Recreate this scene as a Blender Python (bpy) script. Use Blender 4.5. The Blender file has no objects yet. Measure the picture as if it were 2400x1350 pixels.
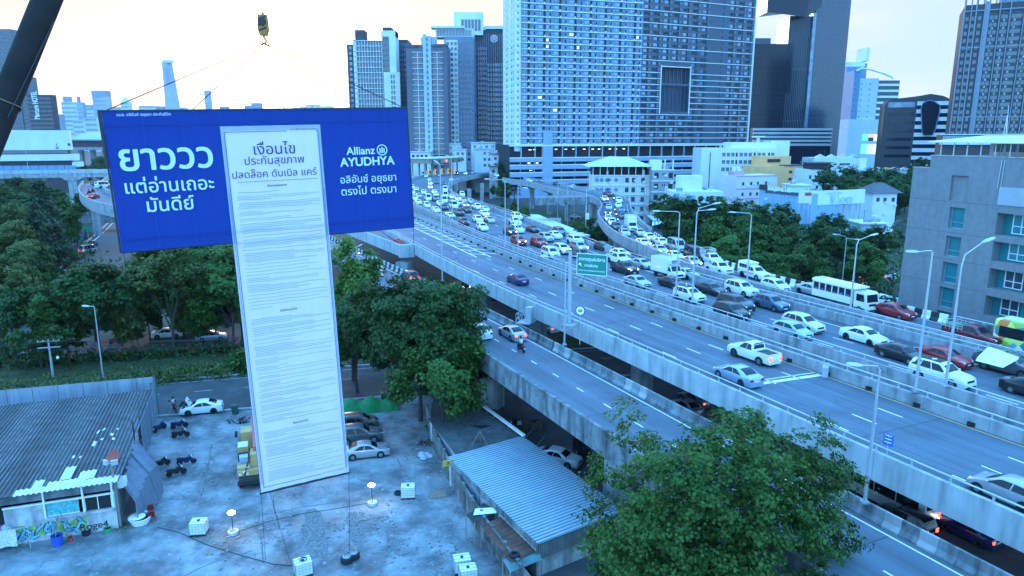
import bpy, bmesh, math, random
import numpy as np
from mathutils import Vector, Matrix
rad=math.radians
SC=bpy.context.scene
COL=SC.collection
random.seed(7)
# ------------------------------------------------------------------ camera
F_PX, CX, CY, CAM_H=1664.0, 1200.0, 675.0, 31.0
PITCH=math.atan((675-322)/F_PX)
cam=bpy.data.cameras.new('camera');cam_o=bpy.data.objects.new('camera', cam);COL.objects.link(cam_o)
cam_o.location=(0, 0, CAM_H);cam_o.rotation_euler=(rad(90)-PITCH, 0, 0)
cam.sensor_width=36;cam.lens=36*F_PX/2400;cam.clip_start=.2;cam.clip_end=12000
SC.camera=cam_o
# ------------------------------------------------------------------ sky, sun, exposure
SUN_AZ, SUN_EL=-18.0, 7.0
W=bpy.data.worlds.new('World');SC.world=W;W.use_nodes=True
nt=W.node_tree;nt.nodes.clear()
def wn(t, **k):
 n=nt.nodes.new(t)
 for a, b in k.items():setattr(n, a, b)
 return n
sky=wn('ShaderNodeTexSky', sky_type='NISHITA', sun_disc=False, sun_elevation=rad(SUN_EL), sun_rotation=rad(SUN_AZ), altitude=0, air_density=1.0, dust_density=1.0, ozone_density=3.0)
bg=wn('ShaderNodeBackground');out=wn('ShaderNodeOutputWorld')
tc=wn('ShaderNodeTexCoord');sep=wn('ShaderNodeSeparateXYZ')
nt.links.new(tc.outputs['Generated'], sep.inputs[0])
# evening sky: blue dome overhead and behind, bright thin cloud low in front, warm round the hidden sun
def mrange(src, a, b_, c=0., d=1., sm=True):
 n=wn('ShaderNodeMapRange', interpolation_type='SMOOTHSTEP' if sm else 'LINEAR');n.inputs['From Min'].default_value=a;n.inputs['From Max'].default_value=b_;n.inputs['To Min'].default_value=c;n.inputs['To Max'].default_value=d
 nt.links.new(src, n.inputs['Value']);return n.outputs[0]
def smix(f, A, B):
 n=wn('ShaderNodeMix', data_type='RGBA')
 for v, k in ((f, 'Factor'), (A, 'A'), (B, 'B')):
  if isinstance(v, tuple):n.inputs[k].default_value=(*v, 1)
  elif isinstance(v, float):n.inputs[k].default_value=v
  else :nt.links.new(v, n.inputs[k])
 return n.outputs['Result']
def smul(a, b_):
 n=wn('ShaderNodeMath', operation='MULTIPLY');nt.links.new(a, n.inputs[0])
 if isinstance(b_, float):n.inputs[1].default_value=b_
 else :nt.links.new(b_, n.inputs[1])
 return n.outputs[0]
sd=Vector((math.sin(rad(SUN_AZ))*math.cos(rad(SUN_EL)), math.cos(rad(SUN_AZ))*math.cos(rad(SUN_EL)), math.sin(rad(SUN_EL))))
dotn=wn('ShaderNodeVectorMath', operation='DOT_PRODUCT');nt.links.new(tc.outputs['Generated'], dotn.inputs[0]);dotn.inputs[1].default_value=sd
noi=wn('ShaderNodeTexNoise');noi.inputs['Scale'].default_value=2.6;noi.inputs['Detail'].default_value=5.0
mp=wn('ShaderNodeMapping');mp.inputs['Scale'].default_value=(1, 1, 4.5);nt.links.new(tc.outputs['Generated'], mp.inputs[0]);nt.links.new(mp.outputs[0], noi.inputs['Vector'])
dome=smix(mrange(sep.outputs['Z'], .0, .5), (6.4, 13.8, 21.5), (3.3, 11.2, 24.0))
front=smul(mrange(sep.outputs['Y'], .25, .7), mrange(sep.outputs['Z'], .2, .5, 1., 0.))
cloudc=smix(mrange(noi.outputs[0], .38, .62), (4.0, 4.9, 5.8), (5.2, 5.4, 5.6))
c1=smix(front, dome, cloudc)
c2=smix(smul(mrange(dotn.outputs['Value'], .80, .985), mrange(noi.outputs[0], .36, .58, .7, 1.)), c1, (8.6, 6.0, 3.7))
c3=smix(mrange(dotn.outputs['Value'], .985, .999), c2, (22.0, 18.0, 13.0))
nt.links.new(smix(.88, sky.outputs[0], c3), bg.inputs[0]);bg.inputs[1].default_value=.1
nt.links.new(bg.outputs[0], out.inputs[0])
sun=bpy.data.lights.new('sun', 'SUN');sun.energy=.5;sun.angle=rad(12);sun.color=(1, .88, .74)
sun_o=bpy.data.objects.new('sun', sun);COL.objects.link(sun_o)
sun_o.rotation_euler=sd.to_track_quat('Z', 'Y').to_euler()
vs=SC.view_settings;vs.view_transform='Standard';vs.look='None';vs.gamma=1;vs.exposure=.95
SC.cycles.max_bounces=6;SC.cycles.diffuse_bounces=3;SC.cycles.glossy_bounces=3;SC.cycles.transparent_max_bounces=8;SC.cycles.volume_bounces=0
SC.cycles.use_denoising=True
# ------------------------------------------------------------------ where a sight line meets a plane
cP, sP=math.cos(PITCH), math.sin(PITCH)
CAMP=Vector((0, 0, CAM_H));FWD=Vector((0, cP, -sP));UPV=Vector((0, sP, cP))
def ray(u, v):u, v=float(u), float(v);return Vector((u-CX, 0, 0))+F_PX*FWD+(CY-v)*UPV
def G(u, v, z=0.0):
 d=ray(u, v);return CAMP+d*((z-CAM_H)/d.z)
def AY(u, v, y):
 d=ray(u, v);return CAMP+d*(y/d.y)
def VP(u, v, p0, ang):
 """meets the vertical plane through p0 running along heading ang (radians from +X): returns (t along, z)"""
 d=ray(u, v);ex, ey=math.cos(ang), math.sin(ang)
 det=d.x*(-ey)+d.y*ex
 a=(p0[0]*(-ey)+p0[1]*ex)/det
 q=CAMP+d*a
 return (q.x-p0[0])*ex+(q.y-p0[1])*ey, q.z
HR=rad(-26);cR, sR=math.cos(HR), math.sin(HR)
def RD(o, s, z=0.0):return Vector((o*cR+s*sR, -o*sR+s*cR, z))
# ------------------------------------------------------------------ materials
MATS={}
def mat(name, col, rough=.7, metal=0., var=.12, scale=1.2, bump=0., streak=0., emit=None, es=0., spec=.5, coords='Object', detail=4., dirt=None, coat=0.):
 if name in MATS:return MATS[name]
 m=bpy.data.materials.new(name);m.use_nodes=True;t=m.node_tree;b=t.nodes['Principled BSDF']
 L=t.links.new
 b.inputs['Roughness'].default_value=rough;b.inputs['Metallic'].default_value=metal
 b.inputs['Specular IOR Level'].default_value=spec
 if coat:b.inputs['Coat Weight'].default_value=coat;b.inputs['Coat Roughness'].default_value=.05
 c4=(*col, 1)
 if var or streak or dirt:
  tc=t.nodes.new('ShaderNodeTexCoord');n=t.nodes.new('ShaderNodeTexNoise')
  src=t.nodes.new('ShaderNodeNewGeometry').outputs['Position'] if coords=='World' else tc.outputs[coords]
  n.inputs['Scale'].default_value=scale;n.inputs['Detail'].default_value=detail
  mpn=t.nodes.new('ShaderNodeMapping');L(src, mpn.inputs[0]);L(mpn.outputs[0], n.inputs['Vector'])
  mr=t.nodes.new('ShaderNodeMapRange');mr.inputs['From Min'].default_value=.3;mr.inputs['From Max'].default_value=.7
  mr.inputs['To Min'].default_value=1-var;mr.inputs['To Max'].default_value=1+var
  L(n.outputs[0], mr.inputs['Value'])
  mx=t.nodes.new('ShaderNodeVectorMath');mx.operation='SCALE';mx.inputs[0].default_value=col
  L(mr.outputs[0], mx.inputs['Scale']);last=mx.outputs[0]
  if streak:
   n2=t.nodes.new('ShaderNodeTexNoise');n2.inputs['Scale'].default_value=1.0;n2.inputs['Detail'].default_value=3
   mp2=t.nodes.new('ShaderNodeMapping');mp2.inputs['Scale'].default_value=(1.3, 1.3, .16);L(src, mp2.inputs[0]);L(mp2.outputs[0], n2.inputs['Vector'])
   r2=t.nodes.new('ShaderNodeMapRange');r2.inputs['From Min'].default_value=.45;r2.inputs['From Max'].default_value=.72;r2.inputs['To Min'].default_value=1;r2.inputs['To Max'].default_value=1-streak
   L(n2.outputs[0], r2.inputs['Value'])
   m2=t.nodes.new('ShaderNodeVectorMath');m2.operation='SCALE';L(last, m2.inputs[0]);L(r2.outputs[0], m2.inputs['Scale']);last=m2.outputs[0]
  if dirt:
   dcol, dscale, lo, hi=dirt
   n3=t.nodes.new('ShaderNodeTexNoise');n3.inputs['Scale'].default_value=dscale;n3.inputs['Detail'].default_value=8;n3.inputs['Roughness'].default_value=.65
   L(src, n3.inputs['Vector'])
   r3=t.nodes.new('ShaderNodeMapRange');r3.inputs['From Min'].default_value=lo;r3.inputs['From Max'].default_value=hi
   L(n3.outputs[0], r3.inputs['Value'])
   m3=t.nodes.new('ShaderNodeMix');m3.data_type='RGBA';m3.inputs['B'].default_value=(*dcol, 1)
   L(r3.outputs[0], m3.inputs['Factor']);L(last, m3.inputs['A']);last=m3.outputs['Result']
  L(last, b.inputs['Base Color'])
  if bump:
   bp=t.nodes.new('ShaderNodeBump');bp.inputs['Strength'].default_value=bump;bp.inputs['Distance'].default_value=.05
   L(n.outputs[0], bp.inputs['Height']);L(bp.outputs[0], b.inputs['Normal'])
 else :b.inputs['Base Color'].default_value=c4
 if emit:b.inputs['Emission Color'].default_value=(*emit, 1);b.inputs['Emission Strength'].default_value=es
 MATS[name]=m;return m
def leafmat(name, c1, c2, c3, tip=.15):
 m=bpy.data.materials.new(name);m.use_nodes=True;t=m.node_tree;b=t.nodes['Principled BSDF'];L=t.links.new
 g=t.nodes.new('ShaderNodeNewGeometry');r=t.nodes.new('ShaderNodeValToRGB')
 at=t.nodes.new('ShaderNodeAttribute');at.attribute_name='tone'
 L(at.outputs['Fac'], r.inputs[0]);e=r.color_ramp.elements
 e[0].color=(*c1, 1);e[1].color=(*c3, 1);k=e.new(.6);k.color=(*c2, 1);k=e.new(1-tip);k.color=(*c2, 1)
 L(r.outputs[0], b.inputs['Base Color']);b.inputs['Roughness'].default_value=.6;b.inputs['Specular IOR Level'].default_value=.25
 b.inputs['Transmission Weight'].default_value=0
 tr=t.nodes.new('ShaderNodeBsdfTranslucent');L(r.outputs[0], tr.inputs[0]);ms=t.nodes.new('ShaderNodeMixShader');ms.inputs[0].default_value=.25
 o=t.nodes['Material Output'];L(b.outputs[0], ms.inputs[1]);L(tr.outputs[0], ms.inputs[2]);L(ms.outputs[0], o.inputs[0])
 MATS[name]=m;return m
M_CONC=mat('concrete', (.31, .345, .36), .85, var=.16, scale=.9, streak=.42, coords='World', bump=.2, dirt=((.10, .10, .095), .5, .55, .8))
M_CONCW=mat('weathered concrete', (.20, .235, .245), .9, var=.2, scale=.8, streak=.75, coords='World', bump=.2, dirt=((.05, .05, .045), .7, .5, .7))
M_CONCP=mat('pale concrete', (.40, .46, .48), .85, var=.12, scale=.7, streak=.36, coords='World', bump=.15)
M_ASPH=mat('deck asphalt', (.092, .125, .158), .8, var=.12, scale=.25, coords='World', bump=.06, dirt=((.05, .066, .08), .12, .5, .75))
def wear(m, across, along, amt, rot=26.):
# tyre wear and drips drawn out along the road
 t=m.node_tree;L=t.links.new;b=t.nodes['Principled BSDF'];src=b.inputs['Base Color'].links[0].from_socket
 g=t.nodes.new('ShaderNodeNewGeometry');v=t.nodes.new('ShaderNodeVectorRotate');v.rotation_type='Z_AXIS';v.inputs['Angle'].default_value=rad(-rot);L(g.outputs['Position'], v.inputs['Vector'])
 mp=t.nodes.new('ShaderNodeMapping');mp.inputs['Scale'].default_value=(across, along, 1);L(v.outputs[0], mp.inputs[0]);n=t.nodes.new('ShaderNodeTexNoise');n.inputs['Scale'].default_value=1;n.inputs['Detail'].default_value=5;n.inputs['Roughness'].default_value=.6;L(mp.outputs[0], n.inputs['Vector'])
 r=t.nodes.new('ShaderNodeMapRange');r.inputs['From Min'].default_value=.35;r.inputs['From Max'].default_value=.65;r.inputs['To Min'].default_value=1-amt;r.inputs['To Max'].default_value=1+amt;L(n.outputs[0], r.inputs['Value'])
 x=t.nodes.new('ShaderNodeVectorMath');x.operation='SCALE';L(src, x.inputs[0]);L(r.outputs[0], x.inputs['Scale']);L(x.outputs[0], b.inputs['Base Color'])
wear(M_ASPH, 1.1, .018, .22)
M_ASPH2=mat('street asphalt', (.05, .052, .056), .85, var=.2, scale=.5, coords='World', bump=.1, dirt=((.085, .085, .085), .25, .55, .8))
M_LINE=mat('road paint', (.72, .74, .74), .7, var=.12, scale=3, coords='World')
M_YEL=mat('yellow road paint', (.70, .42, .10), .7, var=.12, scale=3, coords='World')
M_GALV=mat('galvanised steel', (.48, .53, .56), .45, .5, var=.08, coords='World')
M_BLK=mat('black paint', (.022, .023, .026), .6, var=.2, coords='World')
M_WHT=mat('white paint', (.78, .80, .80), .6, var=.08, coords='World')
M_DARK=mat('dark void', (.012, .013, .015), .8, var=0)
M_RUB=mat('tyre rubber', (.016, .016, .017), .8, var=0)
M_GLASS=mat('car glass', (.008, .012, .018), .08, 0, var=0, spec=.35)
M_WIN=mat('window glass', (.05, .075, .095), .08, 0, var=.2, spec=.9)
M_WINP=mat('pale window glass', (.13, .22, .31), .15, .1, var=.4, scale=.3, spec=.8)
M_RED=mat('red plastic', (.55, .06, .05), .5, var=.08)
M_BLUEP=mat('blue plastic', (.03, .09, .5), .45, var=.05)
# ------------------------------------------------------------------ mesh builder
class MB:
 def __init__(s):s.v=[];s.f=[];s.m=[];s.T=None
 def add(s, vs, fs, mi=0):
  b=len(s.v)
  if s.T is not None:vs=[s.T@Vector(p) for p in vs]
  s.v+=[tuple(p) for p in vs];s.f+=[tuple(b+i for i in f) for f in fs];s.m+=[mi]*len(fs)
  return s
 def poly(s, pts, mi=0):return s.add(pts, [tuple(range(len(pts)))], mi)
 def box(s, c, d, mi=0, rz=0.):
  x, y, z=d[0]/2, d[1]/2, d[2]/2;co, si=math.cos(rz), math.sin(rz)
  P=[(c[0]+a*x*co-b_*y*si, c[1]+a*x*si+b_*y*co, c[2]+k*z) for k in (-1, 1) for a, b_ in ((-1, -1), (1, -1), (1, 1), (-1, 1))]
  return s.add(P, [(3, 2, 1, 0), (4, 5, 6, 7), (0, 1, 5, 4), (1, 2, 6, 5), (2, 3, 7, 6), (3, 0, 4, 7)], mi)
 def bx(s, x0, x1, y0, y1, z0, z1, mi=0):return s.box(((x0+x1)/2, (y0+y1)/2, (z0+z1)/2), (x1-x0, y1-y0, z1-z0), mi)
 def prism(s, P, z0, z1, mi=0, top=None):
  n=len(P);a=sum(P[i][0]*P[(i+1)%n][1]-P[(i+1)%n][0]*P[i][1] for i in range(n))
  if a<0:P=P[::-1]
  s.add([(p[0], p[1], z0) for p in P]+[(p[0], p[1], z1) for p in P], [tuple(range(n))[::-1]]+[(i, (i+1)%n, n+(i+1)%n, n+i) for i in range(n)], mi)
  s.add([(p[0], p[1], z1) for p in P], [tuple(range(n))], mi if top is None else top);return s
 def tube(s, path, r, n=8, mi=0, caps=True):
  path=[Vector(p) for p in path];R=r if hasattr(r, '__len__')else [r]*len(path);vs=[];up=Vector((0, 0, 1))
  pr=None
  for i, p in enumerate(path):
   t=(path[min(i+1, len(path)-1)]-path[max(i-1, 0)]).normalized()
   if pr is None:
    a=t.cross(up if abs(t.z)<.9 else Vector((1, 0, 0))).normalized()
   else :a=(pr-t*pr.dot(t)).normalized()
   pr=a;b=t.cross(a)
   vs+=[p+(a*math.cos(2*math.pi*k/n)+b*math.sin(2*math.pi*k/n))*R[i] for k in range(n)]
  fs=[(i*n+k, i*n+(k+1)%n, (i+1)*n+(k+1)%n, (i+1)*n+k) for i in range(len(path)-1) for k in range(n)]
  if caps:fs+=[tuple(range(n))[::-1], tuple((len(path)-1)*n+k for k in range(n))]
  return s.add(vs, fs, mi)
 def bar(s, a, b, w, h=None, mi=0):
  h=h or w;a=Vector(a);b=Vector(b);t=(b-a).normalized()
  x=t.cross(Vector((0, 0, 1)) if abs(t.z)<.95 else Vector((1, 0, 0))).normalized()*w/2;y=x.cross(t).normalized()*h/2
  P=[a-x-y, a+x-y, a+x+y, a-x+y, b-x-y, b+x-y, b+x+y, b-x+y]
  return s.add(P, [(3, 2, 1, 0), (4, 5, 6, 7), (0, 1, 5, 4), (1, 2, 6, 5), (2, 3, 7, 6), (3, 0, 4, 7)], mi)
 def lathe(s, prof, n=16, c=(0, 0, 0), mi=0, axis='z'):
  vs=[]
  for r, z in prof:
   for k in range(n):
    a=2*math.pi*k/n;x, y=r*math.cos(a), r*math.sin(a)
    vs.append((c[0]+x, c[1]+y, c[2]+z) if axis=='z' else ((c[0]+x, c[1]+z, c[2]+y) if axis=='y' else (c[0]+z, c[1]+x, c[2]+y)))
  fs=[(i*n+k, i*n+(k+1)%n, (i+1)*n+(k+1)%n, (i+1)*n+k) for i in range(len(prof)-1) for k in range(n)]
  fs+=[tuple(range(n))[::-1], tuple((len(prof)-1)*n+k for k in range(n))]
  return s.add(vs, fs, mi)
 def strip(s, A, B, mi=0):
  n=len(A);return s.add(list(A)+list(B), [(i, i+1, n+i+1, n+i) for i in range(n-1)], mi)
 def mesh(s, name, mats, smooth=False):
  me=bpy.data.meshes.new(name);me.from_pydata(s.v, [], s.f)
  if not isinstance(mats, (list, tuple)):mats=[mats]
  for m in mats:me.materials.append(m)
  if len(mats)>1:me.polygons.foreach_set('material_index', s.m)
  if smooth:me.polygons.foreach_set('use_smooth', [True]*len(me.polygons));me.set_sharp_from_angle(angle=rad(38))
  me.update();return me
 def build(s, name, mats, parent=None, smooth=False):
  return obj(name, s.mesh(name, mats, smooth), parent)
def obj(name, me, parent=None):
 o=bpy.data.objects.new(name, me);COL.objects.link(o)
 if parent:o.parent=parent
 return o
def tag(o, label=None, cat=None, group=None, kind=None):
 if label:o['label']=label
 if cat:o['category']=cat
 if group:o['group']=group
 if kind:o['kind']=kind
 return o
def thing(name, label, cat, loc=(0, 0, 0), rz=0., group=None):
 o=bpy.data.objects.new(name, None);COL.objects.link(o);o.location=loc;o.rotation_euler=(0, 0, rz);o.empty_display_size=.3
 return tag(o, label, cat, group)
def copy_tree(o, parent=None):
 c=o.copy();COL.objects.link(c)
 if parent:c.parent=parent
 for ch in list(o.children):copy_tree(ch, c)
 return c
def structure(name, mb, mats, smooth=False):return tag(mb.build(name, mats, None, smooth), kind='structure')
def text_mesh(body, size, m, bold=0., align='CENTER', sx=1., space=1.):
# weight: the outline is laid several times round a small circle
 cu=bpy.data.curves.new('lettering', 'FONT');cu.body=body;cu.size=size;cu.align_x=align;cu.align_y='CENTER';cu.space_character=space
 o=bpy.data.objects.new('lettering', cu);COL.objects.link(o)
 dg=bpy.context.evaluated_depsgraph_get();me=bpy.data.meshes.new_from_object(o.evaluated_get(dg))
 bpy.data.objects.remove(o);me.materials.clear();me.materials.append(m)
 if bold:
  V0=[tuple(v.co) for v in me.vertices];F0=[tuple(p.vertices) for p in me.polygons];b=MB()
  for q in range(7):
   a=6.283*q/6;r=0 if q==6 else bold*.8
   b.add([(x+r*math.cos(a), y+r*math.sin(a), .0006*q) for x, y, z in V0], F0)
  me=b.mesh('lettering', m)
 if sx!=1.:me.transform(Matrix.Diagonal((sx, 1, 1, 1)))
 me.name='lettering';return me
# all lettering is cut first, while the scene is still small
M_TXTW=mat('white print', (.62, .74, .80), .8, var=0)
M_TXTN=mat('navy print', (.03, .06, .18), .8, var=0)
M_TXTS=mat('pale blue sign paint', (.25, .45, .70), .8, var=0)
M_TXTB=mat('black print', (.02, .02, .025), .7, var=0)
M_TXTL=mat('sign white sheeting', (.85, .9, .9), .5, var=0)
TX={}
for key, args in {'small':('บมจ. อลิอันซ์ อยุธยา ประกันชีวิต', .40, M_TXTW, .004), 'long':('ยาววว', 2.35, M_TXTW, .055), 'read':('แต่อ่านเถอะ', 1.28, M_TXTW, .02), 'good':('มันดีย์', 1.28, M_TXTW, .02), 'firm':('Allianz', .86, M_TXTW, .022), 'firm2':('AYUDHYA', .78, M_TXTW, .03), 'firm3':('อลิอันซ์ อยุธยา', .80, M_TXTW, .008), 'firm4':('ตรงไป ตรงมา', .80, M_TXTW, .008), 'terms':('เงื่อนไข', 1.30, M_TXTN, .01), 'terms2':('ประกันสุขภาพ', .92, M_TXTN, .005), 'terms3':('ปลดล็อค ดับเบิล แคร์', .92, M_TXTN, .005), 'h1':('ข้อตกลงคุ้มครอง', .36, M_TXTN, .012), 'h2':('ข้อกำหนดทั่วไป', .36, M_TXTN, .012), 'h3':('ข้อยกเว้นทั่วไป', .36, M_TXTN, .012), 'foot':('บมจ. อลิอันซ์ อยุธยา ประกันชีวิต', .27, M_TXTN, .002), 'exit1':('อาคารศูนย์บริหาร', .52, M_TXTL, .012), 'exit2':('ทางพิเศษ', .52, M_TXTL, .012), 'exit3':('EXPRESS WAY ADMINISTRATION CENTER', .19, M_TXTL, .006), 'sixty':('60', .42, M_TXTB, .012), 'sale1':('Land for sale', 1.0, M_TXTS, .01), 'sale2':('เนื้อที่ 1 ไร่', .9, M_TXTS, .01), 'sale3':('081-5634870', 2.6, M_TXTS, .05), 'ink':('INKJET & LED', 1.7, M_TXTL, .03), 'hotel':('Mercure HOTEL', 6.0, M_TXTL, .12), 'bigR':('R', 7.0, M_TXTL, .2), 'tag4':('Roge4', .8, M_TXTB, .01), }.items():
 TX[key]=text_mesh(*args)
def letter(key, parent, loc, rot=(rad(90), 0, 0), sx=1., m=None):
 o=obj('lettering', TX[key], parent);o.location=loc;o.rotation_euler=rot;o.scale=(sx, 1, 1);return o
# ------------------------------------------------------------------ windows: the 100 nearest are parts, the rest one part
def window_set(parent, wins, m, y=-.04, th=.08, cap=100, name='window', low_first=True):
 """wins: (x, z, w, h) centres on the facade y=0 of the parent's frame, or with a 5th entry its own y"""
 wins=sorted(wins, key=lambda w:w[1] if low_first else -w[1]);cache={}
 for w in wins[:cap]:
  k=(round(w[2], 2), round(w[3], 2))
  if k not in cache:cache[k]=MB().box((0, 0, 0), (w[2], th, w[3])).mesh(name, m)
  o=obj(name, cache[k], parent);o.location=(w[0], w[4] if len(w)>4 else y, w[1])
 rest=wins[cap:]
 if rest:
  b=MB()
  for w in rest:b.box((w[0], w[4] if len(w)>4 else y, w[1]), (w[2], th, w[3]))
  tag(b.build(name, m, parent), kind='stuff')
def hz(u, y):return AY(u, 322, y)
def zat(v, y):return AY(1200, v, y).z
def bframe(uL, uR, yL, yR=None):
 """plan frame of a facade whose ends sit at columns uL, uR on the horizon at distances yL, yR"""
 yR=yL if yR is None else yR
 a=hz(uL, yL);b=hz(uR, yR);d=b-a
 return Vector((a.x, a.y, 0)), math.atan2(d.y, d.x), math.hypot(d.x, d.y)
def grille(b, x0, x1, z0, z1, nx, nz, y, t, mi=0):
 for i in range(nx+1):b.box((x0+(x1-x0)*i/nx, y, (z0+z1)/2), (t, t, z1-z0), mi)
 for j in range(nz+1):b.box(((x0+x1)/2, y, z0+(z1-z0)*j/nz), (x1-x0, t*.9, t), mi)
# ================================================================== ROADS
def smooth_path(P, step=3.0):
 P=[Vector(p) for p in P];Q=[P[0]*2-P[1]]+P+[P[-1]*2-P[-2]];out_=[]
 for i in range(1, len(Q)-2):
  a, b, c, d=Q[i-1:i+3];n=max(1, int((c-b).length/step))
  for k in range(n):
   t=k/n
   out_.append(.5*((2*b)+(c-a)*t+(2*a-5*b+4*c-d)*t*t+(3*b-a-3*c+d)*t**3))
 out_.append(P[-1]);return out_
def resample(P, step):
 P=[Vector(p) for p in P];o=[P[0]];need=step
 for a, b in zip(P[:-1], P[1:]):
  L=(b-a).length;pos=0
  while L-pos>=need:
   pos+=need;o.append(a.lerp(b, pos/L));need=step
  need-=L-pos
 return o
def side(P, d, dz=0.):
 r=[]
 for i, p in enumerate(P):
  t=P[min(i+1, len(P)-1)]-P[max(i-1, 0)];t.z=0;t.normalize()
  r.append(p+Vector((t.y, -t.x, 0))*d+Vector((0, 0, dz)))
 return r
def rpath(l, z, step=3.):return smooth_path([RD(o, s, z) for o, s in l], step)
def two_edges(A, B, n):
 def at(P, n):
  L=[0]
  for a, b in zip(P[:-1], P[1:]):L.append(L[-1]+(b-a).length)
  r=[];j=0
  for i in range(n):
   t=L[-1]*i/(n-1)
   while j<len(L)-2 and L[j+1]<t:j+=1
   r.append(P[j].lerp(P[j+1], (t-L[j])/max(1e-6, L[j+1]-L[j])))
  return r
 return at(A, n), at(B, n)
def deck(name, A, B, z_th, road, n=70):
 a, b=two_edges(A, B, n);m=MB();D=Vector((0, 0, -z_th));m.strip(a, b, 0)
 a2=[p+D for p in a];b2=[p+D for p in b];m.strip(b2, a2, 1);m.strip(a2, a, 1);m.strip(b, b2, 1)
 m.poly([a[0], b[0], b2[0], a2[0]], 1);m.poly([b[-1], a[-1], a2[-1], b2[-1]], 1)
# box girder below
 g0=[p.lerp(q, .22)+D for p, q in zip(a, b)];g1=[p.lerp(q, .78)+D for p, q in zip(a, b)]
 h0=[p.lerp(q, .28)+D-Vector((0, 0, 1.1)) for p, q in zip(a, b)];h1=[p.lerp(q, .72)+D-Vector((0, 0, 1.1)) for p, q in zip(a, b)]
 m.strip(h0, g0, 1);m.strip(g1, h1, 1);m.strip(h1, h0, 1)
 return structure(name, m, [road, M_CONCW])
def wall_segments(m, P, h_up, h_dn, th, seg, gap=.03, mi=0, cap=True):
 P=resample(P, 1.2);n=max(2, int(seg/1.2));i=0
 while i<len(P)-1:
  q=P[i:i+n+1]
  if len(q)>1:
   q=[p.copy() for p in q];q[-1]=q[-1]-(q[-1]-q[-2]).normalized()*gap
   l=side(q, -th/2);r=side(q, th/2);U=Vector((0, 0, h_up));Dn=Vector((0, 0, -h_dn))
   lt, rt, lb, rb=[p+U for p in l], [p+U for p in r], [p+Dn for p in l], [p+Dn for p in r]
   m.strip(lt, rt, mi);m.strip(lb, lt, mi);m.strip(rt, rb, mi);m.strip(rb, lb, mi)
   m.poly([lb[0], rb[0], rt[0], lt[0]], mi);m.poly([rb[-1], lb[-1], lt[-1], rt[-1]], mi)
  i+=n
def parapet(label, P, h_up, h_dn, th, m_wall, rail=.42, seg=9.6, group=None):
 c=P[len(P)//2];t=thing('parapet_wall', label, 'barrier', (0, 0, 0), 0, group)
 m=MB();wall_segments(m, P, h_up, h_dn, th, seg);m.build('wall', m_wall, t)
 if rail:
  r=MB();Q=[p+Vector((0, 0, h_up+rail)) for p in P];r.tube(resample(Q, 3), .055, 6)
  for p in resample(Q, 2.4):
   r.box(p-Vector((0, 0, rail/2)), (.05, .16, rail));r.box(p-Vector((0, 0, rail-.02)), (.2, .25, .04))
  r.build('railing', M_GALV, t)
 return t
def jersey(label, P, m_a, m_b, step=1.0, h=.9, group=None, every=1, plain=None):
 """moulded barrier of blocks: runs of black and white when m_b differs"""
 t=thing('crash_barrier', label, 'barrier', (0, 0, 0), 0, group);m=MB();Q=resample(P, step)
 prof=[(-.3, 0), (-.3, .12), (-.12, .4), (-.09, h), (.09, h), (.12, .4), (.3, .12), (.3, 0)]
 for i, (a, b)in enumerate(zip(Q[:-1], Q[1:])):
  d=(b-a);d.z=0;d.normalize();nn=Vector((d.y, -d.x, 0));b2=b-d*.02
  vs=[p+nn*x+Vector((0, 0, z)) for p in (a, b2) for x, z in prof];n=len(prof)
  fs=[(k, k+1, n+k+1, n+k) for k in range(n-1)]+[tuple(range(n))[::-1], tuple(range(n, 2*n))]
  mi=plain[i%len(plain)] if plain else (i//every)%2
  m.add(vs, fs, mi)
 m.build('blocks', [m_a, m_b], t);return t
def dashes(m, P, dash, gap, w=.13, start=0., lift=.005):
 Q=resample(P, .3);L=0;i=0;n0=int(start/.3);nd, ng=max(1, round(dash/.3)), round(gap/.3);i=n0
 while i+nd<len(Q):
  q=[p+Vector((0, 0, lift)) for p in (Q[i:i+nd+1:4] if nd>8 else [Q[i], Q[i+nd]])]
  m.strip(side(q, -w/2), side(q, w/2));i+=nd+ng
def solid(m, P, w=.13, lift=.005):
 q=[p+Vector((0, 0, lift)) for p in P];m.strip(side(q, -w/2), side(q, w/2))
def pier(x, y, ztop, w=2.2, d=1.6, cap=None, rz=0., label=None, group=None):
 t=thing('bridge_pier', label or 'concrete bridge pier under the elevated road', 'pier', (x, y, 0), rz, group)
 m=MB();hc=1.4 if cap else 0
 m.prism([(-w/2, -d/2+.2), (-w/2+.2, -d/2), (w/2-.2, -d/2), (w/2, -d/2+.2), (w/2, d/2-.2), (w/2-.2, d/2), (-w/2+.2, d/2), (-w/2, d/2-.2)], 0, ztop-hc);m.build('column', M_CONC, t)
 if cap:
  m=MB();m.add([(-w/2, -d/2-.1, ztop-hc), (w/2, -d/2-.1, ztop-hc), (cap/2, -d/2-.1, ztop-.5), (cap/2, -d/2-.1, ztop), (-cap/2, -d/2-.1, ztop), (-cap/2, -d/2-.1, ztop-.5)]+[(-w/2, d/2+.1, ztop-hc), (w/2, d/2+.1, ztop-hc), (cap/2, d/2+.1, ztop-.5), (cap/2, d/2+.1, ztop), (-cap/2, d/2+.1, ztop), (-cap/2, d/2+.1, ztop-.5)], [(0, 1, 2, 3, 4, 5), (11, 10, 9, 8, 7, 6)]+[(i, i+6, (i+1)%6+6, (i+1)%6) for i in range(6)])
  m.build('cap', M_CONC, t)
 return t
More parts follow.
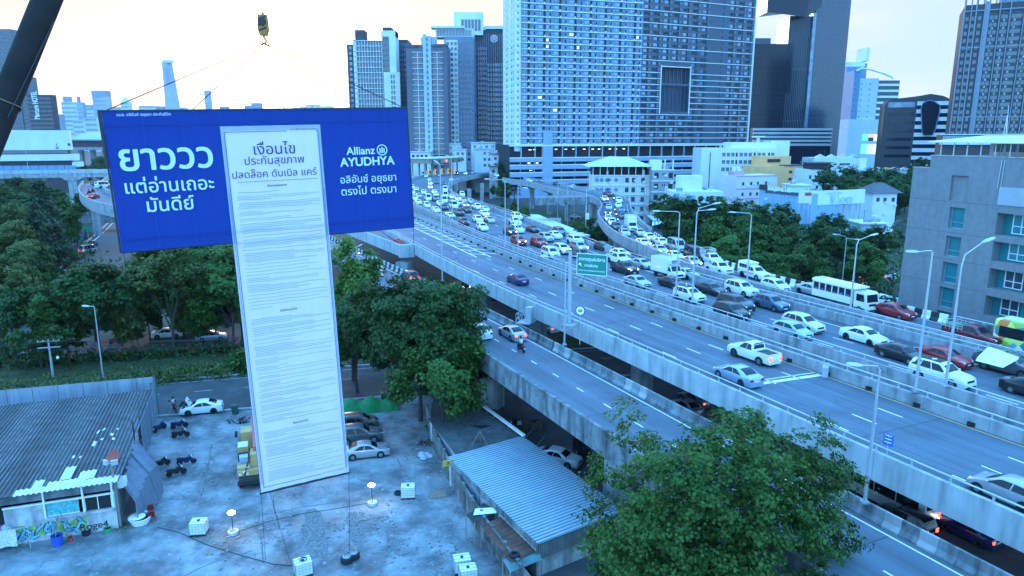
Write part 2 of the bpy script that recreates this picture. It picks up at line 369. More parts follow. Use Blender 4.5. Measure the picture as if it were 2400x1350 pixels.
# ---- terrain
m=MB();S_=7000
nG=40
m.add([(-S_+2*S_*i/nG, -300+(S_+300)*j/nG, 0) for j in range(nG+1) for i in range(nG+1)], [(j*(nG+1)+i, j*(nG+1)+i+1, (j+1)*(nG+1)+i+1, (j+1)*(nG+1)+i) for j in range(nG) for i in range(nG)])
structure('ground', m, mat('city ground', (.055, .06, .06), .95, var=.3, scale=.05, coords='World', dirt=((.03, .055, .025), .03, .48, .6)))
def sheet(name, px, z, m, ext=None):
 P=[G(u, v, z) for u, v in px]
 return structure(name, MB().poly(P), m)
# ---- decks
Z_R, Z_M, Z_J, Z_T=8.4, 10.5, 11.2, 11.5
R_near=rpath([(28.6, -28), (28.5, 30), (28.4, 60), (28.2, 95), (28, 118), (27.2, 150), (25, 185)], Z_R)
R_far=rpath([(36.8, -28), (36.7, 40), (36.5, 70), (36, 92), (35, 112), (34.2, 132), (33.2, 160), (31, 190)], Z_R)
deck('ramp_road', R_near, R_far, .35, M_ASPH)
M_near=rpath([(39.2, -30), (39.1, 20), (39.1, 60), (39.0, 80), (39.8, 101), (41.2, 126), (44.5, 170), (49, 220), (53, 260)], Z_M)
M_far=rpath([(51.3, -30), (51.3, 20), (51.3, 60), (51.8, 85), (53.1, 110), (55.6, 145), (58.4, 180), (62.5, 220), (67, 260)], Z_M)
deck('expressway_road', M_near, M_far, .3, M_ASPH)
J_near=rpath([(53.3, -30), (53.3, 20), (53.3, 60), (53.3, 88), (54.4, 109), (56.6, 136), (59.5, 158), (65, 199), (76, 245), (102, 317), (122, 354), (140, 385), (165, 430)], Z_J)
J_far=rpath([(65.4, -30), (65.4, 20), (65.4, 62), (66.2, 80), (68.4, 99), (70.3, 110), (74, 130), (79.7, 163), (84.2, 199), (90, 230), (106, 277), (125, 313), (137, 329), (158, 356), (190, 400)], Z_J)
deck('congested_expressway_road', J_near, J_far, .3, M_ASPH, 90)
T_near=rpath([(66.5, -30), (66.6, 30), (67.6, 60), (69.3, 80), (71.4, 88), (75.5, 102), (79.3, 114), (84.8, 127), (92.6, 142), (100.5, 155), (110.6, 169), (120, 186), (127.5, 207), (130.5, 229), (140, 272), (144, 306)], Z_T)
T_far=rpath([(74.4, -30), (74.2, 30), (74.3, 62), (75.6, 76), (78.8, 90), (83.8, 106), (89.5, 118), (97, 132), (103, 142), (112, 157), (126.5, 179), (135.5, 199), (140, 224), (150, 268), (154, 304)], Z_T)
deck('curved_ramp_road', T_near, T_far, .3, M_ASPH, 90)
# ---- markings
m=MB()
for o in (32.65, ):dashes(m, rpath([(o, -25), (o, 40), (o-.1, 70), (o-.4, 95), (31.2, 125), (30.5, 150)], Z_R), 1.25, 3.25, .13, start=.6)
solid(m, rpath([(36.0, -25), (35.95, 40), (35.8, 70), (35.3, 92), (34.3, 112), (33.5, 132), (32.5, 160)], Z_R));solid(m, rpath([(29.3, -25), (29.2, 40), (29.1, 70), (28.9, 110), (28, 150)], Z_R))
for o in (42.4, 45.35, 48.2):dashes(m, rpath([(o, -6.3), (o, 60), (o+.3, 85), (o+(1.0 if o>44 else .6), 110), (o+2.6, 145), (o+4.5, 180), (o+8, 220)], Z_M), 2.2, 7.4, .14)
solid(m, rpath([(39.9, -25), (39.9, 60), (40, 80), (40.7, 101), (42.2, 126), (45.5, 170)], Z_M), .1)
a=[RD(48.2, 113, Z_M), RD(51.6, 159, Z_M), RD(53.5, 182, Z_M)];b=[RD(50.5, 112, Z_M), RD(54.4, 159, Z_M), RD(56.5, 182, Z_M)]
solid(m, a, .25);solid(m, b, .25);solid(m, [RD(52.6, 113, Z_M), RD(55.6, 150, Z_M), RD(58.0, 182, Z_M)], .12)
for k in range(13):
 s=116+k*5;f=(s-112)/47
 for o0, w in ((48.2+3.4*f, 2.4+.25*f), (50.6+3.9*f, 2.0)):
  c0=[RD(o0+.15, s+1.2, Z_M), RD(o0+w*.3, s+.2, Z_M), RD(o0+w*.6, s-.2, Z_M), RD(o0+w-.15, s-2.0, Z_M)]
  solid(m, c0, .35)
solid(m, [RD(43.7, 42.4, Z_M), RD(50.7, 41.7, Z_M)], .5);solid(m, [RD(43.7, 43.1, Z_M), RD(50.7, 42.4, Z_M)], .14)
for q in (.28, .52, .76):
 a_, b_=two_edges(J_near, J_far, 160);dashes(m, [x.lerp(y, q) for x, y in zip(a_, b_)][:110], 2.4, 6, .14)
a_, b_=two_edges(J_near, J_far, 160);solid(m, [x.lerp(y, .86) for x, y in zip(a_, b_)][:90], .13);solid(m, [x.lerp(y, .05) for x, y in zip(a_, b_)][:110], .12)
solid(m, [RD(56, 20.5, Z_J), RD(64.8, 20.0, Z_J)], .5)
a_, b_=two_edges(T_near, T_far, 160);dashes(m, [x.lerp(y, .5) for x, y in zip(a_, b_)], 2.2, 6.5, .13)
solid(m, [x.lerp(y, .92) for x, y in zip(a_, b_)], .1)
structure('road_markings', m, M_LINE)
m=MB();solid(m, rpath([(50.75, -30), (50.75, 20), (50.75, 60), (51.25, 85), (52.5, 110), (55, 145), (57.8, 180)], Z_M), .14);structure('yellow_edge_line', m, M_YEL)
# long tar repairs on the deck
m=MB()
for i in range(16):
 o=random.uniform(40.5, 49);s=random.uniform(8, 90);l=random.uniform(5, 16);P=[RD(o+random.uniform(-.25, .25), s+l*k/4, Z_M) for k in range(5)];solid(m, P, random.choice((.06, .08)), .003)
for s in (18.7, 31, 65, 88):
 solid(m, [RD(39.6, s, Z_M), RD(45, s-.15, Z_M), RD(50.6, s-.3, Z_M)], .07, .003)
for s in (24, 47, 70):solid(m, [RD(29, s, Z_R), RD(36, s-.1, Z_R)], .07, .003)
structure('deck_joints', m, M_BLK)
# ---- barriers
parapet('weathered dark parapet along the near side of the motorcycle ramp', [p for p in R_near], .9, 1.25, .32, M_CONCW, rail=0, seg=12)
parapet('long pale concrete parapet and rail on the near edge of the open expressway', side(M_near, .1), 1.0, .95, .3, M_CONCP)
t=parapet('median barrier with rail beside the yellow line of the open expressway', M_far, .95, .3, .4, M_CONC, .4)
m=MB()
for p in resample(side(M_far, -.26, .2), 4.2):m.box(p, (.5, .28, .28), 0, HR)
m.build('drain_openings', M_DARK, t)
parapet('stained concrete parapet and rail on the near edge of the jammed expressway', J_near, 1.0, 1.2, .3, M_CONC, .4)
parapet('far parapet of the jammed expressway, between it and the curved ramp', J_far, .95, .9, .32, M_CONC, .4)
parapet('curving parapet of the ramp with the bus, facing the jammed lanes', T_near, .95, 1.1, .3, M_CONC, .12)
iS=min(range(len(T_far)), key=lambda i:(T_far[i]-RD(89, 117, Z_T)).length)
i0=min(range(len(T_far)), key=lambda i:(T_far[i]-RD(74.2, 44, Z_T)).length)
jersey('black and white striped barrier beyond the white bus and red car', T_far[i0:iS], M_WHT, M_BLK, .95, .95)
parapet('plain low concrete barrier below the grey office building', T_far[:i0+1], .85, .9, .25, M_CONCW, .15)
parapet('tall curved parapet on the outer bend of the far ramp', T_far[iS:], 1.0, 1.1, .3, M_CONC, .3)
iR=min(range(len(R_far)), key=lambda i:(R_far[i]-RD(35.2, 108, Z_R)).length)
jersey('faded black and white barrier past the far end of the ramp', R_far[iR:], mat('faded white paint', (.42, .44, .44), .85, var=.25, scale=2, coords='World'), mat('faded black paint', (.05, .052, .055), .85, var=.3, scale=2, coords='World'), 1.15, .9)
jersey('sooty concrete barrier with two pale blocks at intervals on the ramp far side', R_far[:iR+1], mat('pale grime paint', (.33, .35, .35), .85, var=.2, coords='World'), M_CONCW, 1.1, .95, plain=[1]*9+[0, 1, 0])
m=MB();wall_segments(m, side(R_far[:iR+1], .0, -.36), 0, .9, .3, 12);tag(m.build('edge_beam', M_CONCW), 'sooty edge beam under the far barrier of the ramp', 'beam')
# ---- stub of the unfinished branch with its red water barriers
t=thing('unfinished_ramp_stub', 'short unfinished concrete branch ending in a thick wall beside the expressway', 'ramp stub')
A=[RD(40.8, 126.6, Z_M), RD(44.4, 172, Z_M)];B=[RD(38.6, 127, Z_M), RD(37.6, 148, Z_M), RD(36.5, 172, Z_M)]
a, b=two_edges(A, B, 6);m=MB();D=Vector((0, 0, -.9));m.strip(b, a, 0);m.strip([p+D for p in a], [p+D for p in b], 1);m.build('slab', [M_ASPH, M_CONC], t)
m=MB();wall_segments(m, B, 1.0, 1.2, .3, 9);m.build('edge_wall', M_CONCP, t)
m=MB();m.bar(RD(38.3, 126.4, Z_M-.2), RD(41.2, 126.2, Z_M-.2), .8, 2.4);m.build('end_wall', M_CONCP, t)
m=MB();m.box(RD(39.7, 127.6, 4.0), (2.6, 2.2, 8), 0, HR);m.build('column', M_CONCP, t)
for k in range(9):
 p=RD(39.9+.22*k, 129+2.0*k, Z_M)
 t=thing('water_barrier', 'red plastic water barrier on the unfinished branch', 'barrier', p, HR+rad(90), 'red water barriers on the unfinished branch') if k<4 else thing('traffic_post', 'red and white traffic post in the row behind the red barriers', 'traffic post', p, 0, 'red and white posts on the unfinished branch')
 m=MB()
 if k<4:m.add([(-.9, -.25, 0), (.9, -.25, 0), (.9, .25, 0), (-.9, .25, 0), (-.85, -.1, .9), (.85, -.1, .9), (.85, .1, .9), (-.85, .1, .9)], [(0, 1, 5, 4), (1, 2, 6, 5), (2, 3, 7, 6), (3, 0, 4, 7), (4, 5, 6, 7)]);m.build('shell', M_RED, t)
 else :m.lathe([(.2, 0), (.2, .05), (.07, .08), (.07, .5), (.07, .5), (.07, .7), (.07, .95)], 8);m.build('post', M_RED, t);b2=MB().lathe([(.074, .5), (.074, .7)], 8);b2.build('white_band', M_WHT, t)
# ---- piers
for k, (o, s)in enumerate([(32.6, 72), (32.6, 46), (32.4, 20), (32.2, 98), (31.5, 124)]):
 p=RD(o, s);pier(p.x, p.y, Z_R-1.45, 2.4, 1.8, 5.5, HR, f'dark concrete pier under the motorcycle ramp, number {k}' if 0 else ['stout pier under the ramp beside the junk yard behind the tree', 'pier under the ramp beside the parked white sedan', 'pier under the ramp hidden by the nearest tree', 'pier under the ramp behind the broad tree', 'farthest pier under the ramp near its left end'][k], 'piers under the ramp')
for k, s in enumerate((10, 36, 62, 88, 112)):
 for o in (46.5, ):
  p=RD(o+(0 if s<80 else (s-80)*.08), s);pier(p.x, p.y, Z_M-1.4, 2.2, 2.0, 7, HR, 'thick column in the dark under the open expressway', 'columns under the open expressway')
  q=RD(59.5+(0 if s<90 else 2), s+3);pier(q.x, q.y, Z_J-1.4, 2.2, 2.0, 7, HR, 'column hidden under the jammed expressway', 'columns under the jammed expressway')
def piers_on(A, B, idx, lab, grp, zt):
 a, b=two_edges(A, B, 100)
 for i in idx:
  c=a[i].lerp(b[i], .5);d=b[i]-a[i];pier(c.x, c.y, zt-1.4, 1.9, 1.5, 6.5, math.atan2(d.y, d.x), lab, grp)
piers_on(T_near, T_far, (42, 50, 57, 64, 71, 78, 85, 92), 'pale concrete pier holding up the far curved ramp', 'piers of the far curved ramp', Z_T)
for k, (u, v)in enumerate([(1068, 470), (1100, 488), (1130, 470), (1151, 452)]):
 p=G(u, v, 3.0);pier(p.x, p.y, Z_J-.4, 1.7, 1.7, 0, 0, 'tall square column under the edge of the toll plaza', 'columns under the toll plaza edge')
# ---- street level
m=MB();m.poly([RD(37.8, -30, .01), RD(56.5, -30, .01), RD(56.5, 260, .01), RD(37.8, 260, .01)]);structure('lower_street', m, M_ASPH2)
m=MB()
for o in (44.5, 48, 51.8):dashes(m, [RD(o, -20, .012), RD(o, 160, .012)], 2.6, 5.5, .12)
solid(m, [RD(41, -25, .012), RD(41, 200, .012)], .12);structure('lower_street_markings', m, mat('worn road paint', (.4, .41, .42), .8, var=.3, coords='World'))
m=MB();wall_segments(m, [RD(37.6, -30, 0), RD(37.6, 200, 0)], .18, .02, .3, 30);structure('kerb', m, M_CONC)
# gratings seen in the gap
for k, s in enumerate((70.5, 90.5, 41)):
 g=MB()
 for j in range(9):g.bar(RD(40.4, s+j*.55, .14), RD(43.4, s+j*.55-.3, .14), .28, .06)
 g.bar(RD(40.4, s-.3, .07), RD(40.4, s+4.7, .07), .1, .1);g.bar(RD(43.4, s-.6, .07), RD(43.4, s+4.4, .07), .1, .1)
 tag(g.build('drain_grating', mat('dark steel', (.09, .1, .1), .6, .4)), ['dark slatted steel grating between ramp and expressway by the service basket', 'dark slatted steel grating in the gap by the queueing cars', 'dark slatted steel grating in the gap near the parked dark sedans'][k], 'grating', 'slatted gratings in the gap between the roads')
X_st=.02
def street(name, L, R, z, m):structure(name, MB().poly([G(u, v, z) for u, v in L]+[G(u, v, z) for u, v in R[::-1]]), m)
# street behind the lot and the avenue beyond the verge (headings measured on the kerbs)
a, b=Vector((-70, 67.5, X_st)), Vector((60, 100.5, X_st))
m=MB();m.poly([(-150, 48, .02), (70, 104, .02), (66, 116, .02), (-154, 60, .02)]);structure('side_street', m, M_ASPH2)
m=MB();dashes(m, [Vector((-150, 55.5, .024)), Vector((68, 111.5, .024))], 2.2, 4, .12);solid(m, [Vector((-153, 58.9, .024)), Vector((66, 115, .024))], .12);structure('side_street_markings', m, MATS['worn road paint'])
m=MB();wall_segments(m, [Vector((-150, 47.8, 0)), Vector((70, 103.8, 0))], .16, .02, .35, 12);structure('kerb', m, M_CONC)
m=MB();wall_segments(m, [Vector((-154, 60.2, 0)), Vector((66, 116.2, 0))], .16, .02, .35, 12);structure('kerb', m, M_CONC)
m=MB();m.poly([(-160, 71, .02), (70, 131, .02), (66, 142, .02), (-164, 82, .02)]);structure('avenue', m, M_ASPH2)
m=MB();dashes(m, [Vector((-160, 76.5, .024)), Vector((68, 136.5, .024))], 2.2, 4, .12);structure('avenue_markings', m, MATS['worn road paint'])
m=MB();m.poly([(-154, 60.3, .03), (66, 116.3, .03), (70, 130.8, .03), (-160, 70.8, .03)]);structure('verge', m, mat('grass verge', (.035, .065, .02), .95, var=.4, scale=.6, coords='World', bump=.4, dirt=((.07, .06, .04), .4, .5, .7)))
m=MB();wall_segments(m, [Vector((-160, 70.9, 0)), Vector((70, 130.9, 0))], .16, .02, .3, 12);structure('kerb', m, M_CONC)
# slip road curving away under the flyover
SL=smooth_path([G(60, 740, .02), G(128, 668, .02), G(150, 625, .02), G(195, 580, .02), G(236, 545, .02), G(262, 520, .02), G(290, 500, .02)], 6)
SRr=smooth_path([G(200, 745, .02), G(245, 680, .02), G(285, 620, .02), G(325, 575, .02), G(345, 545, .02), G(352, 520, .02), G(350, 500, .02)], 6)
a, b=two_edges(SL, SRr, 30);structure('slip_road', MB().strip(a, b), mat('slip road asphalt', (.085, .088, .092), .85, var=.15, scale=.4, coords='World'))
m=MB();solid(m, side(a, .8, .006), .3);solid(m, [p.lerp(q, .5)+Vector((0, 0, .006)) for p, q in zip(a, b)][18:], .3);structure('slip_road_markings', m, M_LINE)
m=MB();P=resample(side(a, -.6), 1.0)
t=thing('kerb_stones', 'red and white kerb stones along the slip road', 'kerb');k_=MB()
for i, (p, q)in enumerate(zip(P[:-1], P[1:])):
 if i%1==0:k_.bar(p+Vector((0, 0, .2)), p.lerp(q, .96)+Vector((0, 0, .2)), .3, .45, i%2)
k_.build('blocks', [M_WHT, M_RED], t)
# ================================================================== TOWERS AND BUILDINGS
def bld(name, label, cat, fr, group=None):
 t=thing(name, label, cat, fr[0], fr[1], group);return t
def body(t, w, d, z0, z1, m, x0=0., y0=0., name='wall'):
 return MB().bx(x0, x0+w, y0, y0+d, z0, z1).build(name, m, t)
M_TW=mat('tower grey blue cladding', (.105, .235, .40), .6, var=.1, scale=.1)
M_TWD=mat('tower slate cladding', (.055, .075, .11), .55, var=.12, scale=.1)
M_TWW=mat('tower white render', (.66, .70, .72), .7, var=.08, scale=.2)
M_TWB=mat('tower dark brown cladding', (.045, .042, .052), .6, var=.12, scale=.1)
M_SLAB=mat('white slab edge', (.70, .73, .75), .7, var=.06, scale=.2)
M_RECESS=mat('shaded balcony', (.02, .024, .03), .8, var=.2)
# --- the great slab block
fr=bframe(1221, 1497, 372, 392);t=bld('apartment_tower', 'huge pale blue apartment slab with white floor bands above a parking podium', 'tower', fr);w=fr[2]
FH=3.12;Z0=27.5;NF=31;D1=24;ZT=Z0+NF*FH
body(t, w, D1, Z0, ZT, M_TW)
# darker wing, turned a little, standing further right
a=hz(1497, 392);b_=hz(1752, 424);d=b_-a;ang2=math.atan2(d.y, d.x)-fr[1];w2=math.hypot(d.x, d.y)
Rw=Matrix.Translation((w, 0, 0))@Matrix.Rotation(ang2, 4, 'Z')
mb=MB();mb.T=Rw
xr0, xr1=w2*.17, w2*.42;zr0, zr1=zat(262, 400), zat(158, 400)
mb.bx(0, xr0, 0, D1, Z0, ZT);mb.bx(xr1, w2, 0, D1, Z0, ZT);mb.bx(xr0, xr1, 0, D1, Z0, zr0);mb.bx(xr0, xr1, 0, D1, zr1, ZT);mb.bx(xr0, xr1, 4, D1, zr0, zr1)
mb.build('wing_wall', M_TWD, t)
mb=MB();mb.T=Rw
for k in range(7):mb.box((xr0+(k+.5)*(xr1-xr0)/7, 2, (zr0+zr1)/2), (.5, .6, zr1-zr0))
mb.box(((xr0+xr1)/2, .4, zr0+(zr1-zr0)*.62), (xr1-xr0, .8, 1.2));mb.build('sky_terrace', M_TWD, t)
mb=MB();mb.T=Rw
for x in (xr0-.3, xr1+.3):mb.box((x, -.3, (zr0+zr1)/2), (.4, .6, zr1-zr0+2))
mb.box(((xr0+xr1)/2, -.3, zr1+.3), (xr1-xr0+1, .6, .4));mb.box((w2-.3, -.3, (Z0+ZT)/2), (.7, .8, ZT-Z0));mb.build('white_frame', M_SLAB, t)
mb=MB()
for f in range(NF+1):mb.bx(.15, w-.1, -.55, .3, Z0+f*FH-.22, Z0+f*FH+.16)
mb.build('floor_band', M_SLAB, t)
mb=MB();mb.T=Rw
for f in range(NF+1):
 z=Z0+f*FH
 if f%2==0 or f<12:
  for x0, x1 in ((.1, xr0-.8), (xr1+.8, w2-.7)) if zr0-1<z<zr1+1 else ((.1, w2-.7), ):mb.bx(x0, x1, -.3, .3, z-.1, z+.2)
mb.build('wing_floor_band', M_SLAB, t)
# end face with small windows, its light from the left put in as white render
mb=MB();mb.bx(-2.6, 0, .4, D1-1, 24, ZT+1.5);mb.build('end_wall', M_TWW, t)
wins=[];rec=[];pale=[]
rng=random.Random(3)
nb=int(w//7.6);bw=w/nb
for f in range(NF):
 z=Z0+f*FH+1.55
 for k in range(nb):
  x=k*bw
  (pale if rng.random()<.6 else wins).append((x+1.7, z+.1, 2.5, 1.5));rec.append((x+3.9, z, 1.2, 2.3));(pale if rng.random()<.5 else wins).append((x+5.5, z+.1, 1.4, 1.6));rec.append((x+7.0, z-.3, .7, 1.7))
window_set(t, pale, M_WINP);window_set(t, wins, M_WIN, cap=0);
mb=MB()
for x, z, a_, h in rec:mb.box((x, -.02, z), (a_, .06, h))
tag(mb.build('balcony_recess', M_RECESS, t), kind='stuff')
mb=MB()
for f in range(0, NF):
 for k in range(nb):
  for q in (1.7, ):mb.box((k*bw+q, -.1, Z0+f*FH+1.65), (.1, .06, 1.5));mb.box((k*bw+q, -.1, Z0+f*FH+1.9), (2.5, .06, .08))
tag(mb.build('window_bars', M_SLAB, t), kind='stuff')
mb=MB();mb.T=Rw;m2=MB();m2.T=Rw;m3=MB();m3.T=Rw
nb2=int(w2//6.2);bw2=w2/nb2
for f in range(NF):
 z=Z0+f*FH+1.55
 for k in range(nb2):
  x=k*bw2
  if xr0-3<x+2<xr1+.5 and zr0-2<z<zr1+2:continue
  if w2*.58<x+2<w2*.76:
   if k%2==0:m2.box((x+2.6, -.02, z), (.6, .06, 1.3))
   continue
  mb.box((x+1.8, -.04, z+.1), (2.2, .08, 1.4)) if rng.random()<.45 else m2.box((x+1.8, -.04, z+.1), (2.2, .06, 1.4));m2.box((x+3.7, -.02, z), (1.0, .06, 2.3));m3.box((x+5.0, -.04, z+.1), (.9, .08, 1.3))
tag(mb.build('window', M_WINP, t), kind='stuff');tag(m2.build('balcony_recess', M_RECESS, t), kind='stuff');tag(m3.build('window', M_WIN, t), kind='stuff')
mb=MB()
for f in range(NF+1):
 for y in (5, 8, 14, 17):mb.box((-2.64, y, Z0+f*FH+1.4), (.08, .8, 1.5))
 for x in (-1.9, -1.2):mb.box((x, .36, Z0+f*FH+1.4), (.35, .08, 1.4))
tag(mb.build('end_window', M_WIN, t), kind='stuff')
mb=MB()
for f in range(NF+1):mb.bx(-2.75, 0, .25, D1-.8, Z0+f*FH-.1, Z0+f*FH+.12)
tag(mb.build('end_wall_joint', M_SLAB, t), kind='stuff')
mb=MB();rl=random.Random(14);[mb.box((x, -.1, z), (a_*.8, .06, h*.8)) for x, z, a_, h in rl.sample(pale, 9)];tag(mb.build('lit_window', mat('lit room', (.8, .6, .35), emit=(1, .75, .45), es=.5, var=0), t), kind='stuff')
mb=MB();[mb.box((x+rl.uniform(-.3, .3), -.12, z-.95), (.7, .25, .55)) for x, z, a_, h in rl.sample(rec, 260)];tag(mb.build('air_conditioner', M_SLAB, t), kind='stuff')
# parking podium: dark open decks between blue bands, lamps inside
mb=MB();mb.bx(-5, w+1, 3.5, D1, 0, Z0-.3);mb.T=Rw;mb.bx(0, w2+3, 3.5, D1, 0, Z0-.3);mb.build('parking_core', M_RECESS, t)
mb=MB();zs=[(0, 5.4), (7.0, 9.4), (10.9, 13.3), (14.8, 17.2), (18.6, 20.9)]
for T_ in (None, Rw):
 mb.T=T_
 for z0, z1 in zs:mb.bx(-6 if T_ is None else 0, (w if T_ is None else w2+3), -.8, .4, z0, z1)
mb.build('parking_band', [mat('parking band paint', (.26, .36, .48), .7, var=.08, scale=.2)], t)
mb=MB()
for T_ in (None, Rw):
 mb.T=T_
 for z0, z1 in zs[1:]:mb.bx(-6.2 if T_ is None else 0, (w if T_ is None else w2+3), -.95, -.8, z1-.45, z1)
 mb.bx(-6.2 if T_ is None else 0, (w if T_ is None else w2+3), -1.1, 1, Z0-1.0, Z0-.3)
mb.build('parking_slab_edge', M_SLAB, t)
mb=MB()
for T_, ww in ((None, w), (Rw, w2+3)):
 mb.T=T_
 for k in range(int(ww/7.6)+1):mb.bx(k*7.6-.25, k*7.6+.25, -.6, .2, 20.9, Z0-1)
 for k in range(int(ww/7.6)+1):mb.bx(k*7.6-.2, k*7.6+.2, .5, 1.2, 5.4, 21)
mb.T=None;mb.bx(11.6, 17.2, -1.0, 1, 0, Z0-1);mb.bx(11.9, 16.9, -1.0, 1, Z0-1, Z0+7);mb.build('parking_column', MATS['parking band paint'], t)
mb=MB()
for k in range(9):mb.box((20+k*5+rng.uniform(-1, 1), 1.8, Z0-2.6), (1.3, .3, .12))
for x, z in ((5.5, Z0-2.8), (8, Z0-2.7), (5, 17.9), (9.5, 17.9), (39, 17.9), (6, 14.1)):mb.box((x, 1.8, z), (1.4, .3, .14))
mb.build('parking_lamp', mat('lit tube', (.9, .9, .8), emit=(1, .93, .8), es=3.5), t)
# --- group of towers to its left
def grid_tower(name, label, uL, uR, y, vtop, m_wall, z0=0., depth=18., fh=3.1, cols=None, wm=None, ww=.6, wh=.55, yR=None, bands=None, fins=None, group=None, cap=100):
 fr=bframe(uL, uR, y, yR);t=bld(name, label, 'tower', fr, group);zt=zat(vtop, y);body(t, fr[2], depth, z0, zt, m_wall)
 nfl=int((zt-14)/fh)
 if cols:
  w=[];cw=fr[2]/cols
  for f in range(nfl):
   for k in range(cols):w.append(((k+.5)*cw, zt-1.2-(f+.5)*fh, cw*ww, fh*wh))
  window_set(t, w, wm or M_WIN, cap=cap, low_first=False)
 if bands:
  b=MB()
  for f in range(nfl+1):b.bx(0, fr[2], -.25, .1, zt-f*fh-bands, zt-f*fh-.02)
  tag(b.build('floor_band', M_SLAB, t), kind='stuff')
 if fins:
  b=MB()
  for k in range(fins+1):b.bx(fr[2]*k/fins-.18, fr[2]*k/fins+.18, -.5, .1, z0, zt)
  b.build('vertical_fin', mat('aluminium fin', (.45, .48, .5), .5, .3, var=0), t)
 return t, fr, zt
# condo with the balcony grid
t, fr, zt=grid_tower('condominium_tower', 'condominium tower with a square white balcony grid and a white corner block', 838, 931, 452, 95, M_TWD, depth=22)
w=fr[2];b=MB();n=int(zt/3.1)
xg=w*.70
for i in range(11):b.bx(xg*i/10-.12, xg*i/10+.12, -.9, .1, 10, zt)
for f in range(n-3):b.bx(0, xg, -1.0, .1, zt-f*3.1-.35, zt-f*3.1)
tag(b.build('balcony_grid', M_SLAB, t), kind='stuff')
window_set(t, [(xg*(i+.5)/10, zt-f*3.1-1.75, xg/10*.78, 1.9) for f in range(n-4) for i in range(10)], M_WIN, low_first=False)
b=MB();b.bx(0, w*.06, -1.0, .6, 8, zt+.6);b.bx(w*.88, w*1.04, -.6, 12, 0, zat(72, 452));b.bx(w*.69, w*1.04, -.62, 10, zat(86, 452), zat(72, 452));b.bx(w*.74, w*1.13, -3.4, -1.1, 0, zat(170, 452));b.build('white_block', M_TWW, t)
b=MB();b.bx(w*.71, w*.88, -.2, 1, 30, zat(87, 452));b.build('glazed_bay', M_WIN, t)
b=MB();[b.bx(w*.71, w*.88, -.26, -.2, 30+k*3.1, 30.4+k*3.1) for k in range(20)];tag(b.build('glazed_bay_bar', M_TWD, t), kind='stuff')
b=MB()
for k in range(15):
 for x in (w*.93, w*.99):b.bx(x-.5, x+.5, -3.46, -3.38, zat(176, 452)-k*3.1-2.3, zat(176, 452)-k*3.1)
b.build('slit_window', M_WIN, t)
b=MB();b.bx(-4.5, -.1, 1.5, 20, 0, zt-2);b.build('end_wall', M_TWB, t)
b=MB();[b.bx(-3.2, -1.6, 1.4, 1.5, zt-5-k*3.1, zt-3.2-k*3.1) for k in range(24)];tag(b.build('end_window', M_WINP, t), kind='stuff')
b=MB();b.bx(w*.02, w*.25, 3, 12, zt, zt+6.5);b.bx(w*.7, w*.92, 4, 14, zat(72, 452), zat(62, 452))
for k in range(16):b.bx(w*(.02+.058*k), w*(.03+.058*k), 4, 4.4, zt, zt+8+(k%3))
b.build('roof_plant', M_TWB, t)
grid_tower('condominium_tower', 'narrow dark tower between the white grid tower and the grey balcony tower', 931, 962, 470, 93, M_TWB, cols=6, wm=M_WINP, ww=.35, wh=.45)
t, fr, zt=grid_tower('condominium_tower', 'grey tower with white crossed balconies beside a white central column of windows', 957, 1051, 430, 105, mat('tower mauve grey', (.12, .125, .155), .65, var=.1, scale=.1), depth=24)
w=fr[2];b=MB();n=int((zt-12)/3.05)
for x0, x1 in ((.17, .40), (.64, .88)):
 for f in range(n):b.bx(w*x0-.5, w*x1+.5, -.7, .1, zt-4-f*3.05-.3, zt-4-f*3.05)
 b.bx(w*(x0+x1)/2-.15, w*(x0+x1)/2+.15, -.6, .1, 14, zt-4)
tag(b.build('balcony_bar', M_SLAB, t), kind='stuff')
window_set(t, [(w*(x0+(x1-x0)*q), zt-4-f*3.05-1.7, w*.1, 2.0) for f in range(n-1) for x0, x1 in ((.17, .40), (.64, .88)) for q in (.26, .74)], M_WIN, low_first=False)
b=MB();b.bx(w*.42, w*.50, -.9, 1, 12, zat(80, 430));b.bx(w*.545, w*.62, -.9, 1, 12, zat(84, 430));b.bx(w*.42, w*.62, -.5, 1, 12, zat(84, 430));b.bx(w*.36, w*.7, 4, 16, zt, zat(84, 430));b.build('white_column', mat('tower pale blue render', (.42, .52, .60), .7, var=.08, scale=.2), t)
window_set(t, [(w*.522, zt+3-f*3.05, w*.045, 1.7, -.55) for f in range(n)], M_WIN, cap=30)
b=MB();b.bx(-.6, w*.34, -.8, 10, zt-1.2, zt);b.bx(w*.68, w, -.8, 10, zt-.8, zt+.4);b.build('roof_slab', M_TWD, t)
t, fr, zt=grid_tower('condominium_tower', 'pale window-grid tower with a planted roof between grey and purple towers', 1045, 1112, 452, 86, mat('tower blue grey', (.16, .22, .30), .6, var=.1, scale=.1), depth=24)
w=fr[2];n=int((zt-12)/3.1)
b=MB();b.bx(w*.06, w*.46, -.5, .2, 12, zt-2);b.build('white_grid_bay', M_TWW, t)
window_set(t, [(w*x, zt-4-f*3.1, w*.085, 1.8, -.54) for f in range(n) for x in (.13, .26, .39)], M_WIN, low_first=False)
window_set(t, [(w*x, zt-4-f*3.1, w*.07, 1.6) for f in range(n) for x in (.56, .67, .78, .9)], M_WIN, cap=0)
b=MB();b.bx(-w*.3, w*1.0, 2, 14, zt, zt+5);b.bx(-w*.45, w*.7, -.3, 8, zt+5, zt+6.2);b.build('roof_terrace', M_TWW, t)
b=MB();[b.bx(-w*.25+k*w*.05, -w*.25+k*w*.05+.5, 1.8, 2, zt+.6, zt+4.4) for k in range(24)];b.build('terrace_window', M_WIN, t)
t, fr, zt=grid_tower('condominium_tower', 'dark purple-brown tower with a white roof edge and thin vertical stripes', 1097, 1206, 480, 68, M_TWB, depth=30)
w=fr[2]
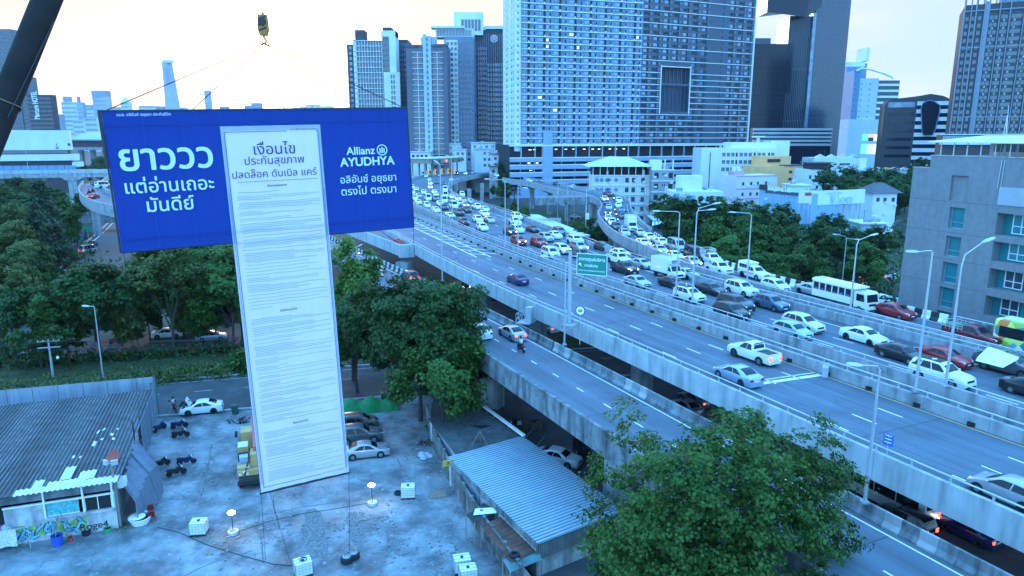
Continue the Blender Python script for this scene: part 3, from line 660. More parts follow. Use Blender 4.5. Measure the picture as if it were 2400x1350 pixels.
b=MB();b.add([(-1, -.8, zt-6), (w*.42, -.8, zt), (w+2, -.8, zt), (w+2, -.8, zt+2), (w*.41, -.8, zt+2), (-1, -.8, zt-4)]+[(-1, 6, zt-6), (w*.42, 6, zt), (w+2, 6, zt), (w+2, 6, zt+2), (w*.41, 6, zt+2), (-1, 6, zt-4)], [(0, 1, 4, 5), (1, 2, 3, 4), (5, 4, 10, 11), (4, 3, 9, 10), (1, 0, 6, 7), (2, 1, 7, 8)]);b.build('white_roof_edge', M_TWW, t)
rng=random.Random(5);n=int((zt-14)/3.1)
b=MB()
for k in range(22):b.bx(w*k/22, w*k/22+.3, -.35, 0, 10, zt-3-(4*(1-k/9) if k<9 else 0))
b.build('vertical_stripe', mat('mauve stripe', (.32, .28, .36), .6, var=.2, scale=.02), t)
window_set(t, [(w*(.45+.5*k/9), zt-22-f*3.1, w*.03, 1.9) for f in range(n-6) for k in range(10)], M_WINP, low_first=False)
window_set(t, [(w*(.04+.36*k/7), zt-12-f*3.1, w*.022, 1.9) for f in range(n-3) for k in range(8)], M_WIN, cap=0)
b=MB();b.lathe([(2.3, 0), (2.3, .3)], 20, (w*.18+12, -.6, zt-6), 0, 'y');b.build('round_sign', M_TWW, t)
b=MB();b.lathe([(1.7, -.1), (1.7, .1)], 20, (w*.18+12, -.62, zt-6), 0, 'y');b.build('sign_face', M_TWB, t)
b=MB();[b.bx(w*.18+12+q-.25, w*.18+12+q+.25, -.85, -.7, zt-7.2, zt-4.8+(.4 if q==0 else 0)) for q in (-.75, 0, .75)];b.build('sign_bars', M_TWW, t)
fr2=bframe(1068, 1134, 476);t=bld('rooftop_pavilion', 'white glazed box pavilion perched on the tower roofs', 'pavilion', fr2);z0, z1=zat(82, 476), zat(28, 476)
body(t, fr2[2], 14, z0, z1, M_TWW);window_set(t, [(fr2[2]*(.3+.115*k), (z0+z1)/2-1, fr2[2]*.09, (z1-z0)*.5) for k in range(6)], M_WIN, cap=8)
# --- dark glass towers right of the slab
M_DGL=mat('dark curtain glass', (.006, .012, .026), .12, .0, var=.25, scale=.05, spec=.3)
M_MGL=mat('grey curtain glass', (.016, .032, .065), .14, 0, var=.15, scale=.03, spec=.8)
def curtain(t, x0, x1, z0, z1, y, nv, nh, m, name='mullion_grid', th=.18):
 b=MB()
 for i in range(nv+1):b.bx(x0+(x1-x0)*i/nv-th/2, x0+(x1-x0)*i/nv+th/2, y-.15, y, z0, z1)
 for j in range(nh+1):b.bx(x0, x1, y-.12, y, z0+(z1-z0)*j/nh-th/2, z0+(z1-z0)*j/nh+th/2)
 return tag(b.build(name, m, t), kind='stuff')
M_MUL=mat('dark mullion', (.02, .026, .036), .5, .3, var=0)
M_MULL=mat('pale mullion', (.09, .12, .16), .5, .3, var=0)
fr=bframe(1738, 1842, 470);t=bld('office_tower', 'black glass office tower beside the blue apartment slab', 'tower', fr);zt=zat(103, 470);w=fr[2]
body(t, w*.89, 20, 0, zt-30, M_DGL);body(t, w, 20, zt-30, zt, M_DGL, name='upper_wall');curtain(t, 0, w*.89, 0, zt-30, 0, 16, 20, M_MUL);curtain(t, 0, w, zt-29.5, zt, 0, 18, 9, M_MUL);body(t, w*.55, 12, zt, zt+4, M_TWD, 0, 4, 'roof_plant')
fr=bframe(1832, 1965, 500);t=bld('office_tower', 'tall glass tower with a huge overhanging glass block near its top', 'tower', fr);w=fr[2];zt=zat(-60, 500);zc=zat(37, 500)
xm=w*.42
MB().bx(xm, w, 0, 26, 0, zt).build('wall', M_MGL, t);MB().bx(0, xm, 1.6, 24, 0, zc).build('left_wall', M_DGL, t)
b=MB();b.add([(-18, -5, zc+1.5), (8, -7, zc-2), (xm+3, -1.0, zc+6), (xm+3, 16, zc+6), (-18, 16, zc+1.5), (-18, -5, zt), (8, -7, zt), (xm+3, -1.0, zt), (xm+3, 16, zt), (-18, 16, zt)], [(0, 1, 6, 5), (1, 2, 7, 6), (4, 0, 5, 9), (4, 3, 2, 1, 0), (5, 6, 7, 8, 9), (2, 3, 8, 7), (3, 4, 9, 8)]);b.build('overhang_block', M_DGL, t)
curtain(t, xm, w, 8, zt, 0, 14, 46, M_MULL, th=.12);curtain(t, 0, xm, 8, zc, 1.6, 14, 3, M_MULL, th=.35)
b=MB();b.bx(xm-1.6, xm+.4, -.6, 1.6, 6, zc+2);b.build('corner_shaft', M_WINP, t)
fr=bframe(1765, 1948, 455);t=bld('podium_block', 'long low podium with silver and black stripes below the glass towers', 'building', fr);w=fr[2];z1=zat(300, 455);body(t, w, 20, 0, z1, M_DGL)
b=MB();[b.bx(-.3, w+.3, -.35, .1, z1-1.5-k*2.35, z1-.1-k*2.35) for k in range(5)];b.build('silver_band', mat('brushed aluminium', (.42, .46, .50), .4, .4, var=.1, scale=.1), t)
# --- pale building with the mall screens
fr=bframe(1992, 2098, 560);t=bld('shopping_building', 'pale blue stepped building with lit advertising screens and a curved roof bar', 'building', fr);w=fr[2]
MPB=mat('pale blue render', (.46, .56, .64), .7, var=.06, scale=.2)
body(t, w*.78, 20, 0, zat(280, 560), MPB, -2);body(t, w*.42, 16, zat(280, 560), zat(183, 560), MPB, w*.12, 2, 'shaft_wall');body(t, w*.14, 18, zat(280, 560), zat(165, 560), M_TW, -w*.02, 1, 'left_wing')
body(t, w*.46, 16, zat(300, 560), zat(188, 560), M_TWD, w*.54, 2, 'right_wing');b=MB();[b.bx(w*.54, w*1.01, 1.6, 2.2, zat(196+k*14, 560)-1.6, zat(196+k*14, 560)) for k in range(7)];b.build('white_band', M_SLAB, t)
b=MB();P=[(w*.0, 0, zat(166, 560)), (w*.12, 0, zat(160, 560)), (w*.3, 0, zat(163, 560)), (w*.6, 0, zat(172, 560)), (w*.8, 0, zat(181, 560)), (w*.8, 0, zat(186, 560))];b.tube(P, .8, 6);b.build('roof_bar', M_SLAB, t)
b=MB();b.bx(w*.1, w*.55, 24, 40, 0, zat(141, 560));b.build('rear_block', M_TW, t);b=MB();b.bx(w*.5, w*.58, 23.8, 40, 100, zat(135, 560));b.bx(w*.05, w*.5, 23.8, 24.2, zat(149, 560), zat(138, 560));b.build('rear_parapet', M_TWW, t)
window_set(t, [(w*x, zat(196+13*k, 560), .8, 1.2, y_) for k in range(8) for x, y_ in ((.18, 1.96), (.36, 1.96), (.02, .96))], M_WIN, cap=30)
def screen(x0, x1, v0, v1, col, es=1.2, nm=None):
 b=MB();b.bx(x0, x1, -.4, -.05, zat(v1, 560), zat(v0, 560));return b.build('advertising_screen', nm or mat('screen %d %d %d'%tuple(int(c*99) for c in col), col, .4, emit=col, es=es, var=0), t)
screen(w*.27, w*.40, 315, 330, (.05, .5, .15));letter('bigR', t, (w*.335, -.46, zat(322.5, 560)))
screen(w*.41, w*.52, 315, 322, (.8, .2, .25));screen(w*.41, w*.52, 322.5, 330, (.02, .02, .03), .1);screen(w*.53, w*.76, 315, 330, (.55, .65, .8))
for k, c in enumerate(((.1, .45, .7), (.35, .55, .6), (.55, .6, .5), (.4, .55, .55))):screen(w*(.26+.13*k), w*(.375+.13*k), 338, 361, c, .9)
# --- black and white building with the oval window
fr=bframe(2066, 2224, 410, 398);t=bld('rounded_office', 'dark office with black and white stripes and a big rounded black window', 'building', fr);w=fr[2];zt=zat(232, 405);xs=w*.48
prof=[(0, 0), (0, zt-3), (2, zt), (xs, zt+1.5), (w*.66, zt+2.6), (w*.85, zt+1.4), (w*1.05, zt-2), (w*1.05, 0)]
b=MB();n=len(prof);b.add([(x, 0, z) for x, z in prof]+[(x, 24, z) for x, z in prof], [tuple(range(n))[::-1], tuple(range(n, 2*n))]+[(i, i+1, n+i+1, n+i) for i in range(n-1)]);b.build('wall', mat('charcoal cladding', (.045, .05, .06), .6, var=.1, scale=.2), t)
window_set(t, [(w*.26, zt-8-4.6*k, w*.38, 1.7) for k in range(6)], M_DGL);body(t, w*.4, .1, zt-4.4, zt-1.6, M_WINP, w*.05, -.05, 'roof_window')
b=MB();[b.bx(xs, w*1.05, -.4, .05, zt-3.5-k*4.2, zt-1.4-k*4.2) for k in range(9)];b.build('white_band', M_SLAB, t);b=MB();b.bx(xs+.05, w*1.049, -.2, .04, 0, zt-1.5);b.build('dark_glazing', M_DGL, t)
b=MB();P=[(xs+w*.06, zt-5), (xs+w*.08, zt-2.2), (xs+w*.16, zt-.9), (xs+w*.24, zt-1.5), (xs+w*.33, zt-3.6), (xs+w*.335, zt-8), (xs+w*.30, zt-17), (xs+w*.27, zt-19.6), (xs+w*.15, zt-19.8), (xs+w*.115, zt-18)]
q=[(x, -.9, z) for x, z in P];n=len(q);b.add(q+[(x, 0, z) for x, _, z in q], [tuple(range(n))]+[(i, (i+1)%n, n+(i+1)%n, n+i) for i in range(n)]);b.build('oval_window', M_DGL, t)
b=MB();b.tube([(x, -.95, z) for x, z in P+P[:2]], .25, 6);b.build('oval_frame', M_TW, t)
# --- right-hand residential tower
fr=bframe(2224, 2420, 345, 330);t=bld('residential_tower', 'tall brown-grey tower with pale vertical ribs at the right edge', 'tower', fr);w=fr[2];zt=zat(6, 338)
body(t, w, 30, 0, zt, mat('tower umber', (.04, .048, .06), .6, var=.15, scale=.1));n=int((zt-24)/3.2)
b=MB()
for x, ww in ((.0, .5), (.08, .4), (.14, .5), (.24, .4), (.42, .35), (.54, .4), (.70, .35), (.83, .4), (.98, .4)):b.bx(w*x-ww/2, w*x+ww/2, -.9, .1, 22, zt+3)
b.bx(w*.235, w*.30, -.5, .1, 22, zt+1);b.build('rib', mat('rib grey', (.20, .24, .29), .6, var=.1), t)
window_set(t, [(w*x, zt-6-f*3.2, 1.3, 1.7) for f in range(n) for x in (.04, .11, .19, .33, .38, .46, .5, .58, .62, .66, .74, .79, .87, .91, .95)], M_WIN, low_first=True)
window_set(t, [(w*x, zt-7.6-f*3.2, .8, 1.0, -.1) for f in range(n) for x in (.35, .48, .60, .76, .89)], M_WINP, cap=0)
b=MB();[b.bx(0, w, -.6, .1, z, z+.5) for z in (zt-19, zt-3, zt-50)];b.build('string_course', MATS['rib grey'], t)
b=MB();[b.bx(w*k/14, w*k/14+.5, -.6, 0, zt, zt+3+2*(k%2)) for k in range(15)];b.bx(w*.45, w, 6, 20, zt, zt+9);b.build('roof_screen', MATS['rib grey'], t)
fr=bframe(2208, 2420, 318, 306);t=bld('mall_podium', 'glazed podium with tall strip windows at the foot of the right-hand tower', 'building', fr);w=fr[2];body(t, w, 14, 0, zat(316, 312), M_TWB)
window_set(t, [(w*(.02+k*.024), zat(328, 312), w*.018, 3.4) for k in range(40)], mat('warm shop glass', (.30, .33, .36), .15, .2, var=.6, scale=.15, spec=.8));body(t, w+1, 3, zat(339, 312), zat(336, 312), M_TWW, -.5, -1.5, 'canopy');body(t, w+1, 2, zat(316, 312), zat(314, 312), M_TWW, -.5, -.5, 'parapet')
# --- left towers
t, fr, zt=grid_tower('residential_tower', 'brown stepped tower behind the dark crane boom at the left edge', -110, 60, 610, 68, mat('tower taupe', (.13, .13, .15), .7, var=.1, scale=.1), cols=26, depth=9, ww=.5, wh=.5);body(t, 5, 8, 0, zat(112, 610), MATS['tower taupe'], fr[2], 1, 'side_wing');body(t, 5, 7, 0, zat(180, 610), MATS['tower taupe'], fr[2]+5, 2, 'lower_wing')
window_set(t, [(fr[2]+1.3+2.4*k, zat(120, 610)-f*3.1, 1.2, 1.5, .96) for f in range(24) for k in range(2)], M_WIN, cap=0)
t, fr, zt=grid_tower('hotel_tower', 'dark hotel block with an upright white name sign', 76, 131, 560, 222, M_TWB, cols=10, wm=M_WIN, ww=.5, wh=.5, depth=7)
o=letter('hotel', t, (fr[2]*.34, -.4, zat(247, 560)), (rad(90), rad(-90), 0), .5)
# --- far skyline, each block a thing of its own
MSK=[mat('skyline blue grey', (.34, .40, .46), .8, var=.15, scale=.02), mat('skyline pale', (.55, .58, .60), .8, var=.1, scale=.02), mat('skyline slate', (.22, .26, .32), .7, var=.15, scale=.02)]
M_SKW=mat('skyline window band', (.24, .31, .40), .6, var=.2, scale=.02)
sky_l=[(111, 133, 222, 1500, 1, 'tapering pale tower just right of the dark hotel'), (134, 150, 268, 1500, 2, 'small slate block right of the dark hotel'), (153, 189, 239, 1900, 1, 'wide pale tower with a square roof box right of the hotel'), (189, 203, 240, 1900, 0, 'narrow grey tower beside the square-capped one'), (205, 229, 245, 2200, 1, 'low blue tower left of the glass-crowned one'), (227, 258, 212, 1900, 0, 'glass tower with a bright crown left of the blue banner'), (175, 200, 282, 1700, 1, 'low white block in front of the wide pale tower'), (203, 232, 276, 1600, 1, 'low white block in front of the blue tower'), (262, 290, 251, 2600, 0, 'low grey block above the banner corner'), (291, 310, 240, 2400, 1, 'small tower with a pointed roof above the banner'), (332, 372, 248, 2600, 1, 'broad low block above the banner left of the tallest skyline tower'), (376, 391, 249, 2600, 2, 'short dark block at the foot of the tallest skyline tower'), (420, 440, 252, 2600, 1, 'low white block right of the tallest skyline tower'), (487, 500, 212, 2900, 0, 'slim lone tower above the middle of the banner'), (520, 538, 249, 2600, 2, 'small grey block right of the slim lone tower'), (578, 596, 247, 2700, 2, 'left half of the stepped low block near the sling'), (594, 615, 241, 2750, 2, 'right half of the stepped low block near the sling')]
for uL, uR, v, y, mi, lab in sky_l:
 fr=bframe(uL, uR, y);t=bld('skyline_building', lab, 'tower', fr, 'skyline buildings above the banner');zt=zat(v, y);w=fr[2]
 body(t, w, w*.8, 0, zt, MSK[mi]);b=MB();nf=max(3, int((zt-5)/11));[b.bx(.05*w, .95*w, -.6, .2, zt-6-k*11, zt-1.5-k*11) for k in range(nf)];b.build('window_band', M_SKW, t)
 if 'square' in lab:body(t, w*.35, w*.4, zt, zt+14, MSK[2], w*.1, w*.1, 'roof_box')
 if 'crown' in lab:body(t, w*1.02, w*.8, zt-14, zt-2, M_WINP, -w*.01, -1.2, 'crown')
 if 'pointed' in lab:MB().add([(0, 0, zt), (w, 0, zt), (w, w*.8, zt), (0, w*.8, zt), (w/2, w*.4, zt+20)], [(0, 1, 4), (1, 2, 4), (2, 3, 4), (3, 0, 4)]).build('roof', MSK[1], t)
fr=bframe(388, 421, 2500);t=bld('landmark_tower', 'tallest skyline tower, tapering with a chamfered top, above the banner', 'tower', fr);w=fr[2];zt=zat(142, 2500)
b=MB();lv=[(0, 0.), (80, .05), (160, .09), (zt-50, .14), (zt-8, .17), (zt, .17)]
vs=[];fs=[]
for z, i in lv:c=w*.2;x0, x1, y0, y1=w*.06, w*(1-i*2.3), w*i, w*(1-i);vs+=[(x0+c, y0, z), (x1-c, y0, z), (x1, y0+c, z), (x1, y1, z), (x0, y1, z), (x0, y0+c, z)]
for r in range(len(lv)-1):fs+=[(r*6+k, r*6+(k+1)%6, r*6+6+(k+1)%6, r*6+6+k) for k in range(6)]
fs.append(tuple(range(30, 36)));b.add(vs, fs);b.build('shaft', MSK[0], t)
b=MB();b.bx(w*.34, w*.58, w*.12, w*.2, 60, zt-20);b.build('dark_recess', M_SKW, t);b=MB();b.bx(w*.2, w*.86, w*.15, w*.5, zt-6, zt+3);b.build('crown', MSK[1], t)
b=MB()
for uL, uR, v, y in ((232, 300, 296, 3000), (150, 240, 291, 2800), (20, 120, 296, 2600), (300, 700, 300, 3200), (690, 830, 250, 4200)):
 for k in range(9):
  x0=hz(uL+(uR-uL)*k/9, y).x;x1=hz(uL+(uR-uL)*(k+.8)/9, y).x;b.bx(x0, x1, y, y+60, 0, zat(v+random.uniform(-6, 10), y))
for k in range(60):
 u=random.uniform(-600, 3000);y=random.uniform(1600, 4500);x=hz(u, y).x;b.bx(x, x+random.uniform(20, 70), y, y+40, 0, random.uniform(8, 40))
tag(b.build('distant_city', MSK[1]), kind='stuff')
# --- left: white industrial hall, station roof, viaduct
fr=bframe(-60, 164, 400, 420);t=bld('white_hall', 'long white hall with a dark window strip behind the left viaduct', 'building', fr);w=fr[2];zb=lambda v:zat(v, 410)
body(t, w, 9, zb(352), zb(305), M_TWW);body(t, w-1, 8, 0, zb(352), M_TWB, .3, 1, 'recessed_wall');body(t, w+3, 9, zb(377), zb(362), M_TWW, 0, -1, 'lower_band');body(t, w-2, 1, zb(360), zb(353), M_WIN, 0, .6, 'window_strip');body(t, 5, 12, zb(392), zb(382), M_TWW, w-.5, -1, 'side_block')
b=MB();b.bx(w*.83, w*.86, -.1, 0, zb(346), zb(344));b.bx(w*.83, w*.86, -.1, 0, zb(349), zb(347));b.add([(w*.835, -.1, zb(341)), (w*.85, -.1, zb(341)), (w*.842, -.1, zb(334))], [(0, 1, 2)]);b.bx(w*.965, w*.995, -.1, 0, zb(342), zb(336));b.build('wall_emblem', M_TXTN, t)
fr=bframe(160, 330, 620);t=bld('station_hall', 'low rail station with a long pale blue roof above dark platforms', 'station', fr);w=fr[2]
b=MB();b.add([(0, 0, zat(326, 620)), (w, 0, zat(327, 620)), (w, 30, zat(306, 620)), (0, 30, zat(308, 620)), (0, 0, zat(329, 620)), (w, 0, zat(330, 620)), (w, 30, zat(311, 620)), (0, 30, zat(311, 620))], [(0, 1, 2, 3), (4, 5, 1, 0), (7, 6, 5, 4)]);b.build('roof', mat('blue metal roof', (.30, .42, .50), .5, var=.1, scale=.05), t)
body(t, w, 26, zat(345, 620), zat(329, 620), M_TWB, 0, 3, 'platform_hall');body(t, w, 22, zat(352, 620), zat(345, 620), M_CONC, 0, 1, 'viaduct_beam');b=MB();[b.bx(w*k/6+2, w*k/6+5, 8, 12, 0, zat(352, 620)) for k in range(6)];b.build('column', M_CONC, t)
t=thing('left_viaduct', 'concrete viaduct with blue noise screens crossing behind the left trees', 'viaduct', (0, 0, 0));zv=zat(404, 350)
A=[hz(-120, 335), hz(90, 345), hz(180, 350), hz(330, 352)];A=[Vector((p.x, p.y, zv)) for p in A]
m=MB();wall_segments(m, A, .1, 2.2, 8, 40);m.build('girder', M_CONC, t);m=MB();wall_segments(m, side(A, 4), 1.4, .2, .3, 12);wall_segments(m, side(A, -4), 1.4, .2, .3, 12);m.build('parapet', M_CONCP, t)
m=MB();wall_segments(m, side(A[:3], 4, 1.4), 2.2, 0, .12, 3.6, .25);m.build('noise_screen', mat('blue noise screen', (.12, .28, .52), .3, var=.1), t)
for u in (-10, 83, 160):p=hz(u, 345);pier(p.x, p.y, zv-2.2, 4.2, 3, 9, .05, 'stout pier of the left viaduct with blue screens', 'piers of the left viaduct')
CL=smooth_path([AY(175, 430, 250), AY(186, 446, 215), AY(203, 470, 190), AY(240, 489, 176), AY(300, 503, 168)], 4);zc=14.
CLp=smooth_path([G(196, 432, zc), G(186, 447, zc), G(191, 463, zc), G(212, 478, zc), G(250, 490, zc), G(310, 502, zc)], 4);CRp=smooth_path([G(258, 416, zc), G(243, 428, zc), G(240, 440, zc), G(250, 452, zc), G(272, 462, zc), G(320, 474, zc)], 4)
deck('flyover_road', CLp, CRp, .4, M_ASPH, 30)
parapet('outer parapet of the tight flyover bend at the far left', CLp, 1.3, 1.6, .3, M_CONC, 0);parapet('inner parapet of the tight flyover bend at the far left', CRp, 1.3, .6, .3, M_CONC, 0)
for i in (4, 10, 16):
 c=CLp[i].lerp(CRp[min(i, len(CRp)-1)], .5);pier(c.x, c.y, zc-1.4, 2, 2, 6, 0, 'pier under the tight flyover bend', 'piers under the tight flyover bend')
t=thing('dark_girder_bridge', 'dark concrete girder crossing the slip road left of the banner', 'bridge', (0, 0, 0));a_, b_=AY(150, 510, 236), AY(420, 512, 246)
MB().bar(a_, b_, 7, 2.6).build('girder', M_CONCW, t);MB().bar(a_+Vector((0, -3.4, 1.7)), b_+Vector((0, -3.4, 1.7)), .3, .9).build('parapet', M_CONCW, t)
for u in (182, 360):p=AY(u, 520, 239);MB().box((p.x, p.y, 2.6), (2, 3, 5.2)).build('abutment', M_CONC, t)
# ================================================================== LOW BUILDINGS
def low(name, label, uL, uR, y, vt, m_wall, depth=12., yR=None, z0=0., cat='building'):
 fr=bframe(uL, uR, y, yR);t=bld(name, label, cat, fr);zt=zat(vt, y);body(t, fr[2], depth, z0, zt, m_wall)
 if cat=='building' and z0==0:
  q=random.Random(label);w=fr[2]
  for k in range(q.randint(2, 4)):
   x=q.uniform(.08, .9)*w;yy=q.uniform(1.5, depth-2);s_=q.uniform(.5, 1.0)
   if q.random()<.5:b=MB();b.lathe([(s_*.7, .5), (s_*.75, .6), (s_*.75, .5+s_*1.5), (s_*.3, .6+s_*1.8)], 10, (x, yy, zt));b.bx(x-s_*.6, x+s_*.6, yy-s_*.6, yy+s_*.6, zt, zt+.5);b.build('water_tank', M_GALV, t)
   else :MB().bx(x-s_, x+s_, yy-s_*.6, yy+s_*.6, zt, zt+s_*1.2).build('roof_unit', M_CONC, t)
  b=MB();b.tube([(w*.3, depth*.4, zt), (w*.3, depth*.4, zt+3.5)], .05, 4);b.bar((w*.3-.7, depth*.4, zt+3.1), (w*.3+.7, depth*.4, zt+3.1), .05);b.build('aerial', M_TRIM_, t)
  for k in range(q.randint(2, 5)):x=q.uniform(.05, .9)*w;z=zt-q.uniform(1.5, min(9, zt-1));MB().bx(x, x+.9, -.45, -.02, z, z+.65).build('air_conditioner', M_TWW, t)
 return t, fr[2], zt
M_TRIM_=M_BLK
def rows(t, w, xs, zs, ww, hh, m=None, y=-.04, cap=100):window_set(t, [(w*x, z, ww, hh, y) for z in zs for x in xs], m or M_WIN, cap=cap)
def slab(t, x0, x1, y0, y1, z0, z1, m, name):return MB().bx(x0, x1, y0, y1, z0, z1).build(name, m, t)
M_ROOFW=mat('pale sheet roof', (.55, .60, .62), .6, var=.08, scale=.3)
M_CREAM=mat('cream render', (.62, .62, .58), .8, var=.08, scale=.3, streak=.25)
M_CURT=mat('curtained window', (.10, .15, .18), .3, var=.5, scale=.6)
# four-storey block with a roofed terrace
t, w, zt=low('apartment_block', 'white four-storey block with a hipped canopy roof on its open top floor', 1392, 1527, 262, 411, M_CREAM, 14)
fh=zt/5
b=MB();zb_, zc_=zt+3.2, zt+6.6
b.add([(-2.4, -2, zb_), (w+1, -2, zb_), (w+1, 16, zb_), (-2.4, 16, zb_), (w*.36, 2.5, zc_), (w*.66, 2.5, zc_-.3), (w*.66, 12, zc_-.3), (w*.36, 12, zc_)], [(0, 1, 5, 4), (1, 2, 6, 5), (2, 3, 7, 6), (3, 0, 4, 7), (4, 5, 6, 7), (3, 2, 1, 0)]);b.build('roof', M_ROOFW, t)
b=MB();[b.bx(w*k/8-.12, w*k/8+.12, .1, .4, zt, zb_) for k in range(9)];b.build('post', M_TWW, t);slab(t, .4, w-.4, 4, 13, zt, zb_-.2, M_RECESS, 'terrace_room')
b=MB();[b.bx(-.25, w+.25, -.3, .1, f*fh-.25, f*fh+.1) for f in range(1, 6)];b.build('ledge', M_TWW, t)
rows(t, w, (.60, .715, .88), [f*fh+fh*.5 for f in range(5)], 1.3, 1.7)
b=MB()
for f in range(5):
 for x in (.07, .155, .245, .29, .41):b.lathe([(.75, -.06), (.75, .02)], 10, (w*x, 0, f*fh+fh*.52), 0, 'y')
b.build('oval_window', M_TW, t)
t, w, zt=low('apartment_block', 'narrow grey balcony block right of the block with the canopy roof', 1532, 1584, 258, 398, mat('mauve grey render', (.30, .31, .31), .8, var=.08, scale=.3), 12)
fh=zt/5;rows(t, w, (.2, .85), [f*fh+fh*.5 for f in range(5)], 1.5, 1.9, M_RECESS);rows(t, w, (.48, .58), [f*fh+fh*.62 for f in range(5)], .5, .6)
b=MB();[b.bx(-.2, w+.2, -.4, .1, f*fh-.2, f*fh+.12) for f in range(1, 6)];[b.bx(w*x, w*x+.4, 2, 2.4, zt, zt+3.6) for x in (.35, .6, .97)];b.build('ledge', M_TWW, t);slab(t, 0, w*.45, 1, 6, zt, zt+3.4, M_TWW, 'stair_head')
t, w, zt=low('apartment_block', 'white eight-storey hotel block with rows of curtained windows', 1646, 1823, 335, 347, mat('white hotel render', (.62, .66, .68), .75, var=.06, scale=.2), 16)
rows(t, w, (.30, .36, .42, .53, .59, .65, .77, .83, .95), [zt-3-3.35*k for k in range(7)], 1.5, 1.7, M_CURT);rows(t, w, (.47, .71, .90), [zt-3-3.35*k for k in range(7)], .8, 1.9, M_RECESS)
b=MB();b.bx(w*.115, w*.125, -.1, 0, 8, zt-2);b.build('slot', M_RECESS, t);slab(t, w*.40, w*1.02, 2, 14, zt, zt+2.6, M_TWW, 'roof_block');slab(t, w*.95, w*1.2, 3, 13, 0, zat(330, 335), M_TWW, 'stair_tower');b=MB();b.lathe([(3, 0), (3, .5)], 14, (w*.8, 6, zt+5));b.bx(w*.78, w*.82, 5.6, 6.4, zt+2.6, zt+5);b.build('roof_tank', M_TWW, t)
t, w, zt=low('house', 'modern white house with pale blue panels and open balconies', 1582, 1704, 240, 449, mat('ice white render', (.58, .66, .70), .75, var=.06, scale=.2), 12)
slab(t, w*.2, w*.62, 3, 11, zt, zt+5, M_TWW, 'upper_wall');slab(t, w*.02, w*.14, -.15, .1, 4, zt-.6, mat('blue render', (.20, .36, .52), .75, var=.08), 'blue_panel');slab(t, w*.3, w*.45, -.15, .1, 2, zt-1.2, MATS['blue render'], 'blue_panel')
rows(t, w, (.55, .57), [zt-2.4, zt-6.5], 1.2, 1.6, M_RECESS);rows(t, w, (.73, .93), [zt-2.6, zt-7], 2.2, 2.0, M_RECESS);b=MB();[b.bx(w*x, w*x+3.2, -1.1, 0, z, z+.9) for x in (.65, .86) for z in (zt-4.4, zt-8.8)];b.build('balcony', M_TWW, t)
t, w, zt=low('house', 'pink-edged white house below the yellow building', 1732, 1830, 285, 412, mat('pink white render', (.66, .60, .60), .75, var=.06, scale=.2), 11, 292)
b=MB();[b.bx(-.1, w+.1, -.15, .05, z, z+.4) for z in (zt-.4, zt-5.4, zt-9.4)];b.build('pink_band', mat('pink paint', (.55, .32, .42), .7, var=.05), t);rows(t, w, (.17, .36, .52, .72), [zt-3.2, zt-7.4], 1.0, 1.3);slab(t, w*.02, w*.26, 2, 6, zt, zt+1.6, MATS['pink paint'], 'roof_tank_wall')
b=MB();[b.lathe([(.8, 0), (.9, .6), (.8, 1.6), (.2, 1.8)], 10, (w*x, 4, zt+1.6)) for x in (.08, .18)];b.build('water_tank', M_TWW, t)
t, w, zt=low('apartment_block', 'ochre yellow apartment block with dark balconies', 1786, 1893, 315, 390, mat('ochre render', (.78, .42, .18), .8, var=.08, scale=.3), 14, 322)
rows(t, w, (.68, .93), [zt-2.6-3.2*k for k in range(5)], 1.6, 1.2, M_RECESS);b=MB();[b.bx(w*(.74+.04*i), w*(.75+.04*i), -.2, 0, 3, zt-1.2) for i in range(4)];b.build('pilaster', MATS['ochre render'], t);slab(t, w*.2, w*.8, 4, 13, zt, zt+4.2, MATS['ochre render'], 'roof_house');slab(t, w*.55, w, -.5, 10, zt, zt+.5, M_TWD, 'roof_slab');slab(t, w*.28, w*.55, 3.5, 4, zt+1.6, zt+3.0, M_RECESS, 'roof_window')
t, w, zt=low('workshop', 'long sky-blue wall of the printing workshop with white roof lettering', 1789, 1915, 225, 443, mat('sky blue wall', (.24, .42, .58), .75, var=.1, scale=.3, streak=.3), 12, 205)
letter('ink', t, (w*.42, -.35, zt+.4));b=MB();b.bx(w*.0, w*.16, -.25, -.05, zt-.1, zt+1.5);b.build('sign_panel', M_BLK, t);slab(t, w*.12, w*1.0, -.2, -.05, zt-.9, zt+.0, M_TWD, 'fascia')
# land for sale hoarding
fr=bframe(1913, 2041, 205, 212);t=bld('land_sale_billboard', 'big white land-for-sale billboard with pale blue phone number', 'billboard', fr);w=fr[2];z1, z0=zat(446, 208), zat(479, 208)
slab(t, 0, w, 0, .4, z0, z1, M_TWW, 'panel');letter('sale1', t, (w*.42, -.06, z1-.8));letter('sale2', t, (w*.42, -.06, z1-1.7));letter('sale3', t, (w*.56, -.06, z0+1.0), sx=.62)
b=MB();[b.bx(w*x, w*x+.3, .4, .7, 0, z1) for x in (.05, .35, .65, .95)];b.build('post', M_GALV, t)
fr=bframe(1914, 2026, 209, 216);t=bld('boundary_wall', 'pale blue plot wall standing under the land-for-sale billboard', 'wall', fr);slab(t, 0, fr[2], 0, .4, .5, zat(481, 212), mat('pale blue sheet wall', (.40, .52, .62), .7, var=.08, scale=.3, streak=.3), 'wall');slab(t, 0, fr[2], -.1, .5, 0, .5, M_CONC, 'plinth')
b=MB();[b.bx(fr[2]*k/8-.1, fr[2]*k/8+.1, -.12, 0, .5, zat(481, 212)) for k in range(9)];b.build('post', M_TWW, t)
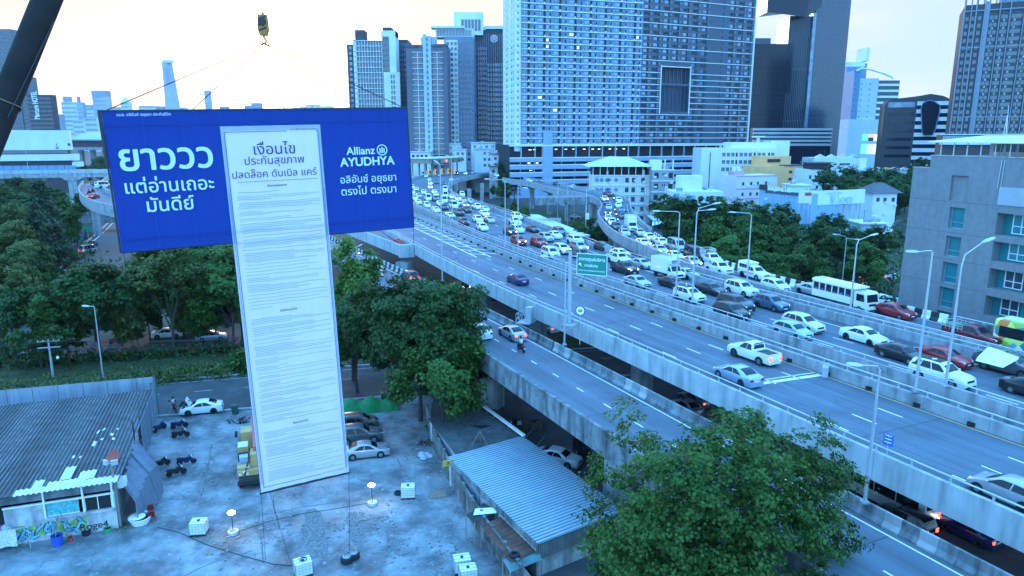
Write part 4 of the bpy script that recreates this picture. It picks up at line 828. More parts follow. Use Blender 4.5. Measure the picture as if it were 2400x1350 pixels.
t, w, zt=low('sign_board', 'small white board with red print at the workshop corner', 1884, 1915, 200, 447, M_TWW, .3, z0=zat(476, 200), cat='sign');slab(t, w*.45, w*.95, -.06, -.02, zt-1.4, zt-.5, M_RED, 'red_print');b=MB();[b.bx(w*x, w*x+.15, .3, .5, 0, zt) for x in (.1, .85)];b.build('post', M_GALV, t)
t, w, zt=low('apartment_block', 'low white building with a wavy roof edge behind the yellow block', 1912, 2032, 345, 370, mat('pale white render', (.55, .62, .66), .75, var=.06, scale=.2), 14)
rows(t, w, (.42, .55, .6, .68, .9), [zt-3, zt-6.5], 1.8, 1.0);slab(t, w*.86, w, -2, 12, 0, zt, M_TWW, 'side_wing');b=MB();P=[(w*(.02+k*.11), 1, zt+(1.6 if k%2 else .2)) for k in range(8)];b.strip([Vector(p) for p in P], [Vector((p[0], 1.3, zt-.5)) for p in P]);b.tube(P, .25, 5);b.build('wavy_parapet', M_TWW, t)
t, w, zt=low('house', 'pale house with a dark terrace room under a brown roof', 1895, 1955, 285, 397, MATS['pale white render'], 11)
slab(t, w*.2, w*.95, -.3, 8, zt, zt+2.4, M_RECESS, 'terrace_room');slab(t, w*.1, w*1.05, -1, 9, zt+2.4, zt+2.8, mat('brown roof', (.16, .12, .10), .8, var=.2), 'roof');rows(t, w, (.2, .5, .75), [zt-3, zt-7], .9, 1.4)
t, w, zt=low('house', 'white low house at the foot of the yellow block', 1868, 1912, 245, 436, M_TWW, 9);rows(t, w, (.3, .7), [zt-1.6, zt-4.4], 1.2, 1.2);slab(t, -.5, w+.5, -.6, 9.5, zt, zt+.4, M_ROOFW, 'roof')
t, w, zt=low('house', 'white house with a grey tiled roof among the trees beside the office building', 2062, 2118, 232, 452, M_TWW, 10);rows(t, w, (.2, .5, .85), [zt-2.2], 1.0, 1.3)
MB().add([(-1.5, -1.2, zt), (w+1.5, -1.2, zt), (w+1.5, 11, zt), (-1.5, 11, zt), (w*.3, 5, zt+3), (w*.7, 5, zt+3)], [(0, 1, 5, 4), (1, 2, 5), (2, 3, 4, 5), (3, 0, 4), (3, 2, 1, 0)]).build('roof', mat('slate tiles', (.09, .09, .10), .8, var=.2, scale=2), t)
t, w, zt=low('shed', 'low shed with a blue-white sheet fence behind the park trees', 2040, 2100, 195, 525, MATS['pale blue sheet wall'], 8);slab(t, -.6, w+.6, -1, 9, zt, zt+.3, M_ROOFW, 'roof')
t, w, zt=low('elevated_car_park', 'low pale deck with a few parked cars between trees and dark office', 2035, 2135, 330, 400, M_CONCP, 14, z0=4);b=MB();[b.bx(w*k/5, w*k/5+.6, 1, 1.6, 0, 4) for k in range(6)];b.build('column', M_CONC, t)
# cluster behind the toll plaza
def hh(label, uL, uR, y, vt, m, ws, roof=None, zrow=1, dy=9., rec=False):
 t, w, zt=low('house', label, uL, uR, y, vt, m, dy)
 rows(t, w, ws, [zt-2.2-3.4*k for k in range(zrow)], 1.4, 1.5, M_RECESS if rec else M_WIN)
 slab(t, -.5, w+.5, -.7, dy+.4, zt, zt+.5, roof or M_ROOFW, 'roof');return t, w, zt
hh('low white building with a flat eave and dark arched openings left of the toll plaza', 940, 1008, 420, 357, M_TWW, (.1, .25, .4, .55, .7, .85), zrow=2, rec=True)
hh('pinkish house with a flat cap behind the toll plaza left side', 963, 1003, 440, 337, mat('salmon render', (.50, .40, .36), .8, var=.1), (.2, .5, .8), zrow=2)
hh('white house with round-topped roof line behind the toll canopy', 1034, 1078, 432, 338, M_CREAM, (.2, .5, .8), zrow=3)
hh('cream house with a wide eave left of the red-eaved house', 1064, 1092, 425, 351, M_TWW, (.3, .7), zrow=2)
hh('white house with an open pergola roof behind the toll canopy right side', 1104, 1160, 430, 335, M_TWW, (.15, .4, .65, .9), zrow=1)
hh('tall plain white house right of the toll canopy', 1112, 1152, 412, 350, mat('pale house render', (.56, .62, .65), .8, var=.08, scale=.3), (.6, .85), zrow=3)
t, w, zt=hh('white house with a reddish eave at the foot of the slab tower', 1150, 1186, 405, 362, M_TWW, (.3, .7), mat('red eave', (.40, .14, .12), .7, var=.1), zrow=2)
hh('small hut with a dark red roof beside the toll plaza', 1146, 1166, 372, 391, MATS['mauve grey render'], (.5, ), mat('dark red roof', (.22, .05, .05), .8, var=.1), zrow=1, dy=6)
hh('plain pale wall of houses behind the toll booths', 1000, 1110, 445, 352, MATS['pale house render'], (.1, .2, .3, .45, .6, .75, .9), zrow=2)
# toll plaza
o1, o2=RD(123, 352, Z_J), RD(163, 380, Z_J);d=o2-o1
t=thing('toll_plaza', 'toll plaza canopy with a brown fascia over lit booths and lanes', 'toll plaza', o1, math.atan2(d.y, d.x));w=math.hypot(d.x, d.y)*.62
hq=9.0;slab(t, -1, w, -2, 12, hq-2.4, hq, mat('brown fascia', (.30, .24, .20), .6, var=.08), 'canopy');slab(t, -1.5, w+.5, -2.4, 12.4, hq, hq+.4, M_TWW, 'canopy_edge')
b=MB();[b.bx(w*k/5-.35, w*k/5+.35, 1, 1.7, 0, hq-2.4) for k in range(6)];[b.bx(w*k/5-.35, w*k/5+.35, 9, 9.7, 0, hq-2.4) for k in range(6)];b.build('column', M_CONC, t)
for k in range(5):
 m=MB();m.bx(w*(k+.5)/5-.8, w*(k+.5)/5+.8, 2, 5, .25, 2.6);q=m.build('toll_booth', M_TWW, t);m=MB();m.bx(w*(k+.5)/5-.82, w*(k+.5)/5+.82, 2.2, 4.8, 1.3, 2.3);m.build('window', M_WIN, q);m=MB();m.bx(w*(k+.5)/5-.95, w*(k+.5)/5+.95, -2, 6, 0, .25);m.build('island', M_CONC, t)
 m=MB();m.bx(w*(k+.5)/5-.5, w*(k+.5)/5+.5, 1.2, 1.4, .3, 3.6);m.build('striped_board', mat('lit amber board', (.75, .38, .08), emit=(1, .5, .12), es=.25, var=0), t)
 m=MB();m.bx(w*(k+.25)/5, w*(k+.25)/5+1.2, -2.5, -2.42, hq-1.8, hq-.8);m.build('lane_signal', mat('lit red lane signal', (.5, .05, .04), emit=(1, .1, .06), es=3 if k==2 else .2, var=0) if k==2 else M_BLK, t)
# flat white canopy next to the jammed lanes
zc=6.5;P=[G(1170, 500, zc), G(1262, 503, zc), G(1384, 551, zc), G(1330, 556, zc), G(1250, 525, zc)]
t=thing('shelter_roof', 'long flat white shelter roof beside the jammed expressway', 'shelter', (0, 0, 0));m=MB();m.prism([(p.x, p.y) for p in P], zc-.4, zc);m.build('roof', M_TWW, t);m=MB();[m.box((P[i].x*.97+P[(i+2)%5].x*.03, P[i].y*.97+P[(i+2)%5].y*.03, (zc-.4)/2), (.3, .3, zc-.4)) for i in range(5)];m.build('post', M_GALV, t)
zc=3.2;P=[G(1515, 505, zc), G(1600, 500, zc), G(1612, 512, zc), G(1530, 518, zc)]
t=thing('market_roof', 'flat grey canopy over the street stalls behind the curved ramp', 'canopy', (0, 0, 0));m=MB();m.prism([(p.x, p.y) for p in P], zc, zc+.25);m.build('roof', M_ROOFW, t);m=MB();[m.box((p.x, p.y, zc/2), (.2, .2, zc)) for p in P];m.build('post', M_GALV, t)
zc=2.6;P=[G(1530, 517, zc), G(1560, 512, zc), G(1562, 522, zc), G(1528, 529, zc)]
t=thing('striped_awning', 'white and blue striped awning over a stall behind the curved ramp', 'awning', (0, 0, 0))
m=MB()
for k in range(8):
 a0=P[0].lerp(P[1], k/8);a1=P[0].lerp(P[1], (k+1)/8);b0=P[3].lerp(P[2], k/8);b1=P[3].lerp(P[2], (k+1)/8);m.add([a0+Vector((0, 0, .8)), a1+Vector((0, 0, .8)), b1, b0], [(0, 1, 2, 3)], k%2)
m.build('cloth', [M_TWW, MATS['blue render']], t);m=MB();[m.box((p.x, p.y, zc/2), (.12, .12, zc)) for p in P];m.build('post', M_GALV, t)
# concrete crossing bridge seen below the curved ramp, with street beyond
t=thing('cross_street_bridge', 'dark cross bridge on pale columns below the curved ramp', 'bridge', (0, 0, 0));a_, b_=AY(1255, 470, 216), AY(1378, 468, 216)
MB().bar(a_, b_, 8, 2.2).build('girder', M_CONCW, t);p=AY(1301, 500, 214);MB().box((p.x, p.y, 3.6), (3.6, 2, 7.2)).build('column', M_CONCP, t)
structure('cross_street', MB().poly([G(1240, 560, .015), G(1460, 545, .015), G(1460, 450, .015), G(1180, 450, .015)]), M_ASPH2)
structure('far_street', MB().poly([G(1490, 500, .02), G(1640, 540, .02), G(1700, 580, .02), G(1640, 610, .02), G(1480, 545, .02)]), MATS['slip road asphalt'])
structure('rear_street', MB().poly([G(1890, 640, .02), G(2200, 620, .02), G(2200, 700, .02), G(1950, 740, .02)]), M_ASPH2)
# --- grey office block on the right
P0=hz(2149, 101);ANG=rad(-70);t=thing('office_building', 'grey concrete office block with recessed teal windows and a white canopied roof', 'building', (P0.x, P0.y, 0), ANG)
def off_(u, v):return VP(u, v, P0, ANG)
M_GREY=mat('grey textured render', (.215, .225, .235), .9, var=.10, scale=1.2, detail=10, bump=.5, streak=.12)
M_TEAL=mat('teal shutter glass', (.02, .20, .22), .25, var=.15, scale=.4)
zt=off_(2230, 366)[1];zs_=off_(2160, 393)[1];xstep=off_(2181, 380)[0];xr=off_(2352, 400)[0];xe=xr+24
wz=[]
cols1=[]
for (uL, uR, v0, v1)in ((2227, 2263, 485, 535), (2217, 2254, 552, 600), (2207, 2246, 612, 661), (2200, 2238, 670, 718), (2191, 2231, 724, 772)):
 x0, za=off_(uL, v0);x1, _=off_(uR, v0);_, zb2=off_(uL, v1);cols1.append((x0, x1, zb2, za))
xa, xb=cols1[0][0], cols1[0][1]
blank=(off_(2231, 410)[0], off_(2272, 410)[0], off_(2232, 470)[1], off_(2236, 411)[1])
cols2=[]
for (uL, v0, v1)in ((2351, 500, 553), (2342, 567, 614), (2331, 630, 678), (2321, 694, 742)):
 x0, za=off_(uL, v0);_, zb2=off_(uL, v1);cols2.append((xr-.4, xe, zb2, za))
def wall_with_holes(x0, x1, z0, z1, holes, y0=0., dep=.6):
 b=MB();xsn=sorted({x0, x1, *[h[0] for h in holes], *[h[1] for h in holes]});zsn=sorted({z0, z1, *[h[2] for h in holes], *[h[3] for h in holes]})
 for i in range(len(xsn)-1):
  for j in range(len(zsn)-1):
   cx, cz=(xsn[i]+xsn[i+1])/2, (zsn[j]+zsn[j+1])/2
   if any(h[0]<cx<h[1]and h[2]<cz<h[3] for h in holes):continue
   b.add([(xsn[i], y0, zsn[j]), (xsn[i+1], y0, zsn[j]), (xsn[i+1], y0, zsn[j+1]), (xsn[i], y0, zsn[j+1])], [(0, 1, 2, 3)])
 for h in holes:
  q=[(h[0], h[2]), (h[1], h[2]), (h[1], h[3]), (h[0], h[3])]
  for k in range(4):
   a, c=q[k], q[(k+1)%4];b.add([(a[0], y0, a[1]), (c[0], y0, c[1]), (c[0], y0+dep, c[1]), (a[0], y0+dep, a[1])], [(3, 2, 1, 0)])
 return b
xw=xa;holes1=[(xw, xb, c[2], c[3]) for c in cols1]+[(blank[0], blank[1], blank[2], blank[3])]
xm_=xr-.5
b=wall_with_holes(xstep, xm_, 0, zt, holes1);b2=wall_with_holes(0, xstep, 0, zs_, []);b.add(b2.v, b2.f);b.add([(0, 0, 0), (0, 18, 0), (0, 18, zs_), (0, 0, zs_)], [(0, 3, 2, 1)]);b.add([(0, 0, zs_), (xstep, 0, zs_), (xstep, 18, zs_), (0, 18, zs_)], [(0, 1, 2, 3)]);b.add([(xstep, 0, zs_), (xstep, 18, zs_), (xstep, 18, zt), (xstep, 0, zt)], [(0, 3, 2, 1)]);b.add([(xstep, 0, zt), (xe, 0, zt), (xe, 18, zt), (xstep, 18, zt)], [(0, 1, 2, 3)])
wh=[]
for x0, x1, z0, z1 in cols2:wh.append((xm_+.5, xm_+8.2, z0, z1));wh.append((xm_+9.4, xm_+17, z0, z1))
b3=wall_with_holes(xm_, xe, 0, zt, wh, .0, 1.4);b.add(b3.v, b3.f);b.build('wall', M_GREY, t)
for (x0, x1, z0, z1)in holes1[:-1]:
 q=MB().bx(x0, x1, .55, .62, z0, z1).build('window', M_TEAL, t);m=MB();m.bx(x0, x0+.09, .45, .55, z0, z1);m.bx(x0, x1, .45, .55, z0, z0+.07);m.bx(x0, x1, .45, .55, z0+(z1-z0)*.28, z0+(z1-z0)*.28+.04);m.build('frame', M_GALV, q)
MB().bx(blank[0], blank[1], .35, .62, blank[2], blank[3]).build('blind_panel', M_GREY, t)
for x0, x1, z0, z1 in wh:
 MB().bx(x0, x1, 1.35, 1.5, z0, z1).build('recess_wall', M_TEAL, t);xc0, xc1=x0+1.3, x0+3.6
 q=MB().bx(xc0, xc1, 1.2, 1.34, z0+.25, z1-.1).build('window', M_WIN if z1<cols2[1][2]else M_TEAL, t);m=MB()
 for xx in (xc0, (xc0+xc1)/2-.05, xc1-.1):m.bx(xx, xx+.1, 1.1, 1.22, z0+.25, z1-.1)
 for zz in (z0+.25, z0+(z1-z0)*.42, z1-.2):m.bx(xc0, xc1, 1.12, 1.21, zz, zz+.1)
 m.build('frame', M_SLAB, q)
b=MB();zb2=cols2[0][3];b.bx(xm_+.4, xe, -.15, .02, zb2+1.0, zb2+3.2);b.build('pale_band', mat('pale grey render', (.36, .40, .44), .85, var=.08, scale=.5), t)
b=MB();b.tube([(xm_+.2, -.08, zt-.3), (xm_+.1, -.08, zb2+3)], .06, 6);b.tube([(xm_+.55, -.08, zt-.3), (xm_+.5, -.08, zb2+3)], .05, 6);b.build('drain_pipe', M_GALV, t)
b=MB();b.bx(xstep-.1, xe, -.06, .25, zt, zt+.12);b.bx(-.05, xstep, -.06, .25, zs_, zs_+.1);b.build('coping', M_CONCP, t)
b=MB();[b.bx(0, xm_, -.012, 0, zz, zz+.04) for zz in (cols1[0][3]+.7, cols1[1][3]+.45, cols1[2][3]+.4, cols1[3][3]+.4)];b.build('render_joint', M_TWD, t)
zr=off_(2230, 345)[1];b=MB();b.add([(xstep-.6, -.3, zt+1.9), (xe, -.3, zt+1.7), (xe, 9, zt+2.7), (xstep+.6, 9, zt+2.7), (xstep-.6, -.3, zt+1.75), (xe, -.3, zt+1.55), (xe, 9, zt+2.5), (xstep+.6, 9, zt+2.5)], [(0, 1, 2, 3), (7, 6, 5, 4), (4, 5, 1, 0), (3, 7, 4, 0), (2, 6, 7, 3)]);b.build('roof_canopy', M_TWW, t)
b=MB();[b.bx(xstep+.8+k*1.9, xstep+.9+k*1.9, .6, .7, zt, zt+1.8) for k in range(12)];b.build('canopy_post', M_SLAB, t);MB().bx(xstep+3, xe, 7, 12, zt, zt+2.3).build('roof_room', M_TWW, t);window_set(t, [(xstep+4.2+k*1.7, zt+1.2, 1.2, 1.3, 6.95) for k in range(10)], M_WIN)
b=MB();b.tube([(xm_-3.2, 4, zt), (xm_-2.9, 4, zt+5.2)], .05, 4);b.tube([(xm_-2.5, 4, zt), (xm_-2.9, 4, zt+5.2)], .05, 4);b.tube([(xm_-2.9, 4.6, zt), (xm_-2.9, 4, zt+6.4)], .05, 4);[b.bar((xm_-3.2+.06*k, 4, zt+.9*k), (xm_-2.5-.07*k, 4, zt+.9*k), .05) for k in range(1, 5)];b.build('antenna_mast', M_GALV, t)
# ================================================================== TREES
leafmat('leaf dark', (.016, .044, .014), (.042, .100, .022), (.13, .23, .04))
leafmat('leaf mid', (.020, .058, .016), (.062, .142, .024), (.22, .34, .06))
leafmat('leaf bright', (.045, .105, .018), (.11, .22, .035), (.36, .50, .07))
leafmat('leaf olive', (.042, .070, .018), (.095, .135, .032), (.19, .22, .06))
leafmat('needle', (.032, .060, .030), (.066, .105, .054), (.11, .16, .08))
M_BARK=mat('bark', (.055, .042, .032), .95, var=.3, scale=4, bump=.4)
def ball(r, n):
 d=r.normal(size=(n, 3));d/=np.linalg.norm(d, axis=1)[:, None];return d*(r.random(n)**.45)[:, None]
def crown_mesh(name, seed, rx, ry, rz, clumps, per, leaf, m, rc=.9, hollow=.55, bias=.35, flat=.55, lump=.35, cone=False, bough=18, boughs=None):
 r=np.random.default_rng(seed);n=clumps
 d=r.normal(size=(n, 3));d/=np.linalg.norm(d, axis=1)[:, None]
# boughs first: uneven ellipsoid of separate leafy masses, clumps gathered round each
 nb=max(6, int(n/bough));bd=r.normal(size=(nb, 3));bd/=np.linalg.norm(bd, axis=1)[:, None];bd[:, 2]=np.where(bd[:, 2]<-.55, -bd[:, 2], bd[:, 2])
 bl=(hollow+(1-hollow)*r.random(nb)**.5)*(1-lump*.6+1.25*lump*r.random(nb)**1.5);bc=bd*bl[:, None]*np.array([rx, ry, rz]);bt=r.random(nb)
 bi=r.integers(0, nb, n);br=(.24+.17*r.random(nb))*(rx+ry+rz)/3
 if boughs is not None:bc=np.array([q[:3] for q in boughs]);br=np.array([q[3] for q in boughs]);nb=len(br);bt=r.random(nb);wgt=br**2.2;bi=r.choice(nb, n, p=wgt/wgt.sum())
 c=bc[bi]+ball(r, n)*br[bi][:, None]*np.array([.9, .9, 1.25]);c[:, 2]=np.where((c[:, 2]<-rz*.75)&(boughs is None), -rz*.75+(c[:, 2]+rz*.75)*.3, c[:, 2])
 if cone:
  h=r.random(n);a=r.random(n)*6.283;rr=(1-h)**.8*(.35+.65*r.random(n));c=np.stack([np.cos(a)*rr*rx, np.sin(a)*rr*ry, (h*2-1)*rz], 1)
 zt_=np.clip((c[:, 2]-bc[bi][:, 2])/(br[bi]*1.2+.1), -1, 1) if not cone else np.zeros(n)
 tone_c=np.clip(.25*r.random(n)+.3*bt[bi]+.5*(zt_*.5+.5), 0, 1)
 N=n*per;ci=np.repeat(np.arange(n), per)
 rcs=rc*(.6+.8*r.random(n))
 off=ball(r, N)*(rcs[ci]*.8)[:, None];off[:, 2]*=flat
 p=c[ci]+off
# leaf frame: droops outward
 outw=p/np.array([rx, ry, rz]);outw[:, 2]+=bias;outw+=r.normal(size=(N, 3))*.55;outw/=np.linalg.norm(outw, axis=1)[:, None]
 t=r.normal(size=(N, 3));t-=outw*(t*outw).sum(1)[:, None];t/=np.linalg.norm(t, axis=1)[:, None];b=np.cross(outw, t)
 s=leaf*(.65+.7*r.random(N));L=s[:, None];Wd=(s*.42)[:, None]
 v=np.empty((N, 4, 3));v[:, 0]=p-t*L*.5;v[:, 1]=p+b*Wd+outw*(.08*L);v[:, 2]=p+t*L*.5-outw*(.12*L);v[:, 3]=p-b*Wd+outw*(.08*L)
 me=bpy.data.meshes.new(name);me.vertices.add(N*4);me.vertices.foreach_set('co', v.reshape(-1));me.loops.add(N*4);me.loops.foreach_set('vertex_index', np.arange(N*4));me.polygons.add(N);me.polygons.foreach_set('loop_start', np.arange(N)*4);me.polygons.foreach_set('loop_total', np.full(N, 4))
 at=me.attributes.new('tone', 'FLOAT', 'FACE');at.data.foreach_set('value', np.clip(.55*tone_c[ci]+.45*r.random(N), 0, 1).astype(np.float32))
 me.materials.append(MATS[m]);me.update();me.validate();return me, c
def limb_mesh(name, seed, h, z_c, cs, r0, rz_, tips=9):
 rr=random.Random(seed);b=MB();top=Vector((rr.uniform(-.3, .3), rr.uniform(-.3, .3), z_c-rz_*.35))
 P=[Vector((0, 0, 0)), Vector((rr.uniform(-.1, .1), rr.uniform(-.1, .1), top.z*.4)), top];b.tube(P, [r0, r0*.75, r0*.55], 8)
 idx=rr.sample(range(len(cs)), min(tips, len(cs)))
 for i in idx:
  e_=Vector(cs[i])*.8+Vector((0, 0, z_c));s_=P[1].lerp(P[2], rr.uniform(.3, 1));mid=s_.lerp(e_, .5)+Vector((0, 0, .08*h));b.tube([s_, mid, e_], [r0*.38, r0*.22, r0*.05], 5)
 return b.mesh(name, M_BARK, True)
def make_tree(name, label, group, loc, h, rx, ry, rz, seed, clumps, per, leaf, m, rc, rz_rot=0., **k):
 t=thing(name, label, 'tree', loc, rz_rot, group);me, cs=crown_mesh('crown', seed, rx, ry, rz, clumps, per, leaf, m, rc, **k);zc=h-rz
 c=obj('crown', me, t);c.location=(0, 0, zc);obj('trunk', limb_mesh('trunk', seed, h, zc, cs, max(.12, h*.018), rz), t);return t
def tree_at(proto, label, group, loc, s, rot, sz=1.):
 t=copy_tree(proto);t.location=loc;t.rotation_euler=(0, 0, rot);t.scale=(s, s, s*sz);t['label']=label
 if group:t['group']=group
 elif 'group' in t:del t['group']
 return t
# the nearest trees, each grown for its place
NB=[];rb=random.Random(5);TB=Vector((9.9, 34.6, 16.4-6.6))
for u, v, rp in ((1482, 1010, 52), (1520, 1065, 60), (1600, 1050, 45), (1640, 1095, 70), (1712, 985, 55), (1735, 1060, 68), (1795, 1035, 50), (1850, 1075, 55), (1905, 1040, 48), (1945, 1085, 52), (1440, 1130, 58), (1425, 1205, 52), (1400, 1250, 40), (1525, 1165, 75), (1620, 1190, 85), (1720, 1170, 85), (1820, 1165, 78), (1915, 1165, 66), (1965, 1130, 45), (1970, 1245, 45), (1880, 1255, 80), (1770, 1280, 90), (1650, 1300, 90), (1540, 1280, 85), (1450, 1300, 66), (1935, 1310, 45), (1500, 1380, 85), (1620, 1400, 95), (1750, 1390, 95), (1860, 1365, 75), (1430, 1390, 50), (1560, 1480, 90), (1700, 1490, 95), (1820, 1460, 75)):
 for dy in ((-2.2, 1.6) if rp>64 else (rb.uniform(-1.8, 1.8), )):
  q=AY(u+rb.uniform(-8, 8), v, TB.y+dy)-TB;NB.append((q.x, q.y, q.z, rp/1664*42*1.05))
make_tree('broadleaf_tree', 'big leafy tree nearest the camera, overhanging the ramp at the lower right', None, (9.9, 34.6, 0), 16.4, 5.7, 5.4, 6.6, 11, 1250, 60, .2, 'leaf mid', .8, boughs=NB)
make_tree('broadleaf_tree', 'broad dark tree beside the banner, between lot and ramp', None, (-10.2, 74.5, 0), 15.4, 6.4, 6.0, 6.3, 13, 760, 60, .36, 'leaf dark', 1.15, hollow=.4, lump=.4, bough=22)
make_tree('broadleaf_tree', 'bright-topped tree just right of the white banner panel', None, (-20.6, 88, 0), 17.4, 3.6, 3.8, 7.5, 14, 260, 55, .42, 'leaf bright', 1.3, hollow=.45, lump=.3)
make_tree('broadleaf_tree', 'low bushy tree at the corner of the long dark shed', None, (-7.2, 68.5, 0), 10.2, 4.4, 3.8, 3.6, 15, 200, 55, .36, 'leaf mid', 1.2, hollow=.45)
make_tree('broadleaf_tree', 'small street tree beside the white sedan with its bonnet up', None, (-30.3, 78.2, 0), 6.6, 3.2, 2.7, 2.3, 16, 120, 55, .34, 'leaf mid', 1.0, hollow=.4, lump=.35)
for x_, y_, h_, r_, lab, lf in ((-19.2, 83.5, 11.5, 3.9, 'dark bushy tree tucked against the right edge of the white panel', 'leaf dark'), (-14.6, 86.5, 12.6, 4.2, 'dark tree between the bright-topped one and the broad one', 'leaf dark'), (-7.0, 79.5, 13.2, 4.2, 'dark tree behind the broad one, reaching the ramp edge', 'leaf dark'), (-12.5, 95, 9.5, 3.8, 'low tree below the ramp behind the broad dark tree', 'leaf mid')):make_tree('broadleaf_tree', lab, None, (x_, y_, 0), h_, r_, r_, h_*.42, int(h_*10), 240, 56, .38, lf, 1.15, hollow=.4)
PA=make_tree('broadleaf_tree', 'round tree on the verge left of the lamp post', 'trees on the verge', (-58, 96, 0), 12.6, 5.6, 5.6, 5.6, 21, 320, 52, .44, 'leaf dark', 1.3, hollow=.5)
PB=make_tree('broadleaf_tree', 'olive-topped tree on the verge just right of the lamp post', 'trees on the verge', (-49, 99, 0), 15.2, 5.6, 5.6, 6.9, 22, 320, 52, .44, 'leaf olive', 1.3, hollow=.5, lump=.35)
PC=make_tree('broadleaf_tree', 'wide mid-green tree on the verge under the left arm of the banner', 'trees on the verge', (-41, 100.5, 0), 14.6, 5.9, 5.6, 6.5, 23, 320, 52, .44, 'leaf mid', 1.3, hollow=.5)
PCON=make_tree('conifer_tree', 'feathery grey-green conifer beside the slip road', None, (-104.5, 158, 0), 21, 6.4, 6.4, 10.2, 24, 330, 60, .6, 'needle', 1.5, cone=True, flat=.9)
V='trees on the verge'
def GT(u, y):p=hz(u, y);return (p.x, p.y, 0)
for pr, u, y, s, lab in ((PC, 90, 95, .74, 'tree on the verge behind the utility pole'), (PA, 20, 93, .82, 'dark tree at the left edge above the silver car'), (PB, 165, 106, .72, 'second-row tree between the conifer and the lamp post'), (PC, 235, 109, .62, 'low leafy tree right of the lamp post over the avenue'), (PA, 300, 106, .6, 'low dark tree over the avenue below the banner corner'), (PC, 385, 108, .62, 'low leafy tree hiding the cars on the avenue'), (PA, 465, 107, .6, 'low tree left of the banner stem over the avenue'), (PA, 330, 111, 1.0, 'second-row tree below the lower left corner of the banner'), (PC, 430, 113, .98, 'second-row tree directly under the left arm of the banner'), (PA, 530, 106, .95, 'tree touching the left edge of the white banner panel'), (PB, 500, 119, 1.0, 'farther tree half hidden behind the banner stem'), (PB, -40, 98, .8, 'tree cut by the left edge above the avenue')):
 tree_at(pr, lab, V, GT(u, y), s, random.uniform(0, 6))
for pr, u, y, s, lab in ((PC, 10, 165, 1.0, 'bright tree left of the conifer'), (PA, 60, 185, 1.05, 'tree behind the conifer on its left'), (PB, -30, 150, 1.0, 'olive tree at the left edge below the viaduct'), (PA, 25, 205, 1.1, 'dark tree under the viaduct at the left edge'), (PC, 128, 195, .95, 'leafy tree behind the conifer on its right'), (PA, 105, 250, 1.0, 'tree before the first viaduct pier'), (PA, 20, 260, 1.2, 'tree under the viaduct left of the first pier'), (PC, 190, 260, .8, 'tree left of the tight flyover bend'), (PB, -20, 125, .95, 'low tree by the blue fence at the left edge'), (PA, 40, 128, .9, 'dark tree over the blue fence'), (PA, -60, 215, 1.3, 'far tree beyond the left edge by the viaduct')):
 tree_at(pr, lab, 'trees left of the slip road', GT(u, y), s, random.uniform(0, 6))
for u, y, s, lab in ((215, 480, 1.0, 'far round tree right of the white hall'), (250, 470, 1.1, 'far round tree by the banner left edge'), (188, 500, .9, 'far tree against the white hall corner'), (230, 560, 1.2, 'distant tree below the station roof'), (275, 540, 1.1, 'distant tree below the station hidden by the banner')):tree_at(PA, lab, 'far trees by the station', GT(u, y), s, random.uniform(0, 6))
# park on the right
PD=make_tree('broadleaf_tree', 'large dark tree in the middle of the park by the blue wall', 'park trees', GT(1740, 165), 15, 7.4, 7.0, 6.4, 31, 260, 55, .6, 'leaf dark', 1.6, hollow=.55)
PE=make_tree('broadleaf_tree', 'mid-green tree in the park behind the white pickup', 'park trees', GT(1700, 142), 13, 6.6, 6.6, 5.6, 32, 240, 55, .55, 'leaf mid', 1.6, hollow=.55)
for pr, u, y, s, lab in ((PD, 1640, 175, 1.0, 'park tree behind the tall twin-arm lamp'), (PD, 1590, 190, .95, 'leftmost park tree above the parked motorbikes'), (PE, 1690, 205, .95, 'park tree below the pink house'), (PE, 1770, 150, 1.0, 'light green park tree above the white hatchback'), (PD, 1830, 172, .92, 'park tree below the sky-blue wall'), (PE, 1790, 128, .82, 'low park tree at the striped barrier'), (PD, 1860, 145, .8, 'dark park tree above the silver sedan and bus'), (PD, 1930, 165, .74, 'park tree under the phone number billboard'), (PE, 1900, 135, .72, 'park tree over the rear of the white bus'), (PD, 1990, 150, .74, 'spreading park tree above the street with tail lights'), (PE, 2040, 165, .7, 'park tree left of the office building'), (PD, 2085, 155, .72, 'dark tree touching the office building edge'), (PE, 1660, 128, .72, 'bush-like tree beside the surveillance pole'), (PE, 2060, 140, .7, 'small tree at the foot of the office building'), (PD, 1960, 190, .66, 'park tree behind the boundary wall'), (PE, 1850, 122, .62, 'small tree behind the barrier near the silver sedan'), (PE, 1740, 118, .6, 'small shrub-like tree behind the barrier near the striped pickup')):tree_at(pr, lab, 'park trees', GT(u, y), s, random.uniform(0, 6))
for pr, u, y, s, lab in ((PD, 1985, 262, 1.25, 'tall dark tree behind the land-for-sale billboard'), (PE, 2035, 250, 1.1, 'tree right of the billboard above the white house'), (PD, 2085, 285, 1.15, 'dark tree above the roofs left of the office building'), (PE, 2140, 300, 1.2, 'tree above the office building left shoulder'), (PD, 2050, 300, 1.1, 'tree between the wavy white block and the office building'), (PD, 2120, 255, 1.0, 'dark tree against the office building upper left'), (PD, 1960, 372, 1.1, 'round dark tree in front of the striped podium'), (PE, 1945, 270, .9, 'light tree left of the tall dark one'), (PD, 2190, 330, 1.3, 'tree behind the office roof left end')):tree_at(pr, lab, 'trees among the houses', GT(u, y), s, random.uniform(0, 6))
